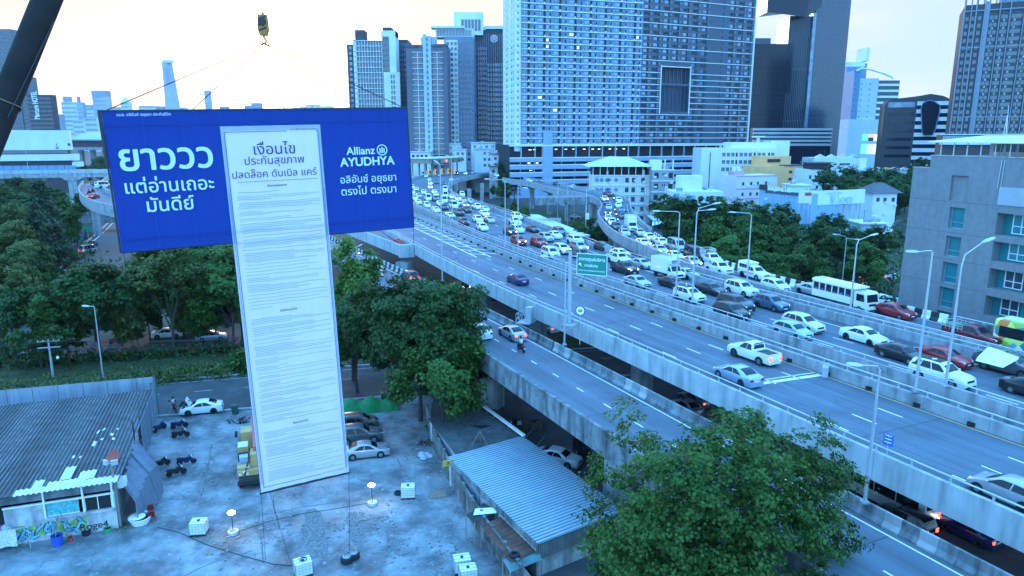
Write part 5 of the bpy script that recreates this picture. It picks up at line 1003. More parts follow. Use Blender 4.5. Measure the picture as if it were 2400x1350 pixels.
for pr, u, y, s, lab in ((PE, 1382, 196, .62, 'round dark green tree inside the bend of the curved ramp'), (PE, 1370, 188, .58, 'tree below the bend of the curved ramp, left one'), (PD, 1398, 186, .5, 'tree tucked against the curved ramp wall'), (PD, 1185, 385, 1.1, 'tree between the toll plaza and the slab tower'), (PE, 1030, 440, .9, 'dark tree above the houses behind the toll plaza'), (PE, 1175, 350, .7, 'tree under the toll plaza edge')):tree_at(pr, lab, 'trees around the curved ramp', GT(u, y), s, random.uniform(0, 6))
PBAM=make_tree('bamboo_clump', 'upright bamboo-like thicket beside the jammed lanes, left clump', 'bamboo thickets', GT(1140, 235), 10, 3.6, 3, 5, 41, 160, 50, .55, 'leaf mid', 1.0, flat=1.6, hollow=.2)
for u, y, s, lab in ((1205, 228, 1.05, 'tallest bamboo-like thicket beside the jammed lanes'), (1232, 226, 1.0, 'right end of the bamboo-like thicket'), (1178, 232, .95, 'bamboo-like thicket beside the tall lamp'), (1160, 232, .8, 'low bamboo-like thicket between the taller clumps')):tree_at(PBAM, lab, 'bamboo thickets', GT(u, y), s, random.uniform(0, 6), 1.05)
def palm(label, loc, h, n=16, fl=2.6):
 t=thing('palm_tree', label, 'palm', loc);MB().tube([(0, 0, 0), (.15, 0, h*.5), (0, 0, h)], [.28, .2, .16], 7).build('trunk', M_BARK, t);b=MB();rr=random.Random(h)
 for i in range(n):
  a=6.283*i/n+rr.uniform(-.2, .2);up=rr.uniform(.1, .9);pts=[Vector((math.cos(a)*fl*q, math.sin(a)*fl*q, h+fl*(up*q-1.1*q*q))) for q in (0, .25, .5, .75, 1)]
  for p, q in zip(pts[:-1], pts[1:]):
   for sgn in (-1, 1):
    for s in (0, .5):o=p.lerp(q, s);sd_=Vector((-math.sin(a), math.cos(a), -.35))*sgn*fl*.28;b.add([o, o.lerp(q, .45), o+sd_+(q-p)*.5], [(0, 1, 2)])
 b.build('fronds', mat('palm frond', (.03, .07, .03), .6, var=.3, scale=2), t)
palm('palm tree at the foot of the blue slab tower', GT(1205, 330), 7.5, 18, 3.4);palm('small palm beside the cross bridge column', GT(1352, 185), 2.2, 12, 1.6);palm('palm beside the white house left of the office building', GT(2135, 215), 6, 14, 2.6)
# shrubs, ground cover
m=MB()
def tufts(name, pts, s, m_, seed, n=14):
 r=np.random.default_rng(seed);P=np.array([[p[0], p[1], p[2]] for p in pts]);k=len(P)*n;c=np.repeat(P, n, 0)+r.normal(size=(k, 3))*s*np.array([.8, .8, .45]);c[:, 2]=np.abs(c[:, 2])
 d=r.normal(size=(k, 3));d/=np.linalg.norm(d, axis=1)[:, None];e_=np.cross(d, [0, 0, 1.]);e_/=np.linalg.norm(e_, axis=1)[:, None]+1e-6;L=s*.3
 v=np.stack([c-d*L, c+e_*L*.5, c+d*L, c-e_*L*.5], 1);me=bpy.data.meshes.new(name);me.vertices.add(k*4);me.vertices.foreach_set('co', v.reshape(-1));me.loops.add(k*4);me.loops.foreach_set('vertex_index', np.arange(k*4));me.polygons.add(k);me.polygons.foreach_set('loop_start', np.arange(k)*4);me.polygons.foreach_set('loop_total', np.full(k, 4))
 at=me.attributes.new('tone', 'FLOAT', 'FACE');at.data.foreach_set('value', r.random(k).astype(np.float32));me.materials.append(MATS[m_]);me.update();me.validate();return tag(obj(name, me), kind='stuff')
def along(a, b, n, j=.3):a=Vector(a);b=Vector(b);return [a.lerp(b, random.random())+Vector((random.uniform(-j, j), random.uniform(-j, j), .25)) for _ in range(n)]
tufts('hedge', along((-150, 74.3, 0), (0, 111.5, 0), 900, .7), 1.25, 'leaf dark', 3)
tufts('verge_plants', along((-75, 81.6, 0), (-30, 93, 0), 200, 2.0)+along((-50, 88, 0), (-28, 95, 0), 160, 2.4), .9, 'leaf olive', 4)
tufts('verge_grass', [Vector((x, 60.3+(x+154)*.2545+random.uniform(.5, 10), .05)) for x in np.random.default_rng(8).uniform(-95, 0, 1500)], .35, 'leaf olive', 5, 10)
tufts('undergrowth', [Vector((p.x+random.uniform(-6, 6), p.y+random.uniform(-6, 6), .5)) for p in [hz(random.uniform(1600, 2110), random.uniform(118, 215)) for _ in range(700)]], 2.2, 'leaf dark', 6, 16)
tufts('undergrowth', [Vector((p.x+random.uniform(-6, 6), p.y+random.uniform(-6, 6), .5)) for p in [hz(random.uniform(-80, 130), random.uniform(120, 290)) for _ in range(500)]], 2.4, 'leaf dark', 7, 14)
tufts('lot_weeds', [Vector((p.x, p.y, .02)) for p in [G(random.uniform(1000, 1010), random.uniform(985, 1010)) for _ in range(20)]+[G(1000+190*q, 995+350*q)+Vector((.15, 0, 0)) for q in np.random.default_rng(9).random(90)]+[G(random.uniform(280, 300), random.uniform(1225, 1245)) for _ in range(14)]+[G(random.uniform(0, 60), random.uniform(1262, 1285)) for _ in range(24)]], .25, 'leaf olive', 10, 14)
structure('grass_field', MB().poly([G(1255, 575, .03), G(1500, 600, .03), G(1440, 560, .03), G(1380, 500, .03), G(1250, 490, .03)]), MATS['grass verge'])
structure('park_ground', MB().poly([G(1500, 600, .012), G(1900, 720, .012), G(1950, 640, .012), G(2300, 600, .012), G(2300, 480, .012), G(1620, 510, .012)]), mat('park soil', (.025, .04, .018), .95, var=.4, scale=.3, coords='World'))
structure('wood_floor', MB().poly([G(-200, 760, .012), G(60, 745, .012), G(140, 640, .012), G(225, 545, .012), G(225, 450, .012), G(-400, 450, .012)]), MATS['park soil'])
# ================================================================== VEHICLES
PAINT={}
def paint(nm, col, metal=.0, rough=.35):
 PAINT[nm]=mat('car paint '+nm, col, rough, metal, var=0, coat=.6, spec=.5);return PAINT[nm]
for nm, c, mt in (('white', (.74, .76, .77), 0), ('pearl', (.62, .64, .65), .1), ('silver', (.40, .42, .44), .5), ('grey', (.12, .13, .14), .4), ('black', (.012, .012, .014), .1), ('navy', (.012, .022, .10), .2), ('red', (.36, .012, .015), .1), ('maroon', (.17, .008, .014), .2), ('bluegrey', (.07, .14, .21), .4), ('sky', (.33, .45, .55), .4), ('green', (.015, .04, .04), .3), ('taxigreen', (.05, .35, .12), 0), ('bronze', (.12, .09, .08), .4), ('purple', (.16, .02, .12), .2), ('yellow', (.62, .40, .06), 0)):paint(nm, c, mt)
M_HL=mat('headlamp lens', (.75, .78, .8), .1, var=0, spec=.8);M_HLON=mat('lit headlamp', (.9, .85, .7), emit=(1, .82, .55), es=6, var=0)
M_TL=mat('tail lamp lens', (.35, .01, .01), .2, var=0);M_TLON=mat('lit tail lamp', (.7, .02, .02), emit=(1, .06, .04), es=3.5, var=0)
M_RIM=mat('alloy rim', (.40, .42, .44), .3, .7, var=0);M_TRIM=mat('black trim', (.016, .016, .018), .5, var=0)
M_PLATE=mat('number plate', (.75, .76, .76), .5, var=0)
SPEC={'sedan':(4.6, 1.78, 1.46, 2.70, .33, .74, .96, 1.02, .235, .06, -.20, -.385), 'hatch':(4.1, 1.72, 1.49, 2.55, .32, .76, .98, 1.0, .26, .09, -.36, -.475), 'suv':(4.5, 1.82, 1.70, 2.66, .37, .88, 1.08, 1.1, .245, .09, -.37, -.48), 'bigsuv':(4.8, 1.86, 1.84, 2.75, .41, 1.0, 1.18, 1.2, .22, .10, -.40, -.49), 'mpv':(4.6, 1.78, 1.72, 2.75, .34, .85, 1.02, 1.1, .29, .12, -.40, -.49), 'pickup':(5.3, 1.87, 1.80, 3.10, .40, 1.0, 1.16, 1.06, .225, .115, -.085, -.12), 'van':(5.2, 1.90, 2.25, 3.1, .36, .98, 1.15, 1.2, .40, .27, -.47, -.495)}
CTRL={'sedan':[(-.5, .60), (-.497, .86), (-.475, .99), (-.40, 1.03), (-.37, 1.05), (-.27, 1.29), (-.17, 1.42), (-.06, 1.46), (.05, 1.43), (.11, 1.34), (.245, .99), (.26, .96), (.37, .88), (.455, .76), (.49, .64), (.5, .52)], 'hatch':[(-.5, .60), (-.498, .92), (-.49, 1.02), (-.48, 1.06), (-.455, 1.12), (-.41, 1.36), (-.34, 1.46), (-.15, 1.50), (.02, 1.47), (.10, 1.36), (.26, 1.0), (.275, .97), (.38, .88), (.455, .76), (.49, .64), (.5, .52)], 'suv':[(-.5, .66), (-.497, 1.0), (-.49, 1.10), (-.482, 1.14), (-.47, 1.2), (-.42, 1.54), (-.36, 1.65), (-.15, 1.70), (.02, 1.67), (.09, 1.57), (.235, 1.12), (.255, 1.08), (.38, 1.01), (.46, .90), (.49, .76), (.5, .58)], 'bigsuv':[(-.5, .72), (-.497, 1.1), (-.49, 1.20), (-.485, 1.24), (-.475, 1.3), (-.44, 1.68), (-.39, 1.80), (-.15, 1.84), (.02, 1.81), (.085, 1.70), (.21, 1.24), (.23, 1.19), (.38, 1.12), (.465, 1.0), (.49, .84), (.5, .64)], 'mpv':[(-.5, .60), (-.497, .98), (-.49, 1.06), (-.485, 1.1), (-.475, 1.15), (-.44, 1.56), (-.39, 1.68), (-.15, 1.72), (.05, 1.69), (.13, 1.58), (.30, 1.06), (.32, 1.02), (.40, .95), (.465, .84), (.49, .7), (.5, .55)], 'pickup':[(-.5, .70), (-.498, .95), (-.495, 1.05), (-.13, 1.06), (-.122, 1.2), (-.105, 1.66), (-.085, 1.75), (-.02, 1.80), (.06, 1.79), (.115, 1.68), (.225, 1.20), (.245, 1.16), (.38, 1.10), (.465, 1.0), (.49, .84), (.5, .62)], 'van':[(-.5, .62), (-.498, 1.1), (-.496, 1.2), (-.493, 1.26), (-.49, 1.35), (-.475, 2.0), (-.45, 2.18), (-.2, 2.25), (.12, 2.22), (.24, 2.08), (.40, 1.2), (.415, 1.13), (.45, 1.02), (.475, .88), (.493, .72), (.5, .55)]}
IB, IR0, IR1, IW=4, 6, 9, 10
def body_mesh(kind):
 L, W_, H, wb, r, zn, zb, ztl, *_=SPEC[kind];h=L/2;C=CTRL[kind];zs=.2+(r-.33)*1.6;S=[]
 for i, (fx, z)in enumerate(C):
  x=fx*L;f=abs(fx)*2;w=W_/2*(1-.17*max(0, (f-.72)/.28)**2.2)
  cab=0. if i<IB or i>IW+1 else 1.
  belt=min(z, zb-.02+.05*(.3-fx)) if IB<=i<=IW+1 else z-.035
  t=max(0., min(1., (z-belt)/max(.01, H-zb)))
  wt=w*(.94-(.17 if kind!='van' else .08)*t)
  S.append([(x, w*.93, zs), (x, w, min(zs+.22, z-.2)), (x, w*.995, min(zb*.78, z-.09)), (x, w*.955, belt), (x, wt*.985 if t>.05 else w*.93, z-.05*t-.012), (x, wt*(.86 if t>.3 else .8), z+.0), (x, wt*.45, z+.022), (x, 0, z+.03)])
 vs=[];m=len(S[0]);n=2*m-1
 for ring in S:vs+=[(x, -y, z) for x, y, z in ring]+[(x, y, z) for x, y, z in ring[-2::-1]]
 fs=[(i*n+k, (i+1)*n+k, (i+1)*n+k+1, i*n+k+1) for i in range(len(S)-1) for k in range(n-1)]
 fs+=[(i*n, i*n+n-1, (i+1)*n+n-1, (i+1)*n) for i in range(len(S)-1)]+[tuple(range(n)), tuple((len(S)-1)*n+k for k in range(n))[::-1]]
 bm=bmesh.new();V_=[bm.verts.new(q) for q in vs];caps=[]
 for f in fs:
  q=bm.faces.new([V_[a] for a in f]);
  if len(f)>4:caps.append(q)
 if kind=='pickup':
  xb=C[3][0]*L
  for y in (-W_/2+.12, W_/2-.12):bmesh.ops.create_cube(bm, size=1, matrix=Matrix.Translation(((-h+xb)/2+.02, y, 1.12))@Matrix.Diagonal((h+xb-.12, .10, .22, 1)))
  bmesh.ops.create_cube(bm, size=1, matrix=Matrix.Translation((-h+.1, 0, 1.12))@Matrix.Diagonal((.08, W_-.26, .22, 1)))
 bmesh.ops.triangulate(bm, faces=caps);bmesh.ops.recalc_face_normals(bm, faces=bm.faces)
 me=bpy.data.meshes.new('body');bm.to_mesh(me);bm.free();me.materials.append(None)
 me.polygons.foreach_set('use_smooth', [True]*len(me.polygons));me.set_sharp_from_angle(angle=rad(38))
 return me, [[Vector(q) for q in ring] for ring in S]
def pane(S, i0, i1, a, b, mir, off=.012, ins=.05):
 """glass laid on the cabin between stations i0..i1 and section points a..b"""
 B=MB();sg=-1 if mir else 1;P=[]
 for i in range(i0, i1+1):P.append([S[i][a].copy(), S[i][b].copy()])
 return P
def lerp_ring(S, x, k):
 for p, q in zip(S[:-1], S[1:]):
  if p[k].x<=x<=q[k].x and q[k].x>p[k].x:return p[k].lerp(q[k], (x-p[k].x)/(q[k].x-p[k].x))
 return S[-1][k].copy()
def quad_on(A, B, C_, D_, u0, u1, v0, v1, off=.012):
 A, B, C_, D_=map(Vector, (A, B, C_, D_));nn=(B-A).cross(D_-A).normalized()*off
 f=lambda u, v:(A.lerp(B, u)).lerp(D_.lerp(C_, u), v)+nn
 return [f(u0, v0), f(u1, v0), f(u1, v1), f(u0, v1)]
PROTO={}
def wheel_meshes(r):
 ty=MB().lathe([(r*.6, -.1), (r*.93, -.105), (r, -.07), (r, .07), (r*.93, .105), (r*.6, .1)], 20, axis='y').mesh('tyre', M_RUB, True)
 b=MB();b.lathe([(r*.62, -.085), (r*.62, .085)], 16, axis='y', mi=1)
 for sg in (-1, 1):
  for k in range(5):
   a=2*math.pi*k/5;ca, sa=math.cos(a), math.sin(a);w=r*.1
   b.add([(ca*r*.1-sa*w, sg*.1, sa*r*.1+ca*w), (ca*r*.1+sa*w, sg*.1, sa*r*.1-ca*w), (ca*r*.6+sa*w*1.3, sg*.095, sa*r*.6-ca*w*1.3), (ca*r*.6-sa*w*1.3, sg*.095, sa*r*.6+ca*w*1.3)], [(0, 1, 2, 3)])
  b.lathe([(r*.62, sg*.088), (r*.56, sg*.1)], 16, axis='y')
 return ty, b.mesh('rim', [M_RIM, M_TRIM])
def proto(kind):
 if kind in PROTO:return PROTO[kind]
 L, W_, H, wb, r, zn, zb, ztl, xw, xwt, xrt, xrb=SPEC[kind];h=L/2;me, C=body_mesh(kind);P={'body':me, 'spec':SPEC[kind]}
 S=C
 def screen_pane(i0, i1, nm):
  B=MB();R0, R1=S[i0], S[i1];g=[]
  for f in (.07, .35, .65, .95):
   row=[]
   for k, fy in ((5, .93), (6, 1), (7, 1)):
    j=f*(i1-i0);ja=int(min(j, i1-i0-1));q=S[i0+ja][k].lerp(S[i0+ja+1][k], j-ja);row.append(Vector((q.x, q.y*fy, q.z)))
   row=[Vector((q.x, -q.y, q.z)) for q in row]+row[-2::-1];g.append(row)
  fwd=1 if i1>IR1 else -1
  d=Vector((fwd*.55, 0, .83))*.02
  B.add([q+d for row in g for q in row], [(r_*5+c_, r_*5+c_+1, r_*5+c_+6, r_*5+c_+5) if fwd>0 else (r_*5+c_, r_*5+c_+5, r_*5+c_+6, r_*5+c_+1) for r_ in range(3) for c_ in range(4)]);return B.mesh(nm, M_GLASS, True)
 P['windscreen']=screen_pane(IR1, IW, 'windscreen');P['rear_window']=screen_pane(IB, IR0, 'rear_window')
 x0, x1=S[IB][0].x, S[IW][0].x;xt0, xt1=S[IR0][0].x, S[IR1][0].x
 cuts={'sedan':((.16, .5), (.525, .90)), 'hatch':((.08, .47), (.5, .92)), 'pickup':((.06, .42), (.45, .92)), 'van':((.02, .30), (.32, .62), (.64, .95))}.get(kind, ((.04, .26), (.285, .57), (.60, .93)))
 P['side']=[]
 for a_, b_ in cuts:
  for sg in (-1, 1):
   B=MB();g=[]
   for q in range(5):
    f=a_+(b_-a_)*q/4;xlo=x0+(x1-x0)*f;xhi=xt0+(xt1-xt0)*min(1, max(0, f)) if kind!='sedan' else xt0+(xt1-xt0)*f
    lo=lerp_ring(S, xlo, 3);hi=lerp_ring(S, xhi, 4);zt_=min(hi.z, lo.z+2)-.035;lo=lo+Vector((0, 0, .03));ff=1
    hi=Vector((xhi, hi.y+.004, zt_));g.append((Vector((lo.x, sg*(lo.y+.006), lo.z)), Vector((hi.x, sg*(hi.y+.010), hi.z))))
   B.add([w_ for q in g for w_ in q], [(2*q, 2*q+2, 2*q+3, 2*q+1) if sg<0 else (2*q, 2*q+1, 2*q+3, 2*q+2) for q in range(4)]);P['side'].append(B.mesh('side_window', M_GLASS, True))
 P['tyre'], P['rim']=wheel_meshes(r)
 w=W_/2
 def lamp(x0, x1, y0, y1, z0, z1, nm):return MB().add([(x0, y0, z0), (x0, y1, z0), (x1, y1, z0), (x1, y0, z0), (x0, y0, z1), (x0, y1, z1), (x1, y1, z1), (x1, y0, z1)], [(3, 2, 1, 0), (4, 5, 6, 7), (0, 1, 5, 4), (1, 2, 6, 5), (2, 3, 7, 6), (3, 0, 4, 7)]).mesh(nm, None)
 zh=CTRL[kind][-3][1]
 P['head']=[MB().add([(h*.80, s_*(w*.955), zh+.02), (h*.945, s_*(w*.88), zh-.06), (h*.99+.012, s_*w*.60, zh-.16), (h*.985+.012, s_*w*.52, zh-.06), (h*.925, s_*w*.66, zh+.035), (h*.84, s_*w*.86, zh+.09)], [(0, 1, 2, 3, 4, 5) if s_>0 else (5, 4, 3, 2, 1, 0)]).mesh('headlight', M_HL) for s_ in (1, -1)]
 zt2=CTRL[kind][1][1]+.02
 P['tail']=[lamp(-h-.012, -h+.14, s*w*.50, s*(w*.835), zt2-(.2 if kind in ('sedan', 'hatch')else .34), zt2, 'taillight') for s in (1, -1)]
 P['plate']=[lamp(-h-.02, -h+.01, -.24, .24, zb*.62, zb*.62+.13, 'number_plate'), lamp(h-.005, h+.015, -.22, .22, .42, .54, 'number_plate')]
 P['grille']=lamp(h-.12, h+.006, -w*.46, w*.46, zh-.27, zh-.11, 'grille');P['bumper']=lamp(h-.1, h+.004, -w*.72, w*.72, .28, .42, 'air_intake')
 P['mirror']=[MB().box((xw*L-.28, s*(w+.07), zb+.03), (.14, .2, .14)).mesh('mirror', None) for s in (1, -1)]
 ub=MB().bx(-wb/2-r, wb/2+r, -w+.16, w-.16, .16, zb*.7);[ub.lathe([(r+.055, -.01), (r+.055, .01)], 18, (sx*wb/2+.02, sy*(w-.004), r+.01), 0, 'y') for sx in (-1, 1) for sy in (-1, 1)];P['arch']=ub.mesh('underbody', M_DARK)
 if kind=='pickup':
  P['bed']=MB().bx(-h+.15, xrb*L-.1, -w+.17, w-.17, 1.09, 1.11).mesh('cargo_bed', M_TRIM)
 PROTO[kind]=P;return P
def setm(o, m):
 if not o.data.materials:o.data.materials.append(None)
 o.material_slots[0].link='OBJECT';o.material_slots[0].material=m;return o
NCAR=0
def car(kind, col, loc, head, label, lit=0, group=None, detail=2, tail=0, roof=None, cat=None, name=None):
 """head: compass heading in degrees (0 = away from the camera, clockwise)"""
 P=proto(kind);L, W_, H, wb, r, zn, zb, ztl, xw, xwt, xrt, xrb=P['spec']
 nm=name or {'suv':'sport_utility_car', 'bigsuv':'sport_utility_car', 'mpv':'people_carrier', 'hatch':'hatchback_car', 'sedan':'sedan_car', 'pickup':'pickup_truck', 'van':'passenger_van'}[kind]
 t=thing(nm, label, cat or {'pickup':'pickup', 'van':'van'}.get(kind, 'car'), loc, rad(90-head), group)
 pm=PAINT[col]
 setm(obj('body', P['body'], t), pm)
 obj('windscreen', P['windscreen'], t);obj('rear_window', P['rear_window'], t)
 for q in P['side']:obj('side_window', q, t)
 for sx in (1, -1):
  for sy in (1, -1):
   w_=obj('wheel', P['tyre'], t);w_.location=(sx*wb/2+.02, sy*(W_/2-.085), r)
   if detail>1:obj('rim', P['rim'], w_)
 for q in P['head']:setm(obj('headlight', q, t), M_HLON if lit else M_HL)
 for q in P['tail']:setm(obj('taillight', q, t), M_TLON if tail else M_TL)
 obj('underbody', P['arch'], t)
 if detail>1:
  for q in P['plate']:setm(obj('number_plate', q, t), M_PLATE)
  setm(obj('grille', P['grille'], t), M_TRIM);setm(obj('air_intake', P['bumper'], t), M_TRIM)
  for q in P['mirror']:setm(obj('mirror', q, t), pm)
 if kind=='pickup':obj('cargo_bed', P['bed'], t)
 return t
KN={'s':'sedan', 'h':'hatch', 'u':'suv', 'b':'bigsuv', 'm':'mpv', 'p':'pickup', 'v':'van'}
def nearest_head(P, p, flip):
 i=min(range(1, len(P)-1), key=lambda k:(P[k]-p).length);d=P[i+1]-P[i-1]
 hd=math.degrees(math.atan2(d.x, d.y));return hd+(180 if flip else 0)
def fleet(rows_, z, path, group, flip=True, lo=560):
 for k, c, u, v, lab, *x in rows_:
  p=G(u, v, z);o=dict(lit='L' in (x[0] if x else '')or (flip and v<600 and (u*7+v*3)%6==0), tail='T' in (x[0] if x else ''))
  t=car(KN[k], c, p, nearest_head(path, p, flip)+random.uniform(-1.5, 1.5), lab, group=group, detail=2 if v>lo else 1, **o)
  if x and 'B' in x[0]:setm_roof(t, k)
def setm_roof(t, k):
 L, W_, H, wb, r, zn, zb, ztl, xw, xwt, xrt, xrb=SPEC[KN[k]];MB().bx(CTRL[KN[k]][6][0]*L, CTRL[KN[k]][8][0]*L, -W_*.30, W_*.30, H-.06, H+.022).build('roof_panel', PAINT['black'], t)
JG='cars in the jam on the expressway'
fleet([('b', 'white', 2204, 897, 'white black-roofed sport utility car beside the two tall right-hand lamps', 'B'), ('s', 'black', 2112, 843, 'glossy black sedan behind the white black-roofed car'), ('s', 'red', 2209, 851, 'bright red sedan beside the tall right-hand lamp'), ('p', 'grey', 2362, 874, 'dark grey pickup carrying white panels at the right edge'), ('s', 'black', 2424, 930, 'black sedan cut by the right edge, by the white stop line'), ('s', 'white', 2023, 801, 'white sedan alone in the near lanes ahead of the red car'), ('h', 'sky', 1856, 788, 'silver-blue hatchback overlapping a white crossover'), ('u', 'pearl', 1881, 773, 'white crossover with black trim beyond the silver-blue hatchback'), ('u', 'bluegrey', 1807, 724, 'blue-grey crossover in the middle lanes of the jam'), ('b', 'black', 1723, 727, 'black sport utility car behind the blue-grey crossover'), ('u', 'black', 1713, 744, 'black crossover in the near lane against the parapet'), ('b', 'white', 1737, 691, 'white sport utility car in the far lane, beside the black ones'), ('s', 'black', 1665, 688, 'dark sedan with a pale bonnet reflection in the middle lane'), ('u', 'white', 1615, 704, 'white crossover with a dark roof in the near lane by the twin-arm lamp', 'B'), ('s', 'black', 1575, 673, 'dark grey sedan just in front of the refrigerated box truck'), ('s', 'silver', 1606, 651, 'silver sedan beside the refrigerated box truck'), ('s', 'silver', 1492, 670, 'silver sedan right of the green road sign in the near lane'), ('p', 'black', 1463, 640, 'black pickup right of the green road sign', 'L'), ('p', 'white', 1450, 617, 'white pickup touching the right edge of the green sign'), ('s', 'silver', 1503, 627, 'silver sedan left of the box truck'), ('s', 'white', 1453, 602, 'white sedan above the green sign right corner'), ('h', 'green', 1412, 586, 'dark green hatchback above the green sign'), ('u', 'silver', 1357, 588, 'silver crossover above the left end of the green sign', 'L'), ('u', 'white', 1348, 571, 'white crossover behind the silver one above the sign'), ('m', 'white', 1290, 602, 'white people carrier left of the green sign', ''), ('u', 'white', 1317, 593, 'white crossover beside the people carrier left of the sign'), ('p', 'grey', 1362, 607, 'dark pickup half hidden by the green sign'), ('u', 'red', 1262, 577, 'dark red crossover ahead of the white people carrier', ''), ('u', 'silver', 1280, 565, 'silver sport utility car beside the dark red crossover'), ('u', 'red', 1215, 573, 'red coupe-like crossover against the near parapet'), ('s', 'white', 1300, 558, 'white sedan beyond the silver sport utility car'), ('u', 'grey', 1312, 551, 'dark crossover in the far lane by the white shelter roof'), ('s', 'black', 1248, 543, 'black sedan alone in the far lane'), ('u', 'black', 1195, 550, 'black crossover at the foot of the tall lamp', 'L'), ('u', 'white', 1212, 545, 'white crossover just beyond the black one at the lamp'), ('u', 'white', 1130, 540, 'white sport utility car in the near lane with a dark grille'), ('p', 'white', 1207, 527, 'white pickup in the far lane, behind the tall lamp'), ('b', 'white', 1211, 515, 'white sport utility car in the far lane behind the white pickup'), ('s', 'silver', 1147, 521, 'silver sedan in the middle lane behind the tall lamp'), ('u', 'white', 1120, 521, 'white sport utility car left of the silver middle-lane sedan'), ('u', 'black', 1087, 527, 'black crossover in the near lane ahead of the green-white taxi', ''), ('s', 'white', 1134, 506, 'white sedan in front of its twin in the far-middle lane'), ('s', 'pearl', 1136, 495, 'pearl white sedan nose to tail behind a white one'), ('p', 'black', 1076, 505, 'black pickup just right of the green-white taxi'), ('u', 'black', 1093, 498, 'black crossover right of the black pickup'), ('p', 'white', 1118, 491, 'white pickup at the far parapet with a dark bed'), ('s', 'white', 1021, 497, 'white sedan at the near parapet just right of the banner'), ('u', 'black', 1041, 492, 'black crossover behind the white sedan at the near parapet'), ('v', 'white', 1063, 488, 'white van in the dense middle of the jam'), ('s', 'silver', 1089, 485, 'silver sedan beyond the white van'), ('m', 'white', 1000, 486, 'white people carrier beside the banner edge'), ('s', 'sky', 1104, 477, 'pale blue sedan at the far parapet'), ('s', 'white', 980, 478, 'white sedan against the banner edge, second row'), ('v', 'white', 1003, 470, 'white van behind the people carrier near the banner'), ('p', 'grey', 1021, 471, 'dark pickup between two white vans'), ('v', 'pearl', 1040, 475, 'pearl white van in the middle of the packed rows'), ], Z_J, J_near, JG)
t=thing('white_panels_load', 'stack of white panels leaning in the bed of the dark grey pickup', 'load', G(2329, 851, Z_J+1.12), rad(90-154))
MB().add([(-1.1, -.7, 0), (1.1, -.6, 0), (1.1, -.35, .25), (-1.1, -.45, .3), (-.9, .3, 1.0), (1.6, .4, .7), (1.6, .55, .9), (-.9, .5, 1.15)], [(0, 1, 5, 4), (3, 7, 6, 2), (0, 4, 7, 3), (1, 2, 6, 5), (4, 5, 6, 7), (0, 3, 2, 1)]).build('panels', M_WHT, t)
fleet([('s', 'white', 993, 454, 'white sedan near the banner edge in the third distant row'), ('s', 'silver', 982, 463, 'silver sedan hard by the banner edge in the distant rows'), ('s', 'white', 1018, 453, 'white sedan two rows behind the dark pickup', 'L'), ('s', 'pearl', 1022, 460, 'pearl sedan between white vans in the distant rows'), ('v', 'pearl', 1043, 463, 'pearl van in the distant rows beside the inner parapet'), ('s', 'white', 1059, 465, 'white sedan left of the reddish distant car'), ('s', 'pearl', 1071, 469, 'pinkish white sedan close to the far parapet'), ('s', 'silver', 1085, 474, 'silver car close behind the pale blue sedan'), ('v', 'white', 1043, 449, 'large white van with a black windscreen at the bend'), ('s', 'white', 1009, 442, 'white sedan with glowing lamps before the bend', 'L'), ('s', 'pearl', 1008, 433, 'pearl sedan following the glowing one', 'L'), ('s', 'white', 1007, 424, 'white sedan near the toll canopy, third in line'), ('u', 'pearl', 1000, 416, 'white crossover just leaving the toll canopy'), ('p', 'grey', 1024, 430, 'pickup alone on the open apron before the toll plaza'), ('s', 'black', 1040, 434, 'dark car right of the lone pickup on the toll apron'), ('u', 'black', 1071, 409, 'dark car passing under the toll canopy'), ('s', 'white', 1092, 409, 'white car under the toll canopy, right of the dark one', 'L'), ('s', 'silver', 1108, 407, 'silver car at the right-hand toll booth'), ('s', 'silver', 1031, 413, 'silver car in the shade of the left toll booths'), ('p', 'white', 966, 443, 'white pickup half hidden by the banner edge'), ('s', 'white', 967, 455, 'white sedan mostly hidden behind the banner edge'), ('u', 'white', 972, 469, 'white crossover peeping out beside the banner edge'), ('m', 'white', 1083, 460, 'white people carrier by the bend in the far parapet'), ('s', 'white', 1031, 482, 'white sedan ahead of the dark pickup among the vans'), ('u', 'pearl', 1078, 482, 'pearl crossover between white van and far parapet')], Z_J, J_near, JG)
def taxi(u, v, z, path, lab):
 p=G(u, v, z);t=car('sedan', 'white', p, nearest_head(path, p, True), lab, group=JG, detail=2, name='taxi_car', cat='taxi');L, W_, H=SPEC['sedan'][:3]
 b=MB();[b.bx(-L/2+.1, L/2-.1, s*(W_/2+.004)-.004, s*(W_/2+.004)+.004, .5, .84) for s in (-1, 1)];b.bx(L/2-.3, L/2+.015, -.7, .7, .4, .6);b.build('green_side', PAINT['taxigreen'], t);MB().bx(-.15, .15, -.3, .3, H-.01, H+.14).build('roof_sign', PAINT['yellow'], t)
taxi(1055, 511, Z_J, J_near, 'green and white taxi in the near lane beside the lamp right of the banner');taxi(976, 448, Z_J, J_near, 'green and white taxi beside the banner edge in the distant rows');taxi(1058, 425, Z_J, J_near, 'green and white taxi alone on the toll apron right side')
TG='cars queuing on the curved ramp'
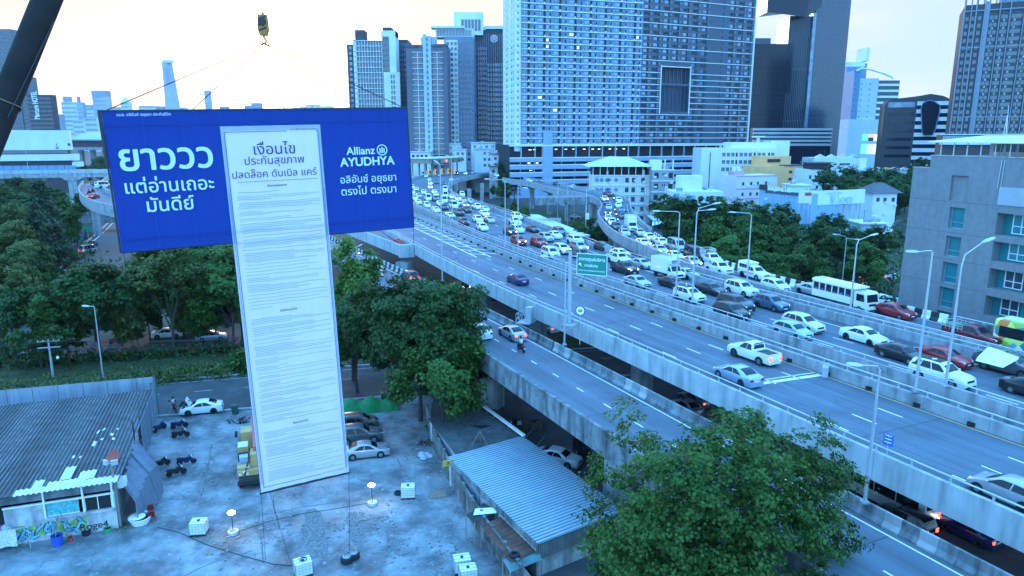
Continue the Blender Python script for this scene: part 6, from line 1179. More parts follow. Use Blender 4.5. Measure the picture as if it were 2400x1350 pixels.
fleet([('s', 'silver', 1463, 552, 'silver sedan low in the bend of the curved ramp'), ('u', 'black', 1445, 539, 'dark crossover behind the silver sedan in the ramp bend'), ('u', 'white', 1434, 528, 'white crossover hugging the inner ramp wall'), ('s', 'white', 1425, 517, 'white sedan in the tightest part of the bend, inner lane'), ('s', 'navy', 1425, 503, 'navy car in the inner lane of the bend'), ('s', 'silver', 1427, 491, 'silver car in the inner lane above the navy one'), ('s', 'purple', 1423, 480, 'purple car in the inner lane at the top of the bend'), ('p', 'white', 1416, 472, 'white pickup at the top of the bend', ''), ('p', 'maroon', 1424, 460, 'red pickup just before the top of the bend'), ('s', 'black', 1460, 512, 'dark sedan in the outer lane behind the boxy white truck'), ('s', 'bluegrey', 1458, 497, 'blue-grey car in the outer lane of the bend'), ('s', 'white', 1449, 486, 'white sedan in the outer lane, second from the top'), ('u', 'white', 1450, 475, 'white crossover first in the outer lane at the top'), ('s', 'silver', 1499, 552, 'silver and black sedan ahead of the boxy white truck'), ('s', 'pearl', 1521, 563, 'pearl sedan beside the start of the striped barrier'), ('s', 'white', 1507, 577, 'white sedan in the inner lane below the pearl one', 'L'), ('s', 'white', 1549, 575, 'white sedan just behind the silver van', 'L'), ('s', 'silver', 1545, 593, 'silver sedan in the inner lane left of the silver van'), ('v', 'silver', 1585, 588, 'tall silver van with dark side glass'), ('s', 'white', 1580, 608, 'white sedan in the inner lane beside the silver van'), ('v', 'black', 1626, 608, 'black van with a glinting side, behind the cage pickup'), ('s', 'silver', 1621, 622, 'grey sedan beside the black van', 'L'), ('p', 'white', 1684, 640, 'white crew pickup overlapping a cage pickup'), ('h', 'white', 1817, 680, 'white hatchback ahead of the pickup with the canopy'), ('s', 'silver', 1903, 690, 'silver sedan right behind the white passenger truck'), ('s', 'red', 2095, 741, 'red sedan just ahead of the white passenger truck'), ('s', 'white', 1240, 426, 'white car on the far straight of the curved ramp, first of the line'), ('s', 'silver', 1270, 427, 'silver car on the far straight of the curved ramp'), ('s', 'green', 1303, 434, 'greenish car on the far straight of the curved ramp'), ('s', 'white', 1343, 441, 'white car on the far straight, near the white block'), ('s', 'white', 1388, 446, 'white car where the far straight meets the bend'), ('s', 'bluegrey', 1404, 453, 'blue car where the far straight meets the bend'), ('u', 'white', 1163, 414, 'white car leaving the toll plaza onto the curved ramp')], Z_T, T_near, TG)
def mk_cage(t, x0, x1, z0, z1, w, m=None):
 b=MB()
 for y in (-w, w):
  for z in [z0+(z1-z0)*k/3 for k in range(1, 4)]:b.bar((x0, y, z), (x1, y, z), .05)
  for k in range(6):b.bar((x0+(x1-x0)*k/5, y, z0), (x0+(x1-x0)*k/5, y, z1), .05)
 for z in (z0+(z1-z0)*.5, z1):b.bar((x0, -w, z), (x0, w, z), .05);b.bar((x1, -w, z), (x1, w, z), .05)
 b.build('cargo_cage', m or M_WHT, t)
p=G(1667, 619, Z_T);t=car('pickup', 'white', p, nearest_head(T_near, p, True), 'white pickup with a tall open cargo cage', group=TG);mk_cage(t, -2.6, -.5, 1.05, 2.3, .85)
p=G(1767, 652, Z_T);t=car('pickup', 'white', p, nearest_head(T_near, p, True), 'white pickup with a high closed canopy and red side stripes', group=TG);MB().add([(-2.6, -.9, 1.1), (-.55, -.9, 1.1), (-.55, .9, 1.1), (-2.6, .9, 1.1), (-2.55, -.8, 2.25), (-.1, -.8, 2.2), (-.1, .8, 2.2), (-2.55, .8, 2.25)], [(0, 1, 5, 4), (1, 2, 6, 5), (2, 3, 7, 6), (3, 0, 4, 7), (4, 5, 6, 7)]).build('canopy', M_WHT, t);b=MB();[b.bx(-2.2+.55*k, -1.75+.55*k, s*.885-.03, s*.885+.03, 1.4, 1.9) for k in range(3) for s in (-1, 1)];b.build('canopy_window', M_GLASS, t);b=MB();[b.bx(-1.2, .9, s*.93-.01, s*.93+.01, z, z+.07) for s in (-1, 1) for z in (.75, .87)];b.build('red_stripe', M_RED, t)
p=G(2277, 803, Z_T);t=car('pickup', 'maroon', p, nearest_head(T_near, p, True), 'dark red pickup with a low cargo cage beside the painted bus', group=TG);mk_cage(t, -2.6, -.55, 1.05, 1.75, .85, M_GALV);MB().bx(-2.4, -1.5, -.6, .6, 1.1, 1.5).build('green_cargo', PAINT['taxigreen'], t)
def box_truck(label, loc, head, group, fridge=True, boards=False):
 t=thing('box_truck', label, 'truck', loc, rad(90-head), group);P=proto('pickup');L=5.6
 b=MB();n=[(1.05, .45), (2.75, .45), (2.8, .9), (2.62, 1.12), (1.95, 1.22), (1.45, 1.98), (1.05, 2.0)]
 b.add([(x, -.9, z) for x, z in n]+[(x, .9, z) for x, z in n], [tuple(range(7)), tuple(range(7, 14))[::-1]]+[(i, i+7, (i+1)%7+7, (i+1)%7) for i in range(7)]);b.build('cab', PAINT['white'], t)
 MB().poly([(1.92, -.78, 1.27), (1.92, .78, 1.27), (1.5, .72, 1.93), (1.5, -.72, 1.93)]).build('windscreen', M_GLASS, t).location=(.03, 0, .02)
 for s in (-1, 1):MB().poly([(1.15, s*.915, 1.25), (1.8, s*.915, 1.25), (1.45, s*.915, 1.85), (1.15, s*.915, 1.85)]).build('side_window', M_GLASS, t)
 MB().bx(-2.8, 1.0, -1.0, 1.0, .85, 2.95).build('cargo_box', PAINT['white'], t);MB().bx(-2.8, 1.0, -.5, .5, .5, .85).build('chassis', M_TRIM, t)
 if fridge:MB().bx(.95, 1.5, -.75, .75, 2.25, 2.8).build('cooling_unit', PAINT['white'], t);b=MB();[b.bx(1.5, 1.52, -.6, .6, z, z+.1) for z in (2.35, 2.52, 2.68)];b.build('cooling_grille', M_TRIM, t)
 if boards:b=MB();[b.bx(-2.6+.9*k, -2.5+.9*k, -1.08, 1.08, .9, 3.3) for k in range(4)];b.build('slat', PAINT['pearl'], t)
 for sx in (1.95, -1.7):
  for s in (-1, 1):w_=obj('wheel', P['tyre'], t);w_.location=(sx, s*.82, .4);obj('rim', P['rim'], w_)
 for s in (-1, 1):MB().bx(2.74, 2.8, s*.75-.14, s*.75+.14, .72, .9).build('headlight', M_HL, t)
 MB().bx(2.76, 2.81, -.5, .5, .7, .95).build('grille', M_TRIM, t);return t
p=G(1565, 651, Z_J);box_truck('white refrigerated box truck in the middle of the jam', p, nearest_head(J_near, p, True), JG)
p=G(1479, 541, Z_T);box_truck('boxy white truck in the outer lane of the ramp bend', p, nearest_head(T_near, p, True), TG, False, True)
# passenger truck with open windows
p=G(1985, 720, Z_T);t=thing('passenger_truck', 'white passenger truck with a long open-windowed cabin full of riders', 'truck', p, rad(90-nearest_head(T_near, p, True)), TG)
b=MB();xs=[-4.3+.95*k for k in range(7)];b.bx(-4.4, 1.4, -1.1, 1.1, .75, 1.55);b.bx(-4.4, 1.4, -1.1, 1.1, 2.45, 2.6)
[b.bx(x-.05, x+.05, s*1.06-.05, s*1.06+.05, 1.55, 2.45) for x in xs for s in (-1, 1)];b.bx(1.3, 1.4, -1.1, 1.1, 1.5, 2.5);b.bx(-4.4, -4.3, -1.1, 1.1, 1.5, 2.5);b.build('passenger_cabin', PAINT['white'], t)
b=MB();pr=[(-1.15, 2.6), (-1.05, 2.78), (-.6, 2.9), (.6, 2.9), (1.05, 2.78), (1.15, 2.6)];b.add([(-4.5, y, z) for y, z in pr]+[(1.9, y, z) for y, z in pr], [(i, i+1, 7+i, 6+i) for i in range(5)]+[tuple(range(6))[::-1], tuple(range(6, 12))]);b.build('roof', PAINT['white'], t)
MB().bx(-4.2, 1.2, -.98, .98, 1.5, 2.44).build('dark_interior', M_DARK, t);b=MB();rr=random.Random(4);[b.lathe([(.02, -.1), (.12, -.04), (.12, .06), (.02, .13)], 7, (x+rr.uniform(-.2, .2), s*1.0, 1.85+rr.uniform(-.05, .1)), rr.choice((0, 1))) for x in xs[:-1] for s in (-1, 1)];b.build('rider_heads', [mat('skin', (.30, .17, .11), .6, var=0), M_TRIM], t);b=MB();[b.bx(x+.15, x+.6, s*.99-.03, s*.99+.04, 1.52, 1.78) for x in xs[:-1] for s in (-1, 1)];b.build('rider_shirts', mat('riders shirts', (.08, .10, .28), .9, var=.6, scale=1.2), t)
b=MB();n=[(1.7, .6), (3.35, .6), (3.4, 1.2), (3.2, 2.2), (3.0, 2.38), (1.7, 2.4)];b.add([(x, -1.0, z) for x, z in n]+[(x, 1.0, z) for x, z in n], [tuple(range(6)), tuple(range(6, 12))[::-1]]+[(i, i+6, (i+1)%6+6, (i+1)%6) for i in range(6)]);b.build('cab', PAINT['white'], t)
MB().poly([(3.41, -.85, 1.32), (3.41, .85, 1.32), (3.24, .8, 2.16), (3.24, -.8, 2.16)]).build('windscreen', M_GLASS, t);[MB().poly([(2.0, s*1.012, 1.35), (3.1, s*1.012, 1.35), (3.0, s*1.012, 2.15), (2.0, s*1.012, 2.15)]).build('side_window', M_GLASS, t) for s in (-1, 1)]
MB().bx(3.36, 3.42, -.5, .5, .85, 1.1).build('grille', M_TRIM, t);[MB().bx(3.36, 3.43, s*.75-.16, s*.75+.16, .82, 1.05).build('headlight', M_HL, t) for s in (-1, 1)];MB().bx(-4.3, 3.3, -.5, .5, .45, .75).build('chassis', M_TRIM, t);[MB().bx(2.9, 3.1, s*1.22-.1, s*1.22+.1, 1.5, 1.85).build('mirror', M_TRIM, t) for s in (-1, 1)];MB().bx(3.3, 3.5, -1.0, 1.0, .45, .68).build('bumper', PAINT['white'], t)
for sx in (2.5, -2.6):
 for s in (-1, 1):w_=obj('wheel', proto('pickup')['tyre'], t);w_.location=(sx, s*.9, .4);obj('rim', proto('pickup')['rim'], w_)
# buses
def bus(name, label, loc, head, L, body_m, H=2.9, W_=2.4, art=False, tail=0, group=None):
 t=thing(name, label, 'bus', loc, rad(90-head), group);h=L/2;b=MB();pr=[(-W_/2, .35), (-W_/2, H*.8), (-W_/2+.12, H-.12), (-W_/2+.4, H), (W_/2-.4, H), (W_/2-.12, H-.12), (W_/2, H*.8), (W_/2, .35)];n=len(pr)
 ring=lambda x, k:[(x, y*(1-k), .35+(z-.35)*(1-k*.6)) for y, z in pr]
 st=[(-h, .06), (-h+.25, 0), (h-.5, 0), (h-.1, .04), (h, .12)]
 b.add([p for x, k in st for p in ring(x, k)], [(i*n+j, i*n+(j+1)%n, (i+1)*n+(j+1)%n, (i+1)*n+j) for i in range(4) for j in range(n)]+[tuple(range(n)), tuple(range(4*n, 5*n))[::-1]]);b.build('body', body_m, t, True)
 for s in (-1, 1):
  for k in range(4 if not art else 3):
   x0=-h+.5+k*(L-1.2)/(4 if not art else 3);q=MB().poly([(x0, s*(W_/2+.012), 1.25), (x0+(L-1.6)/(4 if not art else 3), s*(W_/2+.012), 1.25), (x0+(L-1.6)/(4 if not art else 3), s*(W_/2+.012), H*.78), (x0, s*(W_/2+.012), H*.78)][::1 if s>0 else 1]).build('side_window', M_GLASS, t)
  MB().bx(-h-.02, -h+.1, s*W_*.36-.15, s*W_*.36+.15, .7, 1.2).build('taillight', M_TLON if tail else M_TL, t)
  for sx in (h-1.5, -h+1.6):w_=obj('wheel', proto('pickup')['tyre'], t);w_.location=(sx, s*(W_/2-.14), .42);w_.scale=(1.08, 1.2, 1.08);obj('rim', proto('pickup')['rim'], w_)
 MB().bx(h-.06, h+.015, -W_*.36, W_*.36, 1.15, H*.72).build('windscreen', M_GLASS, t);MB().bx(-h-.015, -h+.08, -W_*.36, W_*.36, 1.5, H*.76).build('rear_window', M_GLASS, t);MB().bx(-h-.06, -h+.2, -W_*.46, W_*.46, .35, .62).build('bumper', PAINT['white'], t);return t
ART=mat('painted bus art', (.30, .48, .08), .4, var=.2, scale=1.5, dirt=((.55, .12, .03), .8, .5, .56))
a_=ART.node_tree;nn=a_.nodes.new('ShaderNodeTexVoronoi');nn.inputs['Scale'].default_value=1.3;rp=a_.nodes.new('ShaderNodeValToRGB');rp.color_ramp.interpolation='CONSTANT'
for i_, (ps, cc)in enumerate(((0, (.30, .5, .06)), (.3, (.55, .75, .15)), (.5, (.03, .22, .20)), (.64, (.65, .20, .03)), (.78, (.75, .72, .6)), (.9, (.10, .35, .55)))):
 e=rp.color_ramp.elements[i_] if i_<2 else rp.color_ramp.elements.new(ps);e.position=ps;e.color=(*cc, 1)
tcn=a_.nodes.new('ShaderNodeTexCoord');a_.links.new(tcn.outputs['Object'], nn.inputs['Vector']);sc_=a_.nodes.new('ShaderNodeSeparateColor');a_.links.new(nn.outputs['Color'], sc_.inputs[0]);a_.links.new(sc_.outputs[0], rp.inputs[0]);a_.links.new(rp.outputs[0], a_.nodes['Principled BSDF'].inputs['Base Color'])
p=G(2452, 838, Z_T);t=bus('tour_bus', 'tour bus painted in green, orange and white leaf patterns at the right edge', p, nearest_head(T_near, p, True), 8.4, ART, 2.9, 2.3, True);MB().bx(-3.9, 3.6, -.85, .85, 2.86, 2.93).build('roof_panel', PAINT['white'], t)
# open expressway, ramp and lower street (these drive away)
hd=-26
for k, c, u, v, z, lab, x in (('s', 'navy', 1213, 664, Z_M, 'navy blue sedan alone on the open expressway', ''), ('p', 'white', 1765, 843, Z_M, 'white crew-cab pickup on the open expressway by the median', 'T'), ('s', 'sky', 1727, 893, Z_M, 'silver-blue sedan beside the white crew-cab pickup', ''), ('h', 'silver', 2362, 1172, Z_M, 'silver liftback entering at the right edge of the open expressway', ''), ('s', 'white', 818, 588, Z_R, 'white sedan farthest along the ramp, at the banner edge', ''), ('m', 'white', 882, 644, Z_R, 'white people carrier on the ramp', ''), ('u', 'black', 961, 657, Z_R, 'black crossover with lit tail lamps on the ramp', 'T'), ('s', 'white', 1123, 787, Z_R, 'white sedan half hidden by the broad dark tree', ''), ('s', 'silver', 1200, 791, Z_R, 'silver sedan just ahead of the motorcyclist on the ramp', 'T'), ('b', 'black', 2115, 1238, .02, 'black sport utility car with lit tail lamps on the lower street', 'T'), ('s', 'navy', 2268, 1257, .02, 'dark blue car in the shadow under the expressway edge', 'TL'), ('s', 'grey', 1628, 945, .02, 'dark sedan with a glowing rear in the gap between the roads', 'T'), ('s', 'grey', 1608, 965, .02, 'dark sedan against the ramp barrier in the gap', ''), ('h', 'white', 1288, 775, .02, 'white hatchback with a red tail lamp in the gap under the expressway', 'T')):
 car(KN[k], c, G(u, v, z), hd+random.uniform(-1.5, 1.5), lab, tail='T' in x, lit='L' in x)
t=bus('coach_bus', 'white coach on the lower street, mostly under the expressway edge', G(2062, 1172, .02), hd, 9.4, PAINT['pearl'], 3.0, 2.4, False, 1)
for k, (kk, c, u, v, lab)in enumerate((('s', 'black', 1085, 676, 'dark car at the back of the queue under the expressway'), ('s', 'black', 1112, 690, 'dark car with lit lamps second in the queue under the expressway'), ('u', 'black', 1150, 700, 'dark crossover first in the queue under the expressway'), ('s', 'grey', 1130, 684, 'grey car deep in the shade beside the queue'))):car(KN[kk], c, G(u, v, .02), 154, lab, lit=1)
# parked and street cars
for k, c, u, v, hdg, lab, x in (('s', 'silver', 858, 1068, 75, 'silver sedan parked in the lot beside the banner', ''), ('b', 'grey', 843, 1034, 75, 'dark grey sport utility car parked behind the silver sedan', ''), ('m', 'bronze', 838, 1003, 75, 'bronze people carrier parked next to the green netting', ''), ('s', 'white', 474, 966, -106, 'white sedan on the side street with its bonnet raised', ''), ('s', 'pearl', 1308, 1084, 118, 'pearl sedan parked under the ramp beside the blue shed roof', ''), ('b', 'black', 1388, 1076, 150, 'black car parked in the dark under the ramp', ''), ('p', 'silver', 52, 838, 74, 'silver pickup on the avenue at the left edge', ''), ('s', 'white', 393, 790, 74, 'white car on the avenue glimpsed between tree trunks', ''), ('u', 'white', 430, 783, 74, 'white crossover on the avenue behind the leaves', ''), ('s', 'sky', 497, 797, 74, 'pale car on the avenue just left of the banner stem', ''), ('v', 'silver', 207, 592, 8, 'grey van with lit tail lamps on the slip road', 'T'), ('m', 'grey', 213, 577, 10, 'dark people carrier behind the van on the slip road', ''), ('s', 'grey', 1992, 672, 75, 'grey car with red tail lamps on the street behind the white bus', 'T'), ('s', 'maroon', 2048, 673, 75, 'dark red car with red tail lamps left of the office building', 'T'), ('s', 'maroon', 2040, 657, 75, 'dark red car behind another on the street left of the office building', 'T'), ('s', 'white', 2090, 655, 75, 'white car with an orange mark beside the office building wall', 'T'), ('s', 'white', 2060, 706, -108, 'white sedan behind the white bus roof', ''), ('s', 'sky', 2084, 713, -108, 'pale sedan in front of the office building corner', ''), ('u', 'white', 2078, 548, 75, 'white car parked beyond the park trees', ''), ('s', 'sky', 1508, 520, 110, 'silver car entering the street behind the curved ramp', ''), ('u', 'grey', 1572, 560, 110, 'grey car on the street behind the striped barrier', ''), ('s', 'white', 1295, 480, 70, 'white car in the shade of the cross bridge', ''), ('s', 'pearl', 1329, 483, 70, 'pearl car under the cross bridge, right of the white one', ''), ('s', 'grey', 1171, 467, 70, 'dark car on the street under the curved ramp', ''), ('s', 'white', 1347, 512, 90, 'white car nosing out by the tree under the ramp bend', '')):
 car(KN[k], c, G(u, v, .03), hdg, lab, tail='T' in x, detail=2 if v>560 else 1)
for k, c, u, v, lab, x in (('v', 'white', 241, 440, 'white van rounding the tight flyover bend', ''), ('p', 'grey', 231, 434, 'dark pickup ahead of the white van on the flyover bend', ''), ('s', 'red', 220, 465, 'red car with lit tail lamps on the flyover bend', 'T')):car(KN[k], c, G(u, v, 14.02), -6 if v>450 else 20, lab, tail='T' in x)
for k, (x, y, lab)in enumerate(((2058, 396, 'white car on the far pale deck'), (2078, 398, 'yellow car on the far pale deck'), (2096, 399, 'silver car on the far pale deck, middle one'), (2120, 398, 'pale car at the right end of the far pale deck'))):q=AY(x, y, 333);car('sedan', ('white', 'yellow', 'silver', 'pearl')[k], (q.x, q.y, zat(400, 330)), 90, lab, detail=1)
# raised bonnet of the broken-down car
p=G(474, 966, .03);t=[o for o in bpy.data.objects if o.get('label', '')=='white sedan on the side street with its bonnet raised'][0]
MB().add([(1.05, -.72, .95), (1.05, .72, .95), (1.55, .66, 1.85), (1.55, -.66, 1.85), (1.1, -.72, .93), (1.1, .72, .93), (1.6, .66, 1.83), (1.6, -.66, 1.83)], [(0, 1, 2, 3), (7, 6, 5, 4), (0, 3, 7, 4), (1, 5, 6, 2), (2, 6, 7, 3)]).build('bonnet', PAINT['white'], t);MB().bx(1.15, 2.0, -.6, .6, .80, .90).build('engine_bay', M_DARK, t)
# ================================================================== THE LOT
def lotmat():
 m=bpy.data.materials.new('stained concrete yard');m.use_nodes=True;t=m.node_tree;L=t.links.new;b=t.nodes['Principled BSDF']
 g=t.nodes.new('ShaderNodeNewGeometry');P=g.outputs['Position']
 def noise(sc, det, ro=.6, off=0.):
  n=t.nodes.new('ShaderNodeTexNoise');n.inputs['Scale'].default_value=sc;n.inputs['Detail'].default_value=det;n.inputs['Roughness'].default_value=ro
  mp=t.nodes.new('ShaderNodeMapping');mp.inputs['Location'].default_value=(off, off*.7, 0);L(P, mp.inputs[0]);L(mp.outputs[0], n.inputs['Vector']);return n.outputs[0]
 def rng_(s, a, c, d=0., e=1.):
  r=t.nodes.new('ShaderNodeMapRange');r.inputs['From Min'].default_value=a;r.inputs['From Max'].default_value=c;r.inputs['To Min'].default_value=d;r.inputs['To Max'].default_value=e;L(s, r.inputs['Value']);return r.outputs[0]
 def mix(f, a, c):
  x=t.nodes.new('ShaderNodeMix');x.data_type='RGBA';L(f, x.inputs['Factor'])
  if isinstance(a, tuple):x.inputs['A'].default_value=(*a, 1)
  else :L(a, x.inputs['A'])
  if isinstance(c, tuple):x.inputs['B'].default_value=(*c, 1)
  else :L(c, x.inputs['B'])
  return x.outputs['Result']
 base=mix(rng_(noise(.35, 6), .35, .65), (.085, .10, .108), (.27, .31, .325))
 base=mix(rng_(noise(.16, 8, .72, 13), .5, .66), base, (.055, .066, .07));base=mix(rng_(noise(1.6, 8, .7, 5), .58, .74), base, (.40, .46, .48));base=mix(rng_(noise(.5, 9, .75, 31), .6, .72), base, (.075, .073, .066))
 v=t.nodes.new('ShaderNodeTexVoronoi');v.feature='DISTANCE_TO_EDGE';v.inputs['Scale'].default_value=.16;nv=t.nodes.new('ShaderNodeVectorMath');nv.operation='ADD';nn_=t.nodes.new('ShaderNodeTexNoise');nn_.inputs['Scale'].default_value=.5;nn_.inputs['Detail'].default_value=5;L(P, nn_.inputs['Vector']);ns=t.nodes.new('ShaderNodeVectorMath');ns.operation='SCALE';ns.inputs['Scale'].default_value=2.2;L(nn_.outputs['Color'], ns.inputs[0]);L(P, nv.inputs[0]);L(ns.outputs[0], nv.inputs[1]);L(nv.outputs[0], v.inputs['Vector'])
 base=mix(rng_(v.outputs['Distance'], .002, .007, .55, 0), base, (.05, .05, .047))
 L(base, b.inputs['Base Color']);L(rng_(noise(.3, 5, .6, 50), .4, .7, .55, .95), b.inputs['Roughness'])
 bp=t.nodes.new('ShaderNodeBump');bp.inputs['Strength'].default_value=.35;bp.inputs['Distance'].default_value=.04;L(noise(2.5, 8), bp.inputs['Height']);L(bp.outputs[0], b.inputs['Normal']);return m
M_LOT=lotmat()
structure('yard', MB().poly([(-62, 20, .006), (14, 20, .006), (.8, 45.5, .006), (-9.2, 73, .006), (-9.6, 83.2, .006), (-47, 73.6, .006), (-55, 50, .006)]), M_LOT)
structure('under_ramp_yard', MB().poly([(1.2, 45.5, .008), (14, 20, .008), (40, 22, .008), (6, 92, .008), (-9, 84, .008), (-8.8, 73, .008)]), mat('dim yard asphalt', (.075, .075, .078), .9, var=.3, scale=.4, coords='World', bump=.2))
m=MB()
for k in range(5):solid(m, [G(1250+k*26, 1003+k*20, .012), G(1225+k*26, 1035+k*20, .012)], .1)
structure('parking_lines', m, MATS['worn road paint'])
# channels and patches cut in the slab
m=MB()
for pts in ([(497, 1040), (487, 1100), (480, 1130), (470, 1170)], [(480, 1085), (515, 1128)], [(395, 1232), (450, 1222), (520, 1226), (560, 1218), (720, 1187), (860, 1170)], [(640, 1160), (645, 1200), (655, 1240)], [(430, 1350), (500, 1318), (590, 1290)], [(780, 1310), (880, 1325), (920, 1318)], [(605, 1200), (612, 1260), (620, 1320)], [(930, 1075), (945, 1105), (962, 1125)]):
 P=smooth_path([G(u, v, .012) for u, v in pts], .5);q=[p+Vector((random.uniform(-.07, .07), random.uniform(-.07, .07), 0)) for p in P];m.strip(side(q, -.05), side(q, .06))
structure('slab_cracks', m, mat('dirt crack', (.12, .13, .13), .95, var=.3, scale=2, coords='World'))
def blotch(name, px, mt, z, n=28, j=.18, seed=0):
 r=random.Random(seed);P=[G(u, v, z) for u, v in px];P=smooth_path(P+[P[0]], .6)[:-1];c=sum(P, Vector())/len(P);return structure(name, MB().poly([c+(p-c)*r.uniform(1-j, 1+j*.6) for p in P]), mt)
M_GRAV=mat('loose gravel', (.15, .165, .17), .95, var=.5, scale=5, coords='World', bump=.6);M_DIRT=mat('wet dirt', (.055, .053, .05), .5, var=.3, scale=1.5, coords='World')
for k, px in enumerate(([(715, 1200), (752, 1195), (765, 1260), (770, 1310), (735, 1305), (705, 1255)], [(810, 1195), (835, 1200), (858, 1260), (850, 1290), (820, 1260)])):blotch('gravel_patch', px, M_GRAV, .014, seed=k)
M_RUBB=mat('rubble', (.22, .22, .21), .95, var=.4, scale=3, coords='World')
m=MB();r=random.Random(12)
for k in range(420):
 u, v=r.choice(((740, 1250), (830, 1240), (640, 1235), (530, 1290), (990, 1090), (950, 1290), (900, 1230), (480, 1140), (1050, 1300)));p=G(u+r.gauss(0, 28), v+r.gauss(0, 24), .02);s=r.uniform(.04, .16);m.box((p.x, p.y, s*.35), (s, s*r.uniform(.6, 1.3), s*.7), 0, r.uniform(0, 3))
tag(m.build('rubble_bits', M_RUBB), kind='stuff')
# ---- long shed on the left
C0=Vector((-31.9, 52.3, 0));HA=rad(20)
t=thing('long_shed', 'long left shed with a dark corrugated roof, white patches and graffiti on its front', 'shed', C0, HA)
ze=4.3;DL=21.2;WX=30
b=MB();n=int(WX/.11)
for j in range(2):
 pass
rowsY=[0-.7, 5, 10, 15, DL+.5];vs=[]
for i in range(n+1):
 x=.55-i*.11
 for y in rowsY:vs.append((x, y, ze+.05+.045*math.sin(i*math.pi/1.0*.62)))
k5=len(rowsY);b.add(vs, [(i*k5+j, i*k5+j+1, (i+1)*k5+j+1, (i+1)*k5+j) for i in range(n) for j in range(k5-1)])
M_ASB=mat('old asbestos roof', (.052, .055, .058), .95, var=.3, scale=.5, dirt=((.028, .03, .03), .8, .45, .7), bump=.15);M_RIDGE=mat('painted ridge light', (.13, .142, .148), .9, var=.35, scale=1.5);b.m=[1 if (k//(k5-1))%3==0 else 0 for k in range(len(b.f))];b.build('roof', [M_ASB, M_RIDGE], t)  # paler ridge columns paint in the light that would pick out the corrugation
def patch(x0, x1, y0, y1, dz=.09):
 q=MB();kk=int((x1-x0)/.055);q.add([(x0+(x1-x0)*i/kk, y, ze+dz+.045*math.sin((.55-(x0+(x1-x0)*i/kk))/.11*math.pi*.62)) for i in range(kk+1) for y in (y0, y1)], [(i*2, i*2+1, i*2+3, i*2+2) for i in range(kk)]);return q.build('roof_patch', mat('white roof sheet', (.62, .65, .66), .6, var=.1, scale=1), t, True)
patch(-1.9, .45, -.8, .45);patch(-4.6, -1.9, -.8, .9, .10);patch(-6.6, -4.6, -.8, .25);patch(-2.6, -1.4, .5, 2.1, .11);patch(-5.6, -4.9, .2, 1.5, .11);patch(-3.9, -3.1, 1.0, 3.4, .11)
rp_=random.Random(2)
for _ in range(9):x=rp_.uniform(-4, -1.2);y=rp_.uniform(5, 11);patch(x, x+rp_.uniform(.12, .3), y, y+rp_.uniform(.3, 1.1), .085)
M_WR=mat('dirty white wall', (.50, .52, .53), .85, var=.12, scale=.8, streak=.5, dirt=((.22, .23, .23), 1.0, .5, .75))
b=MB();b.bx(-7.6, 0, .0, .2, 0, 1.5);b.bx(-7.6, -4.9, 0, .2, 1.5, 3.1);b.bx(-4.9, 0, 0, .2, 1.5, 1.75);b.bx(-.2, 0, 0, .2, 1.5, 3.7);b.bx(-WX, -7.6, 2.2, 2.4, 0, ze-.2);b.bx(-.2, 0, .2, DL, 0, ze-.2);b.bx(-WX, 0, DL, DL+.2, 0, ze-.2);b.bx(-4.9, -.2, -.25, .05, 1.72, 1.9);b.build('wall', M_WR, t)
b=MB();b.bx(-10, 0, -.1, .0, 3.1+.35, ze-.25);b.build('fascia_panel', mat('grimy translucent sheet', (.16, .18, .19), .5, var=.3, scale=1.5, streak=.5), t)
b=MB();[b.bx(x-.06, x+.06, -.18, .1, 1.9, ze-.1) for x in (-.15, -2.2, -4.85)];b.bx(-7.6, 0, -.16, .02, 3.1, 3.22);b.bx(-.12, .02, -.55, DL+.3, ze-.3, ze-.05);b.build('trim', M_WHT, t)
q=MB().bx(-4.75, -2.55, .02, .08, 1.95, 3.05).build('window', mat('teal curtain', (.10, .42, .42), .5, var=.35, scale=5), t);MB().bx(-4.75, -2.55, -.03, .02, 1.93, 1.99).build('sill', M_WHT, q)
q=MB().bx(-2.15, -.25, .02, .08, 1.95, 3.05).build('window', M_DARK, t);b=MB();[b.bx(x, x+.06, -.02, .03, 1.95, 3.05) for x in (-2.15, -1.25, -.3)];b.build('frame', M_WHT, q)
MB().bx(-10.5, -7.7, .4, 2.2, 1.0, 3.3).build('open_porch', M_DARK, t)
# graffiti: angular interlocking strokes
g1=MB();g2=MB();g3=MB();r=random.Random(21)
x=-7.4
while x<-2.6:
 pts=[];h0=r.uniform(.25, .5);w_=r.uniform(.5, .8)
 for q in range(4):pts.append((x+r.uniform(0, w_), r.uniform(.25, 1.5)))
 for (xa, za), (xb, zb)in zip(pts[:-1], pts[1:]):
  d=Vector((xb-xa, 0, zb-za));nn=Vector((-d.z, 0, d.x)).normalized()
  for mb_, w0, y in ((g2, .17, -.008), (g1, .10, -.014)):mb_.poly([Vector((xa, y, za))-nn*w0, Vector((xb, y, zb))-nn*w0*.8, Vector((xb, y, zb))+nn*w0*.8, Vector((xa, y, za))+nn*w0])
 x+=w_*.62
for k in range(7):xx=-7.2+k*.7;g3.poly([(xx, -.004, .5+.2*(k%2)), (xx+.8, -.004, .4), (xx+.9, -.004, 1.45), (xx+.2, -.004, 1.55-.2*(k%3))])
g3.build('graffiti_ground', mat('lime spray paint', (.22, .38, .10), .7, var=.4, scale=3), t);g2.build('graffiti_outline', M_BLK, t);g1.build('graffiti_fill', mat('sky spray paint', (.18, .50, .68), .7, var=.15, scale=2), t);letter('tag4', t, (-1.7, -.02, .55))
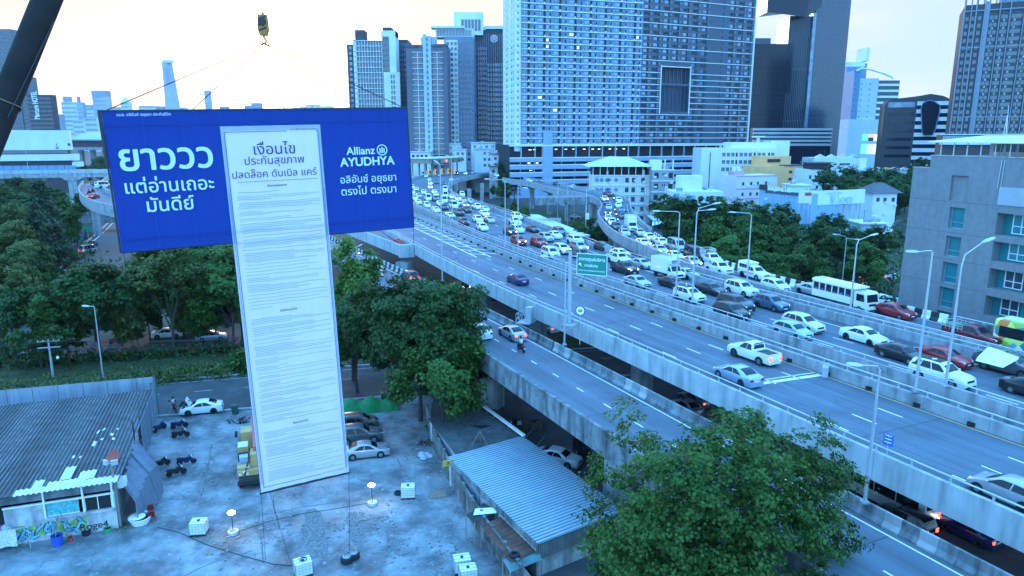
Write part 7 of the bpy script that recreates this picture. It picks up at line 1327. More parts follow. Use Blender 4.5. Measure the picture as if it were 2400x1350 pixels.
# clothes on a line, ladder, buckets and the rest at the shed
def L2W(x, y, z=0.):p=Matrix.Rotation(HA, 4, 'Z')@Vector((x, y, 0));return (C0.x+p.x, C0.y+p.y, z)
t=thing('hanging_bedsheet', 'pale patterned bedsheet hung on a line at the left shed', 'bedsheet', L2W(-8.3, -.9), HA);b=MB();vs=[(-1.6+3.2*i/14, .1*math.sin(i*1.3)*(j+1)/4, 1.75-j*.45) for i in range(15) for j in range(4)];b.add(vs, [(i*4+j, i*4+j+1, i*4+j+5, i*4+j+4) for i in range(14) for j in range(3)]);b.build('cloth', mat('patterned cotton', (.60, .62, .66), .9, var=.3, scale=7), t, True);b=MB();b.tube([(-3, 0, 1.78), (2.4, 0, 1.78)], .02, 4);[b.tube([(x, 0, 0), (x, 0, 1.8)], .03, 5) for x in (-3, 2.4)];b.build('line', M_GALV, t)
t=thing('laundry_pile', 'heap of coloured washing on the porch ledge above the bedsheet', 'laundry', L2W(-8.8, .2, 1.0), HA);r=random.Random(6)
for k, c in enumerate(((.4, .03, .05), (.5, .5, .55), (.05, .06, .3), (.35, .1, .25), (.55, .5, .48))):b=MB();b.lathe([(.1, 0), (.5, .05), (.45, .3), (.2, .5)], 9, (-1.2+.6*k, r.uniform(-.1, .3), r.uniform(0, .3)));b.build('garment', mat('washing %d'%k, c, .95, var=.3, scale=6), t, True)
def stepladder(label, loc, rz):
 t=thing('stepladder', label, 'ladder', loc, rz);b=MB();H_=2.3
 for y in (-.25, .25):b.bar((-.1, y*.8, H_), (-.75, y*1.3, 0), .06);b.bar((.1, y*.8, H_), (.75, y*1.3, 0), .06)
 b.build('rails', mat('weathered wood', (.22, .20, .17), .9, var=.2), t);b=MB();[b.bar((-.1-.65*k/7, -.2-.12*k/7, H_*(1-k/7)), (-.1-.65*k/7, .2+.12*k/7, H_*(1-k/7)), .05) for k in range(1, 7)];b.build('rungs', MATS['weathered wood'], t)
stepladder('wooden stepladder standing against the graffiti', L2W(-3.7, -.9), HA+.4)
def bucket(name, label, loc, r, h, m, cat='bucket', plant=False):
 t=thing(name, label, cat, loc);b=MB();b.lathe([(r*.78, 0), (r, h), (r*1.06, h), (r*1.06, h+.03), (r*.95, h+.03), (r*.93, h*.9), (r*.75, .05)], 16);b.build('tub', m, t, True);MB().lathe([(r*.9, h*.8), (r*.9, h*.82)], 14).build('contents', M_DARK, t);return t
bucket('plastic_barrel', 'blue plastic tub in front of the graffiti', G(136, 1278), .42, .85, M_BLUEP, 'tub');bucket('flower_pot', 'small red pot right of the blue tub', G(167, 1268), .24, .35, M_RED, 'pot');bucket('flower_pot', 'round dark bowl under the stepladder', G(203, 1254), .33, .3, M_BLK, 'pot');bucket('planter', 'green planter at the shed front near the ladder', G(253, 1247), .3, .35, PAINT['taxigreen'], 'planter');bucket('wash_basin', 'wide white basin with a lid at the shed corner', G(330, 1225), .85, .55, M_WHT, 'basin')
t=thing('basin_lid', 'round white lid lying on the wide basin', 'lid', G(322, 1212, .6));MB().lathe([(.5, 0), (.62, .04), (.1, .1)], 18).build('disc', M_WHT, t)
# floodlight post and dish at the shed corner
t=thing('floodlight_post', 'wooden post with a pair of floodlights at the shed corner', 'light post', G(284, 1236));MB().tube([(0, 0, 0), (-.15, 0, 5.6)], .09, 7).build('post', MATS['weathered wood'], t)
for s in (-1, 1):b=MB();b.box((-.15+s*.35, -.15, 5.75), (.5, .16, .4), 0, s*.5);b.build('floodlight', M_GALV, t);
MB().bar((-.55, 0, 5.6), (.35, 0, 5.6), .05).build('crossbar', M_GALV, t)
t=thing('satellite_dish', 'red satellite dish at the right eave of the long shed', 'satellite dish', L2W(-.3, 3.2, ze+.3), rad(-30));b=MB();b.T=Matrix.Rotation(rad(55), 4, 'X');b.lathe([(.05, 0), (.5, .1), (.8, .28), (.78, .3), (.48, .13), (.05, .04)], 18);b.T=None;b.build('dish', mat('red dish', (.40, .08, .06), .6, var=.1), t, True);MB().tube([(0, 0, -.5), (0, .1, .1)], .04, 6).build('stand', M_GALV, t)
t=thing('air_conditioner', 'white air-conditioner box on the shed side wall', 'air conditioner', L2W(.35, 1.6, 2.9), HA);MB().bx(-.3, .3, -.45, .45, 0, .7).build('case', M_WHT, t);MB().lathe([(.24, -.33), (.24, -.31)], 14, (0, 0, .35), 0, 'x').build('fan_guard', M_BLK, t)
t=thing('grey_tarpaulin', 'big grey tarpaulin draped from a pole down the shed side', 'tarpaulin', (0, 0, 0));top=[L2W(.3, 1.2, 3.2), L2W(.5, 4.5, 3.7), L2W(.7, 7.5, 4.6)];mid=[L2W(1.3, .2, 1.9), L2W(1.9, 3.8, 2.5), L2W(2.4, 6.8, 2.2)];bot=[L2W(1.4, -.4, 0.05), L2W(2.5, 3.0, .05), L2W(2.7, 6.2, .05)]
gr=[]
for rowp in (top, mid, bot):gr.append([Vector(p)+Vector((math.sin(i*2.1)*.14, math.cos(i*2.7)*.12, math.sin(i*1.7)*.07)) for i, p in enumerate(smooth_path([Vector(p) for p in rowp], .28)[:24])])
nmin=min(map(len, gr));b=MB()
for a, c in ((gr[0], gr[1]), (gr[1], gr[2])):b.strip(c[:nmin], a[:nmin])
b.build('sheet', mat('grey tarp', (.13, .15, .19), .6, var=.15, scale=1.5), t, True);MB().tube([L2W(.6, 7.5, 0), L2W(.6, 7.5, 6.2)], .06, 6).build('pole', M_BLK, t)
t=thing('chair_stack', 'stack of dark red plastic chairs below the tarpaulin', 'chairs', L2W(2.4, .3), .5);b=MB()
for k in range(5):z=.12*k;b.bx(-.25, .25, -.25, .25, .42+z, .46+z);b.bx(-.25, .25, .22, .27, .46+z, .9+z);[b.bar((x, y, .42+z), (x*1.15, y*1.15, z), .04) for x in (-.22, .22) for y in (-.22, .22)]
b.build('chairs', mat('dark red plastic', (.22, .03, .03), .5, var=.1), t)
# hoarding round the left plot
cn=Vector((-40.2, 76.0, 0));dl=Vector((-.955, -.297, 0));dn=Vector((.342, -.94, 0))
t=thing('sheet_hoarding', 'tall blue-grey sheet metal hoarding behind the long left shed', 'fence', (0, 0, 0));M_HO=mat('blue grey hoarding', (.30, .36, .42), .6, .2, var=.1, scale=.5, streak=.25)
b=MB();p2=MB()
for a, d, L_ in ((cn, dl, 30), (cn, dn, 12.5)):
 for k in range(int(L_/2.4)):
  q0, q1=a+d*(2.4*k), a+d*(2.4*k+2.36);
  for s in range(8):u0, u1=q0.lerp(q1, s/8), q0.lerp(q1, (s+1)/8);off_v=Vector((d.y, -d.x, 0))*(.03 if s%2 else 0);b.add([u0+off_v, u1+off_v, u1+off_v+Vector((0, 0, 4.7)), u0+off_v+Vector((0, 0, 4.7))], [(0, 1, 2, 3)])
  p2.bar(q0+Vector((d.y, -d.x, 0))*.12, q0+Vector((d.y, -d.x, 0))*.12+Vector((0, 0, 4.8)), .1)
 for z in (.8, 2.2, 3.6):p2.bar(a+Vector((d.y, -d.x, 0))*.1+Vector((0, 0, z)), a+d*L_+Vector((d.y, -d.x, 0))*.1+Vector((0, 0, z)), .07)
b.build('sheets', M_HO, t);p2.build('frame', mat('rusty steel frame', (.16, .11, .09), .8, .2, var=.2), t)
# ---- old wall and sheds on the right
W0=[Vector((-9.4, 74, 0)), Vector((-7.1, 64.5, 0)), Vector((-3.1, 52.8, 0)), Vector((-.3, 46.1, 0)), Vector((3.2, 38, 0))]
t=thing('old_boundary_wall', 'stained old concrete wall along the right side of the yard', 'wall', (0, 0, 0));b=MB();wall_segments(b, smooth_path(W0, 2), 2.15, .05, .18, 2.4, .04);b.build('wall', mat('mossy wall', (.20, .21, .20), .95, var=.3, scale=1.2, streak=.7, coords='World', dirt=((.05, .05, .045), .9, .45, .65)), t)
b=MB()
for p in resample(smooth_path(W0, 2), 2.4):b.box((p.x+.03, p.y, 1.15), (.24, .24, 2.3))
b.build('post', M_CONCW, t)
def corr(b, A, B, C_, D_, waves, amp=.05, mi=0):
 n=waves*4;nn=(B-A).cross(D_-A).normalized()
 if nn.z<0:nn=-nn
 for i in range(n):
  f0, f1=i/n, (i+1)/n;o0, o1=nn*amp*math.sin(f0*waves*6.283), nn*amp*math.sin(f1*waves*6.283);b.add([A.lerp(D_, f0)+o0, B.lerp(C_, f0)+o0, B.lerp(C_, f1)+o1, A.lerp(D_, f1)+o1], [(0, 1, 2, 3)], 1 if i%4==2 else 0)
A, B, C_, D_=G(1046, 1072, 2.6), G(1225, 1022, 2.6), G(1436, 1168, 2.6), G(1258, 1283, 2.6)
C_=B+(D_-A)
t=thing('blue_roofed_shed', 'shed with a pale blue corrugated roof between the yard wall and the ramp', 'shed', (0, 0, 0))
b=MB();corr(b, A, B, C_+Vector((0, 0, .2)), D_+Vector((0, 0, .2)), 44, .05);b.build('roof', [mat('pale blue corrugated roof', (.34, .44, .50), .45, .2, var=.12, scale=.8, coords='World', dirt=((.22, .28, .31), .4, .5, .8)), mat('painted valley shade', (.13, .18, .21), .7, var=.2, coords='World')], t)  # darker trough stripes stand in for shade between the ribs under flat light
ins=lambda P, f:P.lerp((A+B+C_+D_)/4, f)
ia, ib, ic, id_=[ins(P, .035) for P in (A, B, C_, D_)]
b=MB();b.prism([(p.x, p.y) for p in (ia, ib, ic, id_)], 0, 2.45);b.build('wall', M_WR, t)
b=MB()
def ribbed(b, P, Q, z0, z1, n):
 d=(Q-P)/n;nn=Vector((d.y, -d.x, 0)).normalized()*.04
 for k in range(n):a0=P+d*k;b.add([(a0+nn).to_tuple()[:2]+(z0, ), (a0+d*.6+nn).to_tuple()[:2]+(z0, ), (a0+d*.6+nn).to_tuple()[:2]+(z1, ), (a0+nn).to_tuple()[:2]+(z1, ), (a0+d*.6+nn*1.8).to_tuple()[:2]+(z0, ), (a0+d+nn*1.8).to_tuple()[:2]+(z0, ), (a0+d+nn*1.8).to_tuple()[:2]+(z1, ), (a0+d*.6+nn*1.8).to_tuple()[:2]+(z1, )], [(0, 1, 2, 3), (4, 5, 6, 7)])
ribbed(b, D_.lerp(A, .01), C_.lerp(B, .01), 1.45, 2.7, 46);b.build('ribbed_gable', mat('grey ribbed sheet', (.22, .25, .26), .6, .2, var=.15, streak=.3), t)
b=MB();b.bar(A+Vector((0, 0, -.12)), D_+Vector((0, 0, .08)), .08, .5);b.build('eave_board', M_CONCW, t)
q=MB();P_=id_.lerp(ia, .72);d_=(id_-ia).normalized();nrm=Vector((d_.y, -d_.x, 0))
for k, (s0, s1, z0, z1, mt)in enumerate(((.30, .36, .1, 1.9, 'blue render'), (.42, .5, 1.2, 2.0, 'pale white render'), (.16, .22, 1.2, 1.9, 'pale white render'))):
 p0, p1=ia.lerp(id_, s0)-nrm*-.05, ia.lerp(id_, s1)-nrm*-.05;MB().add([(p0.x, p0.y, z0), (p1.x, p1.y, z0), (p1.x, p1.y, z1), (p0.x, p0.y, z1)], [(0, 1, 2, 3)]).build('door' if k==0 else 'wall_panel', MATS[mt], t)
E_, F_, G_, H_=G(1003, 982, 2.4), G(1118, 946, 2.4), G(1226, 1022, 2.5), G(1066, 1064, 2.5)
t=thing('dark_roofed_shed', 'shed with a dark corrugated roof under the broad dark tree', 'shed', (0, 0, 0));b=MB();corr(b, E_, F_, G_, H_, 30, .05);b.build('roof', [M_ASB, M_RIDGE], t);c_=(E_+F_+G_+H_)/4;b=MB();b.prism([(p.lerp(c_, .05).x, p.lerp(c_, .05).y) for p in (E_, F_, G_, H_)], 0, 2.25);b.build('wall', M_WR, t)  # a pale stripe on each wave paints rib light into the roof
t=thing('white_gutter_beam', 'long white beam on short posts along the dark roof edge', 'beam', (0, 0, 0));a_, b_=G(1126, 946, 2.95), G(1228, 1021, 2.95);MB().bar(a_, b_, .3, .2).build('beam', M_WHT, t);b=MB();[b.bar((a_.lerp(b_, k/6).x, a_.lerp(b_, k/6).y, 0), a_.lerp(b_, k/6), .09) for k in range(7)];b.build('post', mat('tan post', (.30, .22, .16), .8), t)
for k, (px, mi, lab, z)in enumerate(([[(1127, 1232), (1172, 1212), (1258, 1292), (1196, 1318)], 0, 'rusty brown lean-to roof beside the blue-roofed shed', 2.05], [[(1092, 1208), (1135, 1178), (1162, 1200), (1112, 1226)], 1, 'ragged dark lean-to roof with boards beside the blue-roofed shed', 2.1], [[(1178, 1312), (1262, 1290), (1270, 1312), (1195, 1342)], 2, 'low green-blue lean-to roof at the near end of the sheds', 1.95])):
 P=[G(u, v, z) for u, v in px];t=thing('lean_to', lab, 'lean-to', (0, 0, 0));b=MB();corr(b, P[0], P[1], P[2], P[3], 10 if k==0 else 8, .03);b.m=[0]*len(b.f);b.build('roof', (mat('rusty sheet', (.13, .055, .035), .85, var=.4, scale=1.2, coords='World', dirt=((.05, .03, .025), .8, .45, .7)), M_ASB, mat('green blue sheet', (.10, .20, .20), .7, var=.3, scale=1, coords='World'))[mi], t);[MB().bar((q_.x, q_.y, 0), q_, .08).build('post', MATS['tan post'], t) for q_ in P]
t=thing('sheet_offcut', 'white roofing offcut lying on the ragged lean-to', 'sheet', G(1137, 1200, 2.2));MB().add([(-.9, -.5, 0), (.9, -.2, .02), (.9, .6, .06), (-.8, .4, .04), (-.9, -.5, .03), (.9, -.2, .05), (.9, .6, .09), (-.8, .4, .07)], [(3, 2, 1, 0), (4, 5, 6, 7), (0, 1, 5, 4), (2, 3, 7, 6)]).build('panel', M_WHT, t)
def tyre(label, loc, s=1.):t=thing('old_tyre', label, 'tyre', loc);MB().lathe([(.2*s, 0), (.33*s, 0), (.36*s, .06), (.36*s, .16), (.33*s, .22), (.2*s, .22), (.22*s, .11)], 18).build('rubber', M_RUB, t, True);return t
tyre('old tyre lying on the green-blue lean-to', G(1206, 1304, 2.05), 1.1)
t=thing('satellite_dish', 'black mesh satellite dish standing on the dark corrugated roof', 'satellite dish', G(1118, 1042, 2.55));b=MB();b.T=Matrix.Rotation(rad(-25), 4, 'X')@Matrix.Translation((.3, 0, 1.5));b.lathe([(.05, 0), (.6, .1), (1.0, .3), (.98, .32), (.58, .13), (.05, .03)], 20);b.T=None;b.build('dish', M_BLK, t, True);b=MB();[b.tube([(x, y, 0), (.3, 0, 1.4)], .03, 5) for x, y in ((-.5, -.4), (1.0, -.3), (.3, .6))];b.build('legs', MATS['tan post'], t)
t=thing('yellow_sign', 'small yellow sign tied to the top of the old wall', 'sign', G(1052, 1092, 2.2), .4);MB().bx(-.55, .55, -.04, .04, 0, .55).build('board', mat('yellow board', (.6, .42, .06), .6, var=.1), t);o=obj('lettering', text_mesh('XM', .45, M_TXTB, .01), t);o.location=(.1, -.05, .28);o.rotation_euler=(rad(90), 0, 0)
t=thing('plastic_bag_heap', 'heap of pale plastic bags against the old wall', 'rubbish', G(990, 1072));r=random.Random(3)
for k in range(7):s=r.uniform(.25, .5);b=MB();b.lathe([(s*.3, 0), (s, s*.3), (s*.8, s*.8), (s*.2, s*1.1)], 9, (r.uniform(-.8, .8), r.uniform(-.5, .6), 0));b.build('bag', mat('plastic bag %d'%(k%3), ((.45, .5, .6), (.3, .4, .6), (.55, .58, .6))[k%3], .4, var=.2, scale=5), t, True)
t=thing('plywood_board', 'square of plywood lying near the old wall', 'board', G(1026, 1160), .3);MB().bx(-.75, .75, -.6, .6, .02, .06).build('sheet', mat('plywood', (.22, .17, .13), .8, var=.2, scale=3), t)
# junk beneath the ramp
t=thing('junk_pile', 'dark heap of scrap and machines under the ramp', 'scrap', G(1235, 1000));r=random.Random(9)
for k in range(9):b=MB();b.box((r.uniform(-1.6, 1.6), r.uniform(-1.2, 1.2), r.uniform(.2, .7)), (r.uniform(.3, 1), r.uniform(.3, .9), r.uniform(.3, .9)), 0, r.uniform(0, 3));b.build('scrap_piece', M_TRIM if k%2 else MATS['rusty steel frame'], t)
t=thing('white_tray', 'flat white tray on the ground beside the scrap heap under the ramp', 'tray', G(1216, 993));MB().bx(-.9, .9, -.5, .5, .05, .12).build('tray', M_WHT, t)
# ---- IBC tanks
def ibc_proto(label, loc, rz, group='white caged water tanks on the yard'):
 t=thing('water_tank', label, 'water tank', loc, rz, group);b=MB();b.bx(-.58, .58, -.48, .48, .16, 1.12);b.build('tank', mat('milky plastic', (.70, .74, .76), .45, var=.06, scale=2), t)
 b=MB()
 for z in (.2, .42, .64, .86, 1.1):[b.bar(p, q, .025) for p, q in (((-.6, -.5, z), (.6, -.5, z)), ((.6, -.5, z), (.6, .5, z)), ((.6, .5, z), (-.6, .5, z)), ((-.6, .5, z), (-.6, -.5, z)))]
 for k in range(6):[b.bar((-.6+.24*k, y, .15), (-.6+.24*k, y, 1.12), .025) for y in (-.5, .5)]
 for k in range(5):[b.bar((x, -.5+.25*k, .15), (x, -.5+.25*k, 1.12), .025) for x in (-.6, .6)]
 b.bar((-.6, -.2, 1.14), (.6, -.2, 1.14), .03);b.bar((-.6, .25, 1.14), (.6, .25, 1.14), .03);b.build('cage', M_GALV, t)
 b=MB();b.bx(-.6, .6, -.5, .5, .1, .15);[b.bx(x-.1, x+.1, -.5, .5, 0, .1) for x in (-.5, 0, .5)];b.build('pallet', M_TRIM, t);MB().lathe([(.12, 1.12), (.12, 1.18), (.05, 1.19)], 12).build('cap', M_BLK, t);return t
ib=ibc_proto('white caged water tank by the right lamp stand, near the old wall', G(957, 1165), .1)
for u, v, rz, lab in ((468, 1250, .12, 'white caged water tank left of the left lamp stand'), (711, 1346, .5, 'white caged water tank with a coiled hose on top'), (1083, 1338, .25, 'white caged water tank behind its twin at the bottom right of the yard'), (1097, 1362, .25, 'white caged water tank cut by the bottom edge')):
 t=copy_tree(ib);t.location=G(u, v);t.rotation_euler=(0, 0, rz);t['label']=lab
t=thing('hose_coil', 'black hose coil lying on top of the front water tank', 'hose', G(711, 1346)+Vector((.05, 0, 1.16)));b=MB();b.tube([(.26*math.cos(a*.35), .26*math.sin(a*.35), .02+.003*a) for a in range(26)], .022, 5);b.build('hose', M_RUB, t)
# ---- lamp stands, weights
for u, v, lab in ((547, 1252, 'left lit work lamp on a concrete-filled tyre base'), (873, 1184, 'right lit work lamp on a concrete-filled tyre base')):
 t=thing('work_lamp', lab, 'lamp', G(u, v), 0, 'lit work lamps on the yard');MB().lathe([(.36, 0), (.42, .06), (.42, .3), (.36, .36)], 16).build('base_tyre', mat('painted tyre', (.45, .47, .48), .7, var=.2), t, True);MB().lathe([(.3, .3), (.28, .4)], 14).build('concrete_fill', M_CONC, t);MB().tube([(0, 0, .4), (0, 0, 1.75)], .035, 6).build('pole', M_BLK, t);MB().lathe([(.05, 1.72), (.22, 1.8), (.30, 1.88), (.22, 1.98), (.04, 2.04)], 14).build('lamp_head', mat('lit lamp head', (1, .95, .8), emit=(1, .93, .72), es=28, var=0), t, True)
for u, v, lab in ((813, 1318, 'left tyre weight of the pair under the banner corner'), (829, 1309, 'right tyre weight of the pair under the banner corner')):
 t=thing('tyre_weight', lab, 'weight', G(u, v), 0, 'tyre weights anchoring the banner');MB().lathe([(.36, 0), (.46, .08), (.46, .42), (.36, .5)], 16).build('tyre', M_RUB, t, True);MB().lathe([(.34, .42), (.32, .53)], 14).build('concrete_fill', M_CONC, t);MB().tube([(-.12, 0, .5), (-.1, 0, .68), (.1, 0, .68), (.12, 0, .5)], .025, 5).build('lifting_eye', M_TRIM, t)
tyre('tyre lying beside the right-hand water tank', G(933, 1158), 1.0)
# ---- bins, chair, netting, litter
def bin_(label, loc, m):
 t=thing('wheelie_bin', label, 'bin', loc, .2);b=MB();b.add([(-.26, -.3, .08), (.26, -.3, .08), (.26, .3, .08), (-.26, .3, .08), (-.32, -.38, 1.0), (.32, -.38, 1.0), (.32, .36, 1.0), (-.32, .36, 1.0)], [(3, 2, 1, 0), (0, 1, 5, 4), (1, 2, 6, 5), (2, 3, 7, 6), (3, 0, 4, 7), (4, 5, 6, 7)]);b.build('tub', m, t);MB().bx(-.35, .35, -.42, .4, 1.0, 1.08).build('lid', m, t);[MB().lathe([(.11, -.04), (.11, .04)], 12, (s*.26, .3, .11), 0, 'x').build('wheel', M_RUB, t) for s in (-1, 1)]
bin_('green wheelie bin beside the small street tree', G(551, 970), mat('bin green', (.02, .09, .06), .6, var=.1));bin_('small green bin beside the green netting heap', G(900, 940), MATS['bin green'])
t=thing('folding_chair', 'small folding chair beside the parked silver sedan', 'chair', G(835, 1078), .4);b=MB();b.bx(-.22, .22, -.2, .2, .42, .45);b.bx(-.22, .22, .2, .23, .5, .85);b.build('seat', M_BLUEP, t);b=MB();[b.bar((s*.22, -.2, 0), (s*.22, .22, .85), .03) for s in (-1, 1)];[b.bar((s*.22, .22, 0), (s*.22, -.2, .45), .03) for s in (-1, 1)];b.build('frame', M_BLK, t)
t=thing('netting_heap', 'long heap covered with bright green netting behind the parked cars', 'netting', G(845, 962), .28);b=MB();r=random.Random(8);vs=[]
nx, ny=26, 9
for i in range(nx):
 for j in range(ny):f=math.sin(math.pi*j/(ny-1))**.6*math.sin(math.pi*(i+.4)/nx)**.35;vs.append((-4.2+8.6*i/(nx-1), -1.3+2.6*j/(ny-1), f*(1.35+.35*math.sin(i*.9)+r.uniform(-.08, .08))))
b.add(vs, [(i*ny+j, (i+1)*ny+j, (i+1)*ny+j+1, i*ny+j+1) for i in range(nx-1) for j in range(ny-1)]);b.build('net', mat('green netting', (.01, .20, .06), .8, var=.25, scale=2), t, True)
for k, (u, v, lab)in enumerate(((558, 990, 'dark heap of rags and cable on the yard near the bin'), (1000, 1040, 'tangle of dry branches at the foot of the broad tree'))):
 t=thing('debris_heap', lab, 'debris', G(u, v));b=MB();r=random.Random(k)
 for q in range(26):p=Vector((r.gauss(0, .5), r.gauss(0, .35), .05));b.bar(p, p+Vector((r.uniform(-.6, .6), r.uniform(-.5, .5), r.uniform(0, .35))), .07)
 b.build('sticks', M_TRIM if k==0 else M_BARK, t)
b=MB();b.tube([G(u, v, .03) for u, v in ((370, 1236), (420, 1248), (480, 1275), (560, 1300), (640, 1322), (690, 1326))], .025, 5);tag(b.build('power_cable', M_RUB), 'black cable snaking over the yard to the front water tank', 'cable')
b=MB();b.tube([G(u, v, .03) for u, v in ((560, 1246), (620, 1225), (700, 1205), (800, 1190), (868, 1178))], .018, 5);tag(b.build('power_cable', M_RUB), 'thin cable running between the two work lamps', 'cable')
# ---- motorcycles and people
def moto_meshes(col):
 d={}
 d['tyre']=MB().lathe([(.22, -.035), (.27, -.04), (.29, 0), (.27, .04), (.22, .035)], 18, axis='y').mesh('tyre', M_RUB, True);b=MB();b.lathe([(.2, -.02), (.2, .02)], 14, axis='y');d['rim']=b.mesh('rim', M_RIM)
 b=MB();b.add([(.38, s*.13, 1.0) for s in (-1, 1)]+[(.58, s*.17, .55) for s in (-1, 1)]+[(.05, s*.18, .38) for s in (-1, 1)]+[(-.1, s*.14, .66) for s in (-1, 1)]+[(-.75, s*.15, .84) for s in (-1, 1)]+[(-.9, s*.08, .66) for s in (-1, 1)]+[(-.35, s*.16, .42) for s in (-1, 1)], [(0, 2, 3, 1), (2, 4, 5, 3), (0, 1, 7, 6), (6, 7, 9, 8), (8, 9, 11, 10), (10, 11, 13, 12), (12, 13, 5, 4), (0, 6, 4, 2), (1, 3, 5, 7), (6, 8, 10, 12), (6, 12, 4), (7, 13, 11, 9), (7, 5, 13)]);d['body']=b.mesh('body', None)
 d['engine']=MB().bx(-.2, .2, -.12, .12, .25, .45).mesh('engine', M_TRIM);d['seat']=MB().add([(.0, -.11, .68), (.0, .11, .68), (-.75, .1, .8), (-.75, -.1, .8), (.0, -.09, .76), (.0, .09, .76), (-.72, .08, .87), (-.72, -.08, .87)], [(4, 5, 6, 7), (0, 1, 5, 4), (1, 2, 6, 5), (2, 3, 7, 6), (3, 0, 4, 7)]).mesh('seat', M_TRIM)
 b=MB();b.tube([(.3, -.34, 1.0), (.42, -.15, .98), (.42, .15, .98), (.3, .34, 1.0)], .018, 5);b.tube([(.42, 0, .98), (.62, 0, .3)], .03, 5);d['handlebar']=b.mesh('handlebar', M_GALV);d['headlight']=MB().box((.5, 0, .85), (.08, .14, .12)).mesh('headlight', None);d['taillight']=MB().box((-.86, 0, .72), (.05, .14, .07)).mesh('taillight', None);d['plate']=MB().box((-.88, 0, .55), (.02, .2, .14)).mesh('number_plate', M_PLATE);d['guard']=MB().add([(.45, -.06, .45), (.45, .06, .45), (.62, .06, .62), (.62, -.06, .62), (.85, .06, .5), (.85, -.06, .5)], [(0, 1, 2, 3), (3, 2, 4, 5)]).mesh('mudguard', None);return d
MM=moto_meshes(None)
def moto(col, loc, head, label, group=None, lean=0., lit=0, tail=0, small=False):
 t=thing('motorcycle', label, 'motorcycle', loc, 0, group);t.rotation_euler=(rad(lean), 0, rad(90-head));m=PAINT[col]
 for x in (.62, -.62):w_=obj('wheel', MM['tyre'], t);w_.location=(x, 0, .3);(None if small else obj('rim', MM['rim'], w_))
 setm(obj('body', MM['body'], t), m);obj('seat', MM['seat'], t);obj('handlebar', MM['handlebar'], t);obj('engine', MM['engine'], t);setm(obj('headlight', MM['headlight'], t), M_HLON if lit else M_HL);setm(obj('taillight', MM['taillight'], t), M_TLON if tail else M_TL)
 if not small:obj('number_plate', MM['plate'], t);setm(obj('mudguard', MM['guard'], t), m)
 return t
for c, u, v, hd_, lab in (('navy', 421, 1003, 60, 'blue motorcycle nearest the side street on the yard'), ('black', 424, 1025, 65, 'black motorcycle just in front of the blue one by the street'), ('navy', 375, 1010, 20, 'blue motorcycle half hidden by the shed corner'), ('black', 378, 1095, 40, 'black motorcycle parked against the tarpaulin with a pale wheel'), ('navy', 438, 1088, 70, 'bright blue motorcycle standing in the open yard'), ('black', 414, 1114, 55, 'dark motorcycle in front of the bright blue one')):moto(c, G(u, v), hd_, lab, 'motorcycles parked on the yard', 8)
M_SKIN=mat('brown skin', (.30, .17, .11), .55, var=0);M_HAIR=mat('black hair', (.012, .010, .010), .6, var=0)
def skin_obj(name, joints, edges, m, parent, root=0, sub=1):
 me=bpy.data.meshes.new(name);me.from_pydata([j[:3] for j in joints], edges, []);me.materials.append(m);o=obj(name, me, parent);md=o.modifiers.new('skin', 'SKIN');sv=me.skin_vertices[0].data if me.skin_vertices else None
 if sv is None:
  bm=bmesh.new();bm.from_mesh(me);bm.verts.layers.skin.verify();bm.to_mesh(me);bm.free();sv=me.skin_vertices[0].data
 for i, j in enumerate(joints):sv[i].radius=(j[3], j[3]*(j[4] if len(j)>4 else 1));sv[i].use_root=(i==root)
 md.use_smooth_shade=True;s=o.modifiers.new('sub', 'SUBSURF');s.levels=sub;s.render_levels=sub;return o
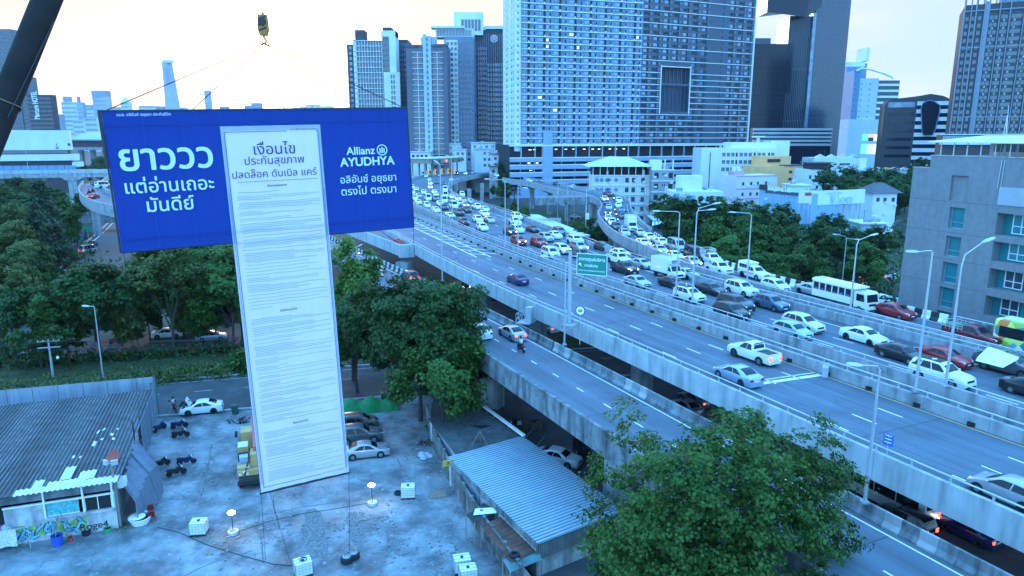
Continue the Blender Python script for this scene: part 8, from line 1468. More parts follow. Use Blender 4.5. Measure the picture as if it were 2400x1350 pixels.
def person(label, loc, head, shirt, trousers, pose='stand', group=None, helmet=None):
 t=thing('person', label, 'person', loc, rad(90-head), group);x=0.
 if pose=='ride':hip, ch, nk, hd_=(-.15, 0, .92), (-.02, 0, 1.28), (.02, 0, 1.44), (.08, 0, 1.60);kn=lambda s:(.28, s*.16, .78);ft=lambda s:(.08, s*.17, .38);toe=lambda s:(.24, s*.17, .34);el=lambda s:(.12, s*.30, 1.12);hnd=lambda s:(.34, s*.32, 1.02)
 elif pose=='bend':hip, ch, nk, hd_=(0, 0, .92), (.28, 0, 1.24), (.40, 0, 1.34), (.52, 0, 1.40);kn=lambda s:(.04, s*.1, .48);ft=lambda s:(0, s*.1, .07);toe=lambda s:(.16, s*.11, .04);el=lambda s:(.45, s*.24, 1.02);hnd=lambda s:(.68, s*.2, .98)
 else :hip, ch, nk, hd_=(0, 0, .92), (.0, 0, 1.30), (.0, 0, 1.46), (.03, 0, 1.62);kn=lambda s:(.03, s*.1, .48);ft=lambda s:(0, s*.11, .07);toe=lambda s:(.15, s*.12, .04);el=lambda s:(-.02, s*.26, 1.12);hnd=lambda s:(.12, s*.25, .88)
 J=[(*hip, .12, 1.1), (*ch, .13, 1.25), (*nk, .055), (*hd_, .095, 1.05), (hd_[0]+.015, 0, hd_[2]+.1, .085)];E=[(0, 1), (1, 2), (2, 3), (3, 4)]
 for s in (-1, 1):
  n=len(J);sh=(ch[0], s*.19, ch[2]+.06);J+=[(*sh, .055), (*el(s), .042), (*hnd(s), .03)];E+=[(1, n), (n, n+1), (n+1, n+2)];h=Vector(hnd(s));d=(h-Vector(el(s))).normalized();n2=len(J)
  for q in range(4):J+=[(*(h+d*.09+Vector((0, (q-1.5)*.018, 0))), .009)];E+=[(n+2, n2+q)]
  J+=[(*(h+d*.04+Vector((.03, -s*.04, .01))), .010)];E+=[(n+2, n2+4)]
  n=len(J);J+=[(hip[0], s*.09, hip[2]-.04, .085), (*kn(s), .055), (*ft(s), .04), (*toe(s), .032)];E+=[(0, n), (n, n+1), (n+1, n+2), (n+2, n+3)]
 skin_obj('body', J, E, M_SKIN, t)
 S=[(hip[0], 0, hip[2]+.02, .145, 1.1), (*ch, .15, 1.3), (ch[0]+(nk[0]-ch[0])*.6, 0, ch[2]+.1, .1)];SE=[(0, 1), (1, 2)]
 for s in (-1, 1):n=len(S);S+=[(ch[0], s*.2, ch[2]+.05, .072), (*(Vector((ch[0], s*.2, ch[2]+.05)).lerp(Vector(el(s)), .75)), .06)];SE+=[(1, n), (n, n+1)]
 skin_obj('shirt', S, SE, shirt, t);T=[(*hip, .14, 1.1)];TE=[]
 for s in (-1, 1):n=len(T);T+=[(hip[0], s*.09, hip[2]-.06, .1), (*kn(s), .07), (*(Vector(kn(s)).lerp(Vector(ft(s)), .85)), .06)];TE+=[(0, n), (n, n+1), (n+1, n+2)]
 skin_obj('trousers', T, TE, trousers, t);b=MB();b.T=Matrix.Translation((hd_[0]-.01, 0, hd_[2]+.05))
 b.lathe([(.125, -.09), (.135, 0), (.11, .09), (.05, .125)] if helmet else [(.105, -.06), (.112, .02), (.09, .08), (.03, .11)], 12);b.build('helmet' if helmet else 'hair', helmet or M_HAIR, t, True)
 if not helmet:
  b=MB();[b.box((hd_[0]+.098, s*.035, hd_[2]+.02), (.01, .02, .012)) for s in (-1, 1)];b.box((hd_[0]+.1, 0, hd_[2]-.055), (.01, .045, .012));b.build('face_features', M_HAIR, t);b=MB();b.add([(hd_[0]+.09, -.014, hd_[2]-.02), (hd_[0]+.09, .014, hd_[2]-.02), (hd_[0]+.12, 0, hd_[2]-.015), (hd_[0]+.088, 0, hd_[2]+.03)], [(0, 1, 2), (1, 3, 2), (0, 2, 3)]);b.build('nose', M_SKIN, t)
 return t
M_SH1=mat('white cotton', (.6, .62, .63), .9, var=0);M_SH2=mat('black cotton', (.02, .02, .024), .9, var=0);M_SH3=mat('dark red cotton', (.16, .03, .04), .9, var=0);M_SH4=mat('grey cotton', (.2, .21, .22), .9, var=0);M_JN=mat('navy denim', (.025, .035, .07), .9, var=0)
M_STR=mat('striped cotton', (.3, .3, .3), .9, var=0);n_=M_STR.node_tree;wv=n_.nodes.new('ShaderNodeTexWave');wv.bands_direction='Z';wv.inputs['Scale'].default_value=2.2;tcx=n_.nodes.new('ShaderNodeTexCoord');n_.links.new(tcx.outputs['Object'], wv.inputs['Vector']);rr_=n_.nodes.new('ShaderNodeValToRGB');rr_.color_ramp.elements[0].color=(.02, .02, .02, 1);rr_.color_ramp.elements[1].color=(.6, .6, .6, 1);n_.links.new(wv.outputs[0], rr_.inputs[0]);n_.links.new(rr_.outputs[0], n_.nodes['Principled BSDF'].inputs['Base Color'])
for u, v, hd_, s, tr, ps, lab in ((399, 972, 80, M_SH4, M_STR, 'stand', 'person in a grey top and striped trousers, leftmost of the group at the open bonnet'), (408, 963, 90, M_SH1, M_SH2, 'stand', 'person in a white shirt behind the others at the open bonnet'), (413, 972, 70, M_SH3, M_JN, 'stand', 'person in a dark red shirt watching the open bonnet'), (426, 966, 85, M_SH2, M_SH2, 'bend', 'person in black leaning over the open bonnet'), (434, 970, 50, M_SH2, M_JN, 'bend', 'person in dark clothes bending at the car front wing')):person(lab, G(u, v, .03), hd_, s, tr, ps, 'people round the broken-down sedan')
t=moto('black', G(1221, 824, Z_R), -26, 'black scooter with a red tail ridden along the ramp', tail=1);MB().bx(-.9, -.5, -.13, .13, .62, .78).build('red_tail_panel', PAINT['red'], t);person('person in a white shirt and dark helmet riding the scooter on the ramp', G(1221, 824, Z_R), -26, M_SH1, M_SH2, 'ride', helmet=M_TRIM)
moto('red', G(271, 806, .03), 74, 'red motorcycle on the avenue between the trunks');person('person in white riding the red motorcycle on the avenue', G(271, 806, .03), 74, M_SH1, M_JN, 'ride', helmet=PAINT['maroon'])
for u, v, lab in ((1438, 470, 'topmost'), (1441, 498, 'second from top'), (1444, 509, 'third from top'), (1447, 522, 'lowest')):p=G(u, v, Z_T);moto('black', p, nearest_head(T_near, p, True), f'motorcycle filtering between the ramp lanes in the bend, {lab}', 'motorcycles filtering through the ramp bend', lit=1, small=True);person(f'person riding the {lab} motorcycle between the ramp lanes', p, nearest_head(T_near, p, True), (M_SH2, M_SH3, M_JN, M_SH4)[v%4], M_SH2, 'ride', 'riders in the ramp bend', helmet=M_TRIM)
for u, v, lab in ((209, 455, 'left'), (218, 452, 'right')):p=G(u, v, 14.02);moto('black', p, 10, f'{lab} motorcycle of the pair on the flyover bend', small=True, tail=1);person(f'person on the {lab} motorcycle of the flyover pair', p, 10, (M_SH2, M_SH3)[u%2], M_SH2, 'ride', helmet=PAINT['red'])
a_, b_=G(1522, 522, .03), G(1628, 553, .03)
for k in range(22):
 p=a_.lerp(b_, k/21);moto(('black', 'white', 'maroon', 'navy', 'black')[k%5], p, 20, 'motorcycle in the long row parked beside the street under the park trees', 'row of parked street motorcycles', 6, small=True)
moto('black', G(1062, 672, .02), 154, 'motorcycle with lamp lit at the back of the queue under the expressway', lit=1, small=True)
# ================================================================== BANNER, CRANE, LAMPS, SIGNS
yaw, roll, tilt=.473, .02766, -.0066
e1=Vector((math.cos(yaw), math.sin(yaw), 0));nB=Vector((math.sin(yaw), -math.cos(yaw), 0));e2=Vector((0, 0, 1))*math.cos(tilt)+nB*math.sin(tilt)
aB=e1*math.cos(roll)+e2*math.sin(roll);bB=e2*math.cos(roll)-e1*math.sin(roll);nB=aB.cross(bB)
OB=Vector((-25.271, 45, 32.544));BW, BH, SX0, SX1, SB, ST=19.65, 8.79, 6.69, 13.237, 27.459, 1.026
MBn=Matrix(((aB.x, bB.x, nB.x, OB.x), (aB.y, bB.y, nB.y, OB.y), (aB.z, bB.z, nB.z, OB.z), (0, 0, 0, 1)))
ban=thing('giant_banner', 'giant T-shaped blue and white insurance banner hanging from a crane hook', 'banner');ban.matrix_world=MBn
def PL(u, v):
 d=ray(u, v);q=CAMP+d*((OB-CAMP).dot(nB)/d.dot(nB))-OB;return q.dot(aB), q.dot(bB)
def wr(x, y):return .016*math.sin(x*2.1+.7*y)*math.sin(y*.45+.3)+.010*math.sin(x*5.3-y*.9)+.02*math.sin(x*.8)*math.sin(y*.3)
def cloth(x0, x1, y0, y1, z, nx, ny, m, name):
 b=MB();vs=[(x0+(x1-x0)*i/nx, y0+(y1-y0)*j/ny, z+wr(x0+(x1-x0)*i/nx, y0+(y1-y0)*j/ny)) for i in range(nx+1) for j in range(ny+1)]
 b.add(vs, [(i*(ny+1)+j, (i+1)*(ny+1)+j, (i+1)*(ny+1)+j+1, i*(ny+1)+j+1) for i in range(nx) for j in range(ny)]);return b.build(name, m, ban, True)
def clothmat(name, col):
 m=mat(name, col, .75, var=.06, scale=.8, bump=0);t=m.node_tree;b=t.nodes['Principled BSDF'];L=t.links.new
 tr=t.nodes.new('ShaderNodeBsdfTranslucent');tr.inputs[0].default_value=(*col, 1);ms=t.nodes.new('ShaderNodeMixShader');ms.inputs[0].default_value=.42;o=t.nodes['Material Output'];L(b.outputs[0], ms.inputs[1]);L(tr.outputs[0], ms.inputs[2]);L(ms.outputs[0], o.inputs[0])
 tcx=t.nodes.new('ShaderNodeTexCoord');mp=t.nodes.new('ShaderNodeMapping');mp.inputs['Scale'].default_value=(1.2, .25, 1);mp.inputs['Rotation'].default_value=(0, 0, .25);n=t.nodes.new('ShaderNodeTexNoise');n.inputs['Scale'].default_value=1.6;n.inputs['Detail'].default_value=5;L(tcx.outputs['Object'], mp.inputs[0]);L(mp.outputs[0], n.inputs['Vector']);bp=t.nodes.new('ShaderNodeBump');bp.inputs['Strength'].default_value=.9;bp.inputs['Distance'].default_value=.12;L(n.outputs[0], bp.inputs['Height']);L(bp.outputs[0], b.inputs['Normal']);L(bp.outputs[0], tr.inputs['Normal']);return m
M_BB=clothmat('banner blue vinyl', (.005, .04, .27));M_BWH=clothmat('banner white vinyl', (.67, .67, .65))
cloth(0, BW, -ST-.3, 0, 0, 90, 8, M_BB, 'blue_panel');cloth(0, SX0+.25, -BH, -ST-.3, 0, 40, 36, M_BB, 'blue_panel');cloth(SX1-.25, BW, -BH, -ST-.3, 0, 40, 36, M_BB, 'blue_panel');cloth(SX0, SX1, -SB, -ST, .05, 40, 130, M_BWH, 'white_panel')
b=MB();[b.tube([(x0, y0, -.12), (x1, y1, -.12)], .06, 6) for x0, y0, x1, y1 in ((-.1, .05, BW+.1, .05), (-.1, -BH, BW+.1, -BH), (-.08, .1, -.08, -BH), (BW+.08, .1, BW+.08, -BH), (SX0, -SB, SX1, -SB), (SX0+.05, -BH, SX0+.05, -SB), (SX1-.05, -BH, SX1-.05, -SB), (0, -.8, BW, -.8), (0, -BH+.8, BW, -BH+.8))]
for k in range(24):x=BW*k/24;b.tube([(x, .05, -.2), (x+BW/48, -.8, -.2), (x+BW/24, .05, -.2)], .03, 4)
b.bx(SX0-.05, SX1+.05, -SB-.14, -SB+.02, -.1, .1) if 0 else None
b.build('frame', M_BLK, ban);b=MB();b.tube([(SX0-.1, -SB-.04, .02), (SX1+.1, -SB-.04, .02)], .1, 6);b.build('edge_bar', M_BLK, ban);MB().tube([(-.12, .1, 0), (-.1, -3.4, 0)], .11, 6).build('side_bar', M_BLK, ban)
def fit(key, u0, u1, vc, z=.09, m=None):
 me=TX[key];xs=[v.co.x for v in me.vertices];ys=[v.co.y for v in me.vertices];xa, ya=PL(u0, vc);xb, yb=PL(u1, vc);s=abs(xb-xa)/(max(xs)-min(xs));xc, yc=PL((u0+u1)/2, vc)
 o=obj('lettering', me, ban);o.scale=(s, s, 1);o.location=(xc-s*(max(xs)+min(xs))/2, yc-s*(max(ys)+min(ys))/2, z);return o
fit('long', 282, 502, 372);fit('read', 294, 504, 430);fit('good', 344, 456, 476);fit('small', 274, 401, 269);fit('firm', 811, 878, 353);fit('firm2', 797, 925, 378);fit('firm3', 798, 929, 420);fit('firm4', 800, 929, 444)
fit('terms', 594, 691, 346, .12);fit('terms2', 574, 714, 377, .12);fit('terms3', 546, 744, 404, .12);fit('h1', 626, 672, 434, .12);fit('h2', 656, 696, 724, .12);fit('h3', 686, 722, 986, .12);fit('foot', 754, 806, 1102, .12);o=fit('foot', 680, 740, 303, .12)
xc, yc=PL(894.5, 351.5);b=MB()
ring=[(math.cos(6.283*k/36), math.sin(6.283*k/36)) for k in range(37)];b.strip([Vector((xc+.40*x, yc+.40*y, .09)) for x, y in ring], [Vector((xc+.325*x, yc+.325*y, .09)) for x, y in ring])
for x, h0, h1 in ((-.15, -.2, .14), (0, -.22, .22), (.15, -.2, .14)):b.poly([(xc+x-.05, yc+h0, .09), (xc+x+.05, yc+h0, .09), (xc+x+.05, yc+h1-.04, .09), (xc+x-.05, yc+h1, .09)])
b.build('emblem', M_TXTW, ban)
b=MB();[b.bx(x-.018, x+.018, y0+.02, y1-.02, .055, .062) for x, y0, y1 in ((2.2, -BH, 0), (4.45, -BH, 0), (15.6, -BH, 0), (17.9, -BH, 0))];b.bx(.05, BW-.05, -.86, -.83, .055, .06);b.build('seam', mat('seam blue', (.008, .05, .30), .7, var=0), ban)
# printed frame and the fine print
b=MB();z=.115
def ln(x0, y0, x1, y1, w):d=Vector((x1-x0, y1-y0, 0));n=Vector((-d.y, d.x, 0)).normalized()*w/2;b.poly([Vector((x0, y0, z))-n, Vector((x1, y1, z))-n, Vector((x1, y1, z))+n, Vector((x0, y0, z))+n])
xl, xr_, yt, yb=SX0+.22, SX1-.2, -ST-.38, -SB+.42
ln(xl, yt, xr_-2.1, yt, .05);ln(xr_-.14, yt, xr_, yt, .05);ln(xl, yt, xl, yb, .05);ln(xl-.1, yt-4, xl-.1, yb+.3, .03);ln(xr_, yt, xr_, yb, .05);ln(xr_+.09, yt-4, xr_+.09, yb+.3, .03);ln(xl, yb, xr_-1.9, yb, .05);y4=PL(640, 423)[1];ln(xl+.5, y4, xr_-.3, y4, .035);b.build('printed_border', mat('blue print line', (.06, .18, .42), .8, var=0), ban)
b=MB();r=random.Random(77);y=PL(650, 447)[1];yh2, yh3=PL(676, 724)[1], PL(704, 986)[1]
def fine(x0, x1, y, w):
 n=max(2, int((x1-x0)/.35));P=[(x0+(x1-x0)*k/n, y+.02*math.sin(k*1.1+y)) for k in range(n+1)]
 b.strip([Vector((p, q-w/2, z)) for p, q in P], [Vector((p, q+w/2, z)) for p, q in P])
while y>yb+.35:
 if abs(y-yh2)<.32 or abs(y-yh3)<.32:y-=.13;continue
 full=r.random()<.42;x1=xr_-.25 if full else xl+.4+(xr_-xl)*r.choice((.25, .35, .45, .55, .7, .8));fine(xl+.35+(.1 if r.random()<.5 else 0), x1, y, .036 if r.random()<.3 else .03);y-=.118 if r.random()<.72 else .24
tag(b.build('fine_print', mat('fine blue print', (.20, .36, .58), .8, var=0), ban), kind='stuff')
# hook block and slings
hk=AY(617, 62, 51.3);t=thing('crane_hook_block', 'yellow and black striped crane hook block hanging above the banner', 'crane hook', hk);M_HY=mat('hook yellow', (.42, .17, .02), .6, var=.2);
b=MB();b.add([(-.28, -.2, .75), (.28, -.2, .75), (.34, -.2, -.2), (.22, -.2, -.6), (-.22, -.2, -.6), (-.34, -.2, -.2), (-.28, .2, .75), (.28, .2, .75), (.34, .2, -.2), (.22, .2, -.6), (-.22, .2, -.6), (-.34, .2, -.2)], [(0, 1, 2, 3, 4, 5)[::-1], (6, 7, 8, 9, 10, 11)]+[(i, (i+1)%6, (i+1)%6+6, i+6) for i in range(6)]);b.build('block', M_HY, t)
b=MB();[b.add([(-.28, -.21, .5-k*.36), (.28, -.21, .7-k*.36), (.28, -.21, .55-k*.36), (-.28, -.21, .35-k*.36)], [(0, 1, 2, 3)[::-1]]) for k in range(3)];b.build('stripe', M_BLK, t);b=MB();b.lathe([(.28, -.3), (.28, .3)], 16, (0, 0, .3), 0, 'y');b.build('sheave', M_TRIM, t);MB().tube([(0, 0, -.5), (0, 0, -.75), (.14, 0, -.95), (.05, 0, -1.15), (-.14, 0, -1.05)], .07, 7).build('hook', M_HY, t);MB().tube([(0, 0, .5), (.02, 0, .9)], .09, 6).build('swivel', M_RED, t)
b=MB();b.tube([hk+Vector((-.06, 0, .9)), hk+Vector((.1, 0, 26))], .025, 5);b.tube([hk+Vector((.06, 0, .9)), hk+Vector((.3, 0, 26))], .025, 5);tag(b.build('hoist_rope', M_TRIM), 'twin hoist ropes running up from the hook block', 'rope')
hb=hk+Vector((0, 0, -1.1))
for x, lab in ((.3, 'leftmost sling from the hook to the banner corner'), (5.2, 'second sling from the left above the banner'), (10.95, 'middle sling from hook to banner top'), (15.9, 'fourth sling sloping right to the banner top'), (19.4, 'rightmost sling to the far banner corner')):
 b=MB();b.tube([hb, MBn@Vector((x, .1, -.12))], .031, 4);tag(b.build('sling_rope', M_TRIM), lab, 'rope', 'slings holding the banner')
for p, q, lab in ((MBn@Vector((SX0, -SB, 0)), G(622, 1312, .05), 'guy rope from the lower left banner corner to the yard'), (MBn@Vector((SX0+.6, -SB, 0)), G(683, 1325, .9), 'guy rope from the banner foot to the front water tank'), (MBn@Vector((SX1, -SB, 0)), G(820, 1306, .7), 'guy rope from the lower right banner corner to the tyre weights'), (MBn@Vector((BW, -BH, 0)), G(985, 1000, .3), 'guy rope from the right arm of the banner down to the trees'), (MBn@Vector((.1, -BH, 0)), G(330, 1010, 4.0), 'guy rope from the left arm down to the long shed')):
 b=MB();b.tube([p, p.lerp(q, .5)-Vector((0, 0, .15)), q], .016, 4);tag(b.build('guy_rope', M_TRIM), lab, 'rope', 'guy ropes of the banner')
# near boom at the upper left
p1, p2=AY(110, 0, 17.2), AY(-31, 350, 14.8);d=(p1-p2);lo=p2-d*2.6;hi=p1+d*6
t=thing('crane_boom', 'thick dark crane boom crossing the upper left corner', 'crane boom', (0, 0, 0));MB().tube([lo, p2, p1, hi], [.25, .262, .292, .30], 18).build('boom_tube', mat('dark boom steel', (.022, .017, .015), .8, 0, spec=.15, var=.2, scale=2, streak=.2), t, True)
q=p2.lerp(p1, .27);dd=d.normalized();s1=dd.cross(Vector((0, 1, 0))).normalized();s2=dd.cross(s1);b=MB();b.tube([q+(s1*math.cos(a)+s2*math.sin(a))*.285+dd*.05*math.sin(a*2) for a in [6.283*k/20 for k in range(21)]], .018, 5);b.build('strap', mat('brown strap', (.16, .10, .05), .8), t);b=MB();b.tube([p2.lerp(p1, .2)-s1*.5+Vector((-.2, -.2, 0)), p2.lerp(p1, .85)-s1*.34], .01, 4);b.build('wire', M_TRIM, t)
# crane truck behind the banner foot
pt=G(592, 1148);t=thing('crane_truck', 'yellow crane truck with a red boom, mostly hidden behind the white panel', 'crane truck', pt, rad(20));M_YC=mat('crane yellow', (.48, .34, .14), .6, var=.15, scale=1)
b=MB();b.bx(-1.1, 1.5, 0.2, 11.5, .5, 1.0);b.build('chassis', M_TRIM, t);b=MB();b.bx(-1.2, 1.6, 1.0, 5.6, 1.0, 1.35);b.bx(-1.2, -.1, 1.2, 2.0, 1.35, 1.7);b.bx(-1.2, 1.6, .9, 1.1, .8, 1.5);b.build('deck', M_YC, t);MB().bx(-1.15, -.2, 4.2, 5.6, 1.35, 2.4).build('engine_house', M_YC, t);b=MB();[b.bx(-1.12, -.24, 4.3+.26*k, 4.42+.26*k, 2.4, 2.44) for k in range(5)];b.build('vent_slats', M_WHT, t);MB().bx(-1.0, -.25, 2.5, 3.3, 1.35, 2.1).build('tool_box', mat('pale blue box', (.30, .42, .55), .5), t)
MB().bx(-1.15, -.2, 3.4, 4.15, 1.36, 1.9).build('operator_seat', M_BLK, t);b=MB();b.add([(-1.0, 7.0, .9), (.5, 7.0, .9), (.5, 9.4, .9), (-1.0, 9.4, .9), (-.9, 7.1, 2.7), (.4, 7.1, 2.7), (.4, 8.9, 2.6), (-.9, 8.9, 2.6)], [(0, 1, 5, 4), (1, 2, 6, 5), (2, 3, 7, 6), (3, 0, 4, 7), (4, 5, 6, 7)]);b.build('cab', M_YC, t);MB().bx(-.85, .35, 9.0, 9.3, 1.7, 2.4).build('windscreen', M_GLASS, t);[MB().box((-1.35, 8.9-.5*k, 2.0), (.25, .1, .4)).build('mirror', M_BLK, t) for k in (0, 1)]
b=MB();b.bar((.55, 2.5, 2.7), (.35, 12.2, 2.3), .55, .6);b.bar((.38, 12.2, 2.3), (.36, 13.0, 2.25), .4, .5);b.build('boom', mat('crane red', (.62, .10, .13), .45, var=.1), t);b=MB();b.bx(.0, 1.1, 1.8, 3.2, 1.35, 2.6);b.build('turntable', M_YC, t);b=MB();b.bar((-.6, .6, 1.2), (-.1, 2.2, 2.2), .12);b.bx(-1.2, 1.6, .0, .2, .55, .95);b.build('rear_beam', M_TRIM, t);b=MB();[b.bx(-1.05+.3*k, -.85+.3*k, .85, .9, 1.1+.2*(k%2), 1.3+.2*(k%2)) for k in range(3)];b.build('white_marks', M_WHT, t)
for y in (.9, 2.2, 6.2, 8.3):
 for x in (-.95, 1.35):w_=MB().lathe([(.3, -.16), (.48, -.17), (.52, -.1), (.52, .1), (.48, .17), (.3, .16)], 18, axis='x').build('wheel', M_RUB, t, True);w_.location=(x, y, .52)
[MB().box((x, -.02, .75), (.3, .05, .12)).build('taillight', M_TL, t) for x in (-.9, 1.2)]
# ---- street lamps
def arm_lamp(t, top, tip, head=.9):
 top=Vector(top);tip=Vector(tip);mid=top.lerp(tip, .12)+Vector((0, 0, abs(tip.z-top.z)*.3+.12));d=(tip-top);d.z*=.3;d.normalize()
 MB().tube([top-Vector((0, 0, .5)), top, mid, tip], [.06, .055, .05, .04], 6).build('arm', M_GALV, t);b=MB();b.T=Matrix.Translation(tip)@d.to_track_quat('X', 'Z').to_matrix().to_4x4();b.add([(-.1, -.08, -.02), (.3, -.16, -.05), (.75, -.13, -.04), (.9, -.04, -.02), (.9, .04, -.02), (.75, .13, -.04), (.3, .16, -.05), (-.1, .08, -.02)]+[(-.1, -.05, .06), (.3, -.1, .12), (.75, -.08, .1), (.9, -.03, .04), (.9, .03, .04), (.75, .08, .1), (.3, .1, .12), (-.1, .05, .06)], [tuple(range(8))[::-1], tuple(range(8, 16))]+[(i, (i+1)%8, (i+1)%8+8, i+8) for i in range(8)]);b.build('lamp_head', M_GALV, t)
def street_lamp(label, ub, vb, zb, vt, tips, r=.11, group='street lamps along the expressways', base=True):
 p=G(ub, vb, zb);ut_=ub;top=AY(CX+(p.x)/1*0, vt, p.y);zt_=top.z
 t=thing('street_lamp', label, 'street lamp', p, 0, group);h=zt_-zb;MB().tube([(0, 0, 0), (0, 0, h*.5), (0, 0, h)], [r, r*.8, r*.55], 10).build('pole', M_GALV, t, True)
 if base:b=MB();b.box((0, 0, .05), (.45, .45, .1));b.build('base_plate', M_CONC, t)
 for u, v in tips:
  q=AY(u, v, p.y);arm_lamp(t, (0, 0, h), (q.x-p.x, 0, q.z-zb))
 return t
street_lamp('left one of the two tall lamps at the right edge, arm to the left', 2145, 918, 11.6, 592, [(2150, 590)], .12)
street_lamp('right one of the two tall lamps at the right edge, arm rising to the right', 2216, 905, 12.2, 625, [(2305, 567)], .12)
street_lamp('tall near lamp beside the big tree with its arm to the left', 2027, 1178, 9.3, 868, [(2018, 856)], .12)
street_lamp('twin-arm lamp behind the white black-roofed crossover', 1622, 708, 12.2, 500, [(1672, 478), (1660, 492)], .12)
street_lamp('lamp just left of the twin-arm one, single arm to the left', 1584, 690, 12.2, 500, [(1546, 495)]);street_lamp('lamp behind the park-side pickups, arm to the left', 1751, 655, 12.2, 505, [(1724, 498)]);street_lamp('lamp in front of the white passenger truck, arm to the right', 1993, 724, 12.4, 575, [(2040, 552)])
street_lamp('double-armed lamp behind the rear of the passenger truck', 1970, 700, .0, 560, [(1962, 550), (2004, 561)]);street_lamp('short double-armed lamp among the park shrubs', 1690, 640, 0., 578, [(1673, 572), (1710, 580)]);street_lamp('lamp beside the black crossover, arm reaching left', 1184, 578, 12.2, 425, [(1147, 420)]);street_lamp('lamp standing right of the long-armed one above the red crossover', 1214, 575, 12.2, 436, [(1226, 440)]);street_lamp('slender lamp rising from the ramp barrier past the banner edge', 1037, 658, 9.3, 392, [(1028, 384)]);street_lamp('lamp behind the taxi near the banner', 1060, 515, 12.2, 372, [(1052, 366)])
street_lamp('pale lamp post on the verge left of the banner', 242, 886, .1, 722, [(208, 718)], .1, 'street lamps at ground level');t=street_lamp('lamp with an orange glow at the left end of the ramp', 838, 634, 9.3, 582, [(838, 578)], .09);MB().lathe([(.05, 0), (.2, .1), (.05, .22)], 10, (.3, 0, 2.9)).build('lit_lens', mat('lit amber lens', (1, .6, .3), emit=(1, .55, .22), es=10, var=0), t)
street_lamp('lamp beside the green road sign, arm bending left', 1323, 808, 9.4, 618, [(1285, 602)]);street_lamp('small lamp on the grass under the curved ramp wall', 1426, 590, 0., 552, [(1403, 548)], .08, 'street lamps at ground level');street_lamp('lamp at the far left above the trees', 14, 520, 0., 472, [(28, 458)], .1, 'street lamps at ground level');street_lamp('lamp above the white hall beside the viaduct', 66, 396, 17, 345, [(60, 342)], .1, 'street lamps at ground level');street_lamp('lamp post by the slip road under the dark girder', 182, 560, 0., 480, [(163, 468)], .1, 'street lamps at ground level');street_lamp('lamp among the houses left of the office building', 2075, 530, 0., 475, [(2070, 470)], .1, 'street lamps at ground level');street_lamp('lamp beside the cross bridge under the ramp', 1345, 520, 0., 440, [(1340, 438)], .1, 'street lamps at ground level');street_lamp('lamp in front of the sheet wall of the billboard plot', 1948, 525, 0., 478, [(1950, 474)], .1, 'street lamps at ground level')
for u, vb, vt, lab in ((1306, 560, 430, 'thin pole behind the white shelter roof'), (1329, 548, 436, 'thin pole right of another behind the shelter roof'), (1372, 590, 445, 'tall thin pole near the cameras by the grass')):p=G(u, vb, 0.);t=thing('lamp_pole', lab, 'pole', p);h=AY(1200, vt, p.y).z;MB().tube([(0, 0, 0), (0, 0, h)], [.14, .08], 7).build('pole', M_GALV, t);MB().box((.5, 0, h), (1.1, .2, .1)).build('lamp_head', M_GALV, t)
p=G(1738, 640, 0);t=thing('surveillance_pole', 'surveillance pole with a caged box and two cameras before the park trees', 'pole', p);h=AY(1200, 562, p.y).z;MB().tube([(0, 0, 0), (0, 0, h)], [.16, .1], 8).build('pole', M_GALV, t);b=MB();b.box((0, -.2, h-2.6), (1.1, .6, 1.4));b.build('equipment_box', mat('louvred box', (.30, .34, .36), .6, var=.2, scale=4), t);[MB().box((s*.35, -.15, h+.1), (.6, .3, .25)).build('camera_housing', M_WHT, t) for s in (-1, 1)]
p=G(1371, 600, 0);t=thing('camera_mast', 'mast carrying two white boxes beside the round tree', 'mast', p);h=AY(1200, 480, p.y).z;MB().tube([(0, 0, 0), (0, 0, h)], [.15, .1], 8).build('pole', M_GALV, t);[MB().box((.4, 0, z), (.9, .5, 1.6)).build('equipment_box', M_WHT, t) for z in (h*.5, h*.78)]
# ---- signs
ps=G(1334, 757, 11.5);t=thing('road_sign', 'large green expressway sign with white lettering on a tall pole', 'road sign', ps, HR*-1*-1)
hs=AY(1200, 590, ps.y).z-11.5;MB().tube([(0, 0, 0), (0, 0, hs)], [.24, .19], 12).build('pole', M_GALV, t, True);w_, h_=3.35, 2.25;z0=hs-h_-.05
MB().bx(.75, .75+w_, -.06, .06, z0, z0+h_).build('panel', mat('sign green', (.0, .24, .17), .5, var=.03), t);b=MB();[b.bx(*q) for q in ((.75, .75+w_, -.075, -.06, z0, z0+.06), (.75, .75+w_, -.075, -.06, z0+h_-.06, z0+h_), (.75, .81, -.075, -.06, z0+.06, z0+h_-.06), (.69+w_, .75+w_, -.075, -.06, z0+.06, z0+h_-.06))];b.build('border', M_TXTL, t);b=MB();[b.bx(0, .8, -.02, .06, z, z+.12) for z in (z0+.4, z0+1.8)];b.build('bracket', M_GALV, t)
def sfit(key, x0, x1, zc):
 me=TX[key];xs=[v.co.x for v in me.vertices];ys=[v.co.y for v in me.vertices];s=(x1-x0)/(max(xs)-min(xs));o=obj('lettering', me, t);o.rotation_euler=(rad(90), 0, 0);o.scale=(s, s*1.1, 1);o.location=((x0+x1)/2-s*(max(xs)+min(xs))/2, -.085, zc-s*(max(ys)+min(ys))/2)
sfit('exit1', 1.0, 3.88, z0+1.62);sfit('exit2', 1.65, 3.1, z0+1.0);sfit('exit3', .95, 3.85, z0+.45);b=MB();b.add([(1.0, -.085, z0+1.22), (1.3, -.085, z0+1.22), (1.0, -.085, z0+.92)], [(0, 2, 1)]);b.bar((1.1, -.085, z0+1.12), (1.32, -.085, z0+.9), .01, .1);b.build('arrow', M_TXTL, t)
b=MB();b.bx(-.5, .8, -.9, .1, -.35, -.05);b.build('bracket_platform', M_CONC, t)
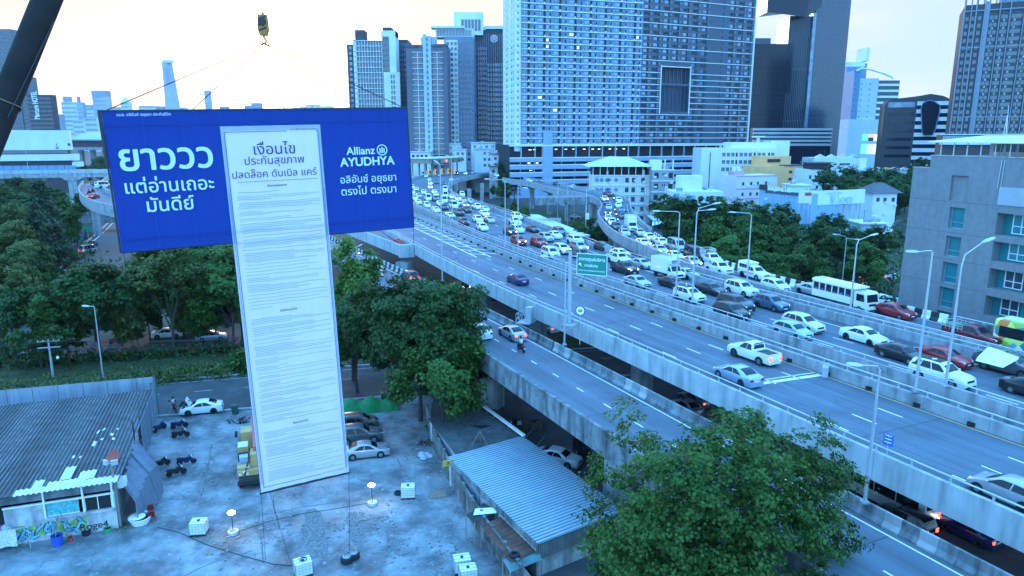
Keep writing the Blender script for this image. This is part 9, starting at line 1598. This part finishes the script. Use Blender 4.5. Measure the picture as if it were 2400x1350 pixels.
p=G(1359, 800, 11.2);t=thing('speed_sign', 'round speed limit sign reading 60 on the parapet', 'road sign', p, HR);h=AY(1200, 728, p.y).z-11.2;MB().tube([(0, 0, -.3), (0, 0, h+.3)], .04, 6).build('post', M_GALV, t);b=MB();b.lathe([(.48, -.05), (.48, -.02)], 24, (0, 0, h), 0, 'y');b.build('disc', M_TXTB, t);MB().lathe([(.42, -.062), (.42, -.05)], 24, (0, 0, h), 0, 'y').build('face', M_TXTL, t);letter('sixty', t, (0, -.075, h), sx=1.0)
for u, vb, vt, lab in ((1070, 622, 596, 'small blue emergency sign on the far parapet near the black crossover'), (2078, 1066, 1018, 'small blue emergency sign on the parapet beside the tall near lamp')):
 p=G(u, vb, 11.4);t=thing('blue_sign', lab, 'road sign', p, HR-.5);h=AY(1200, vt, p.y).z-11.4;MB().tube([(0, 0, -.2), (0, 0, h)], .035, 6).build('post', M_GALV, t);MB().bx(-.3, .3, -.03, .03, h-.75, h).build('plate', mat('sign blue', (.02, .12, .55), .5, var=0), t);b=MB();[b.bx(-.22, .22, -.036, -.03, h-.12-.22*k, h-.06-.22*k) for k in range(3)];b.build('white_marks', M_TXTL, t)
p=RD(38.5, 73.2, 10.2);t=thing('service_basket', 'caged steel service platform with a cabinet on the outside of the expressway parapet', 'platform', p, HR+rad(90));MB().bx(-1.6, 1.6, -.2, 1.5, -.9, -.8).build('floor', M_GALV, t);b=MB()
for z in (-.3, .3):[b.bar(a, c, .05) for a, c in (((-1.6, 1.5, z), (1.6, 1.5, z)), ((-1.6, -.2, z), (-1.6, 1.5, z)), ((1.6, -.2, z), (1.6, 1.5, z)))]
[b.bar((x, 1.5, -.85), (x, 1.5, .3), .05) for x in (-1.6, -.8, 0, .8, 1.6)];[b.bar((-1.6+.8*k, 1.5, -.8), (-.8+.8*k, 1.5, .3), .03) for k in range(4)];b.build('guard_rail', M_GALV, t);MB().bx(-.9, .1, -.1, .6, -.8, 1.0).build('cabinet', M_CONCP, t)
for k, s in enumerate((16, 22, 28, 34, 40)):pass
for k, (u, v, z)in enumerate(((1962, 880, 11.9), (1415, 0, 0))):
 if k:continue
 t=thing('meter_box', 'small grey cabinet set into the median barrier', 'cabinet', RD(50.95, 41.5, 10.52), HR);MB().bx(-.25, .25, -.8, .8, 0, .9).build('case', M_CONCP, t)
# utility pole, wires
p=G(125, 884, .05);t=thing('utility_pole', 'concrete utility pole with crossarms and many wires on the left verge', 'utility pole', p, .3);h=AY(1200, 797, p.y).z;MB().tube([(0, 0, 0), (0, 0, h)], [.17, .11], 8).build('pole', M_CONC, t);b=MB();[b.bx(-1.3, 1.3, -.06, .06, z, z+.12) for z in (h-.3, h-1.1)];[b.lathe([(.05, 0), (.07, .1), (.03, .2)], 6, (x, 0, h-.18)) for x in (-1.2, -.6, .6, 1.2)];b.build('crossarm', M_GALV, t);b=MB();b.lathe([(.15, 0), (.2, .2), (.05, .4)], 8, (.9, -.3, h-2.6));b.build('lamp_head', M_WHT, t)
pole2=Vector((-18, p.y+12.5, h-.4));pole0=Vector((-140, p.y-20, h))
for k, (dx, dz)in enumerate(((-1.2, 0), (-.6, 0), (.6, 0), (1.2, 0), (-.9, -1.0), (.3, -1.0), (.9, -1.2))):
 b=MB();a=Vector((p.x+dx, p.y, h-.1+dz))
 for q in (pole0+Vector((dx, 0, dz)), pole2+Vector((dx, 0, dz))):b.tube([a.lerp(q, f)-Vector((0, 0, 4*f*(1-f)*1.3)) for f in [i/8 for i in range(9)]], .02, 4)
 tag(b.build('overhead_wire', M_TRIM), 'black overhead wire strung along the left verge from the utility pole', 'wire', 'overhead wires along the verge')
for u, vb, vt, lab in ((82, 640, 555, 'leaning concrete pole beside the conifer foot'), (189, 585, 500, 'concrete pole beside the blue fence of the slip road'), (1560, 545, 440, 'utility pole in front of the white four-storey block'), (1508, 545, 445, 'utility pole left of its neighbour before the four-storey block')):
 p=G(u, vb, .05);t=thing('utility_pole', lab, 'utility pole', p, .2);h=AY(1200, vt, p.y).z;MB().tube([(0, 0, 0), (-.25, 0, h)], [.2, .13], 8).build('pole', M_CONC, t);b=MB();[b.bx(-1.4, .9, -.06, .06, z, z+.12) for z in (h-.4, h-1.5)];b.build('crossarm', M_GALV, t)
t=thing('blue_fence', 'blue sheet fence with pale posts along the slip road', 'fence', (0, 0, 0));P=smooth_path([G(20, 685, 0), G(70, 665, 0), G(110, 640, 0), G(150, 600, 0), G(200, 555, 0)], 2.5);b=MB();wall_segments(b, P, 2.6, 0, .1, 2.4, .1);b.build('sheets', mat('fence blue', (.03, .08, .28), .6, var=.2, scale=.5, coords='World'), t);b=MB();[b.box(q+Vector((0, -.15, 1.5)), (.25, .25, 3.0)) for q in resample(P, 5)];b.build('post', M_CONCP, t)
p=G(208, 560, 0);t=thing('green_direction_sign', 'small green sign at the nose of the slip road island', 'road sign', p);MB().tube([(0, 0, 0), (0, 0, 3)], .06, 6).build('post', M_GALV, t);MB().bx(-1.6, 1.6, -.05, .05, 2.2, 4.0).build('panel', MATS['sign green'], t)
# ================================================================== AIR
bm=MB();bm.box((0, 3350, 152), (14200, 7500, 306));hz_o=tag(bm.build('haze', None), kind='stuff')
hm=bpy.data.materials.new('haze');hm.use_nodes=True;n_=hm.node_tree;n_.nodes.clear();vp=n_.nodes.new('ShaderNodeVolumePrincipled');ho=n_.nodes.new('ShaderNodeOutputMaterial');n_.links.new(vp.outputs[0], ho.inputs['Volume']);vp.inputs['Color'].default_value=(.85, .92, 1, 1);vp.inputs['Density'].default_value=.00005;vp.inputs['Anisotropy'].default_value=.3
hz_o.data.materials.clear();hz_o.data.materials.append(hm)
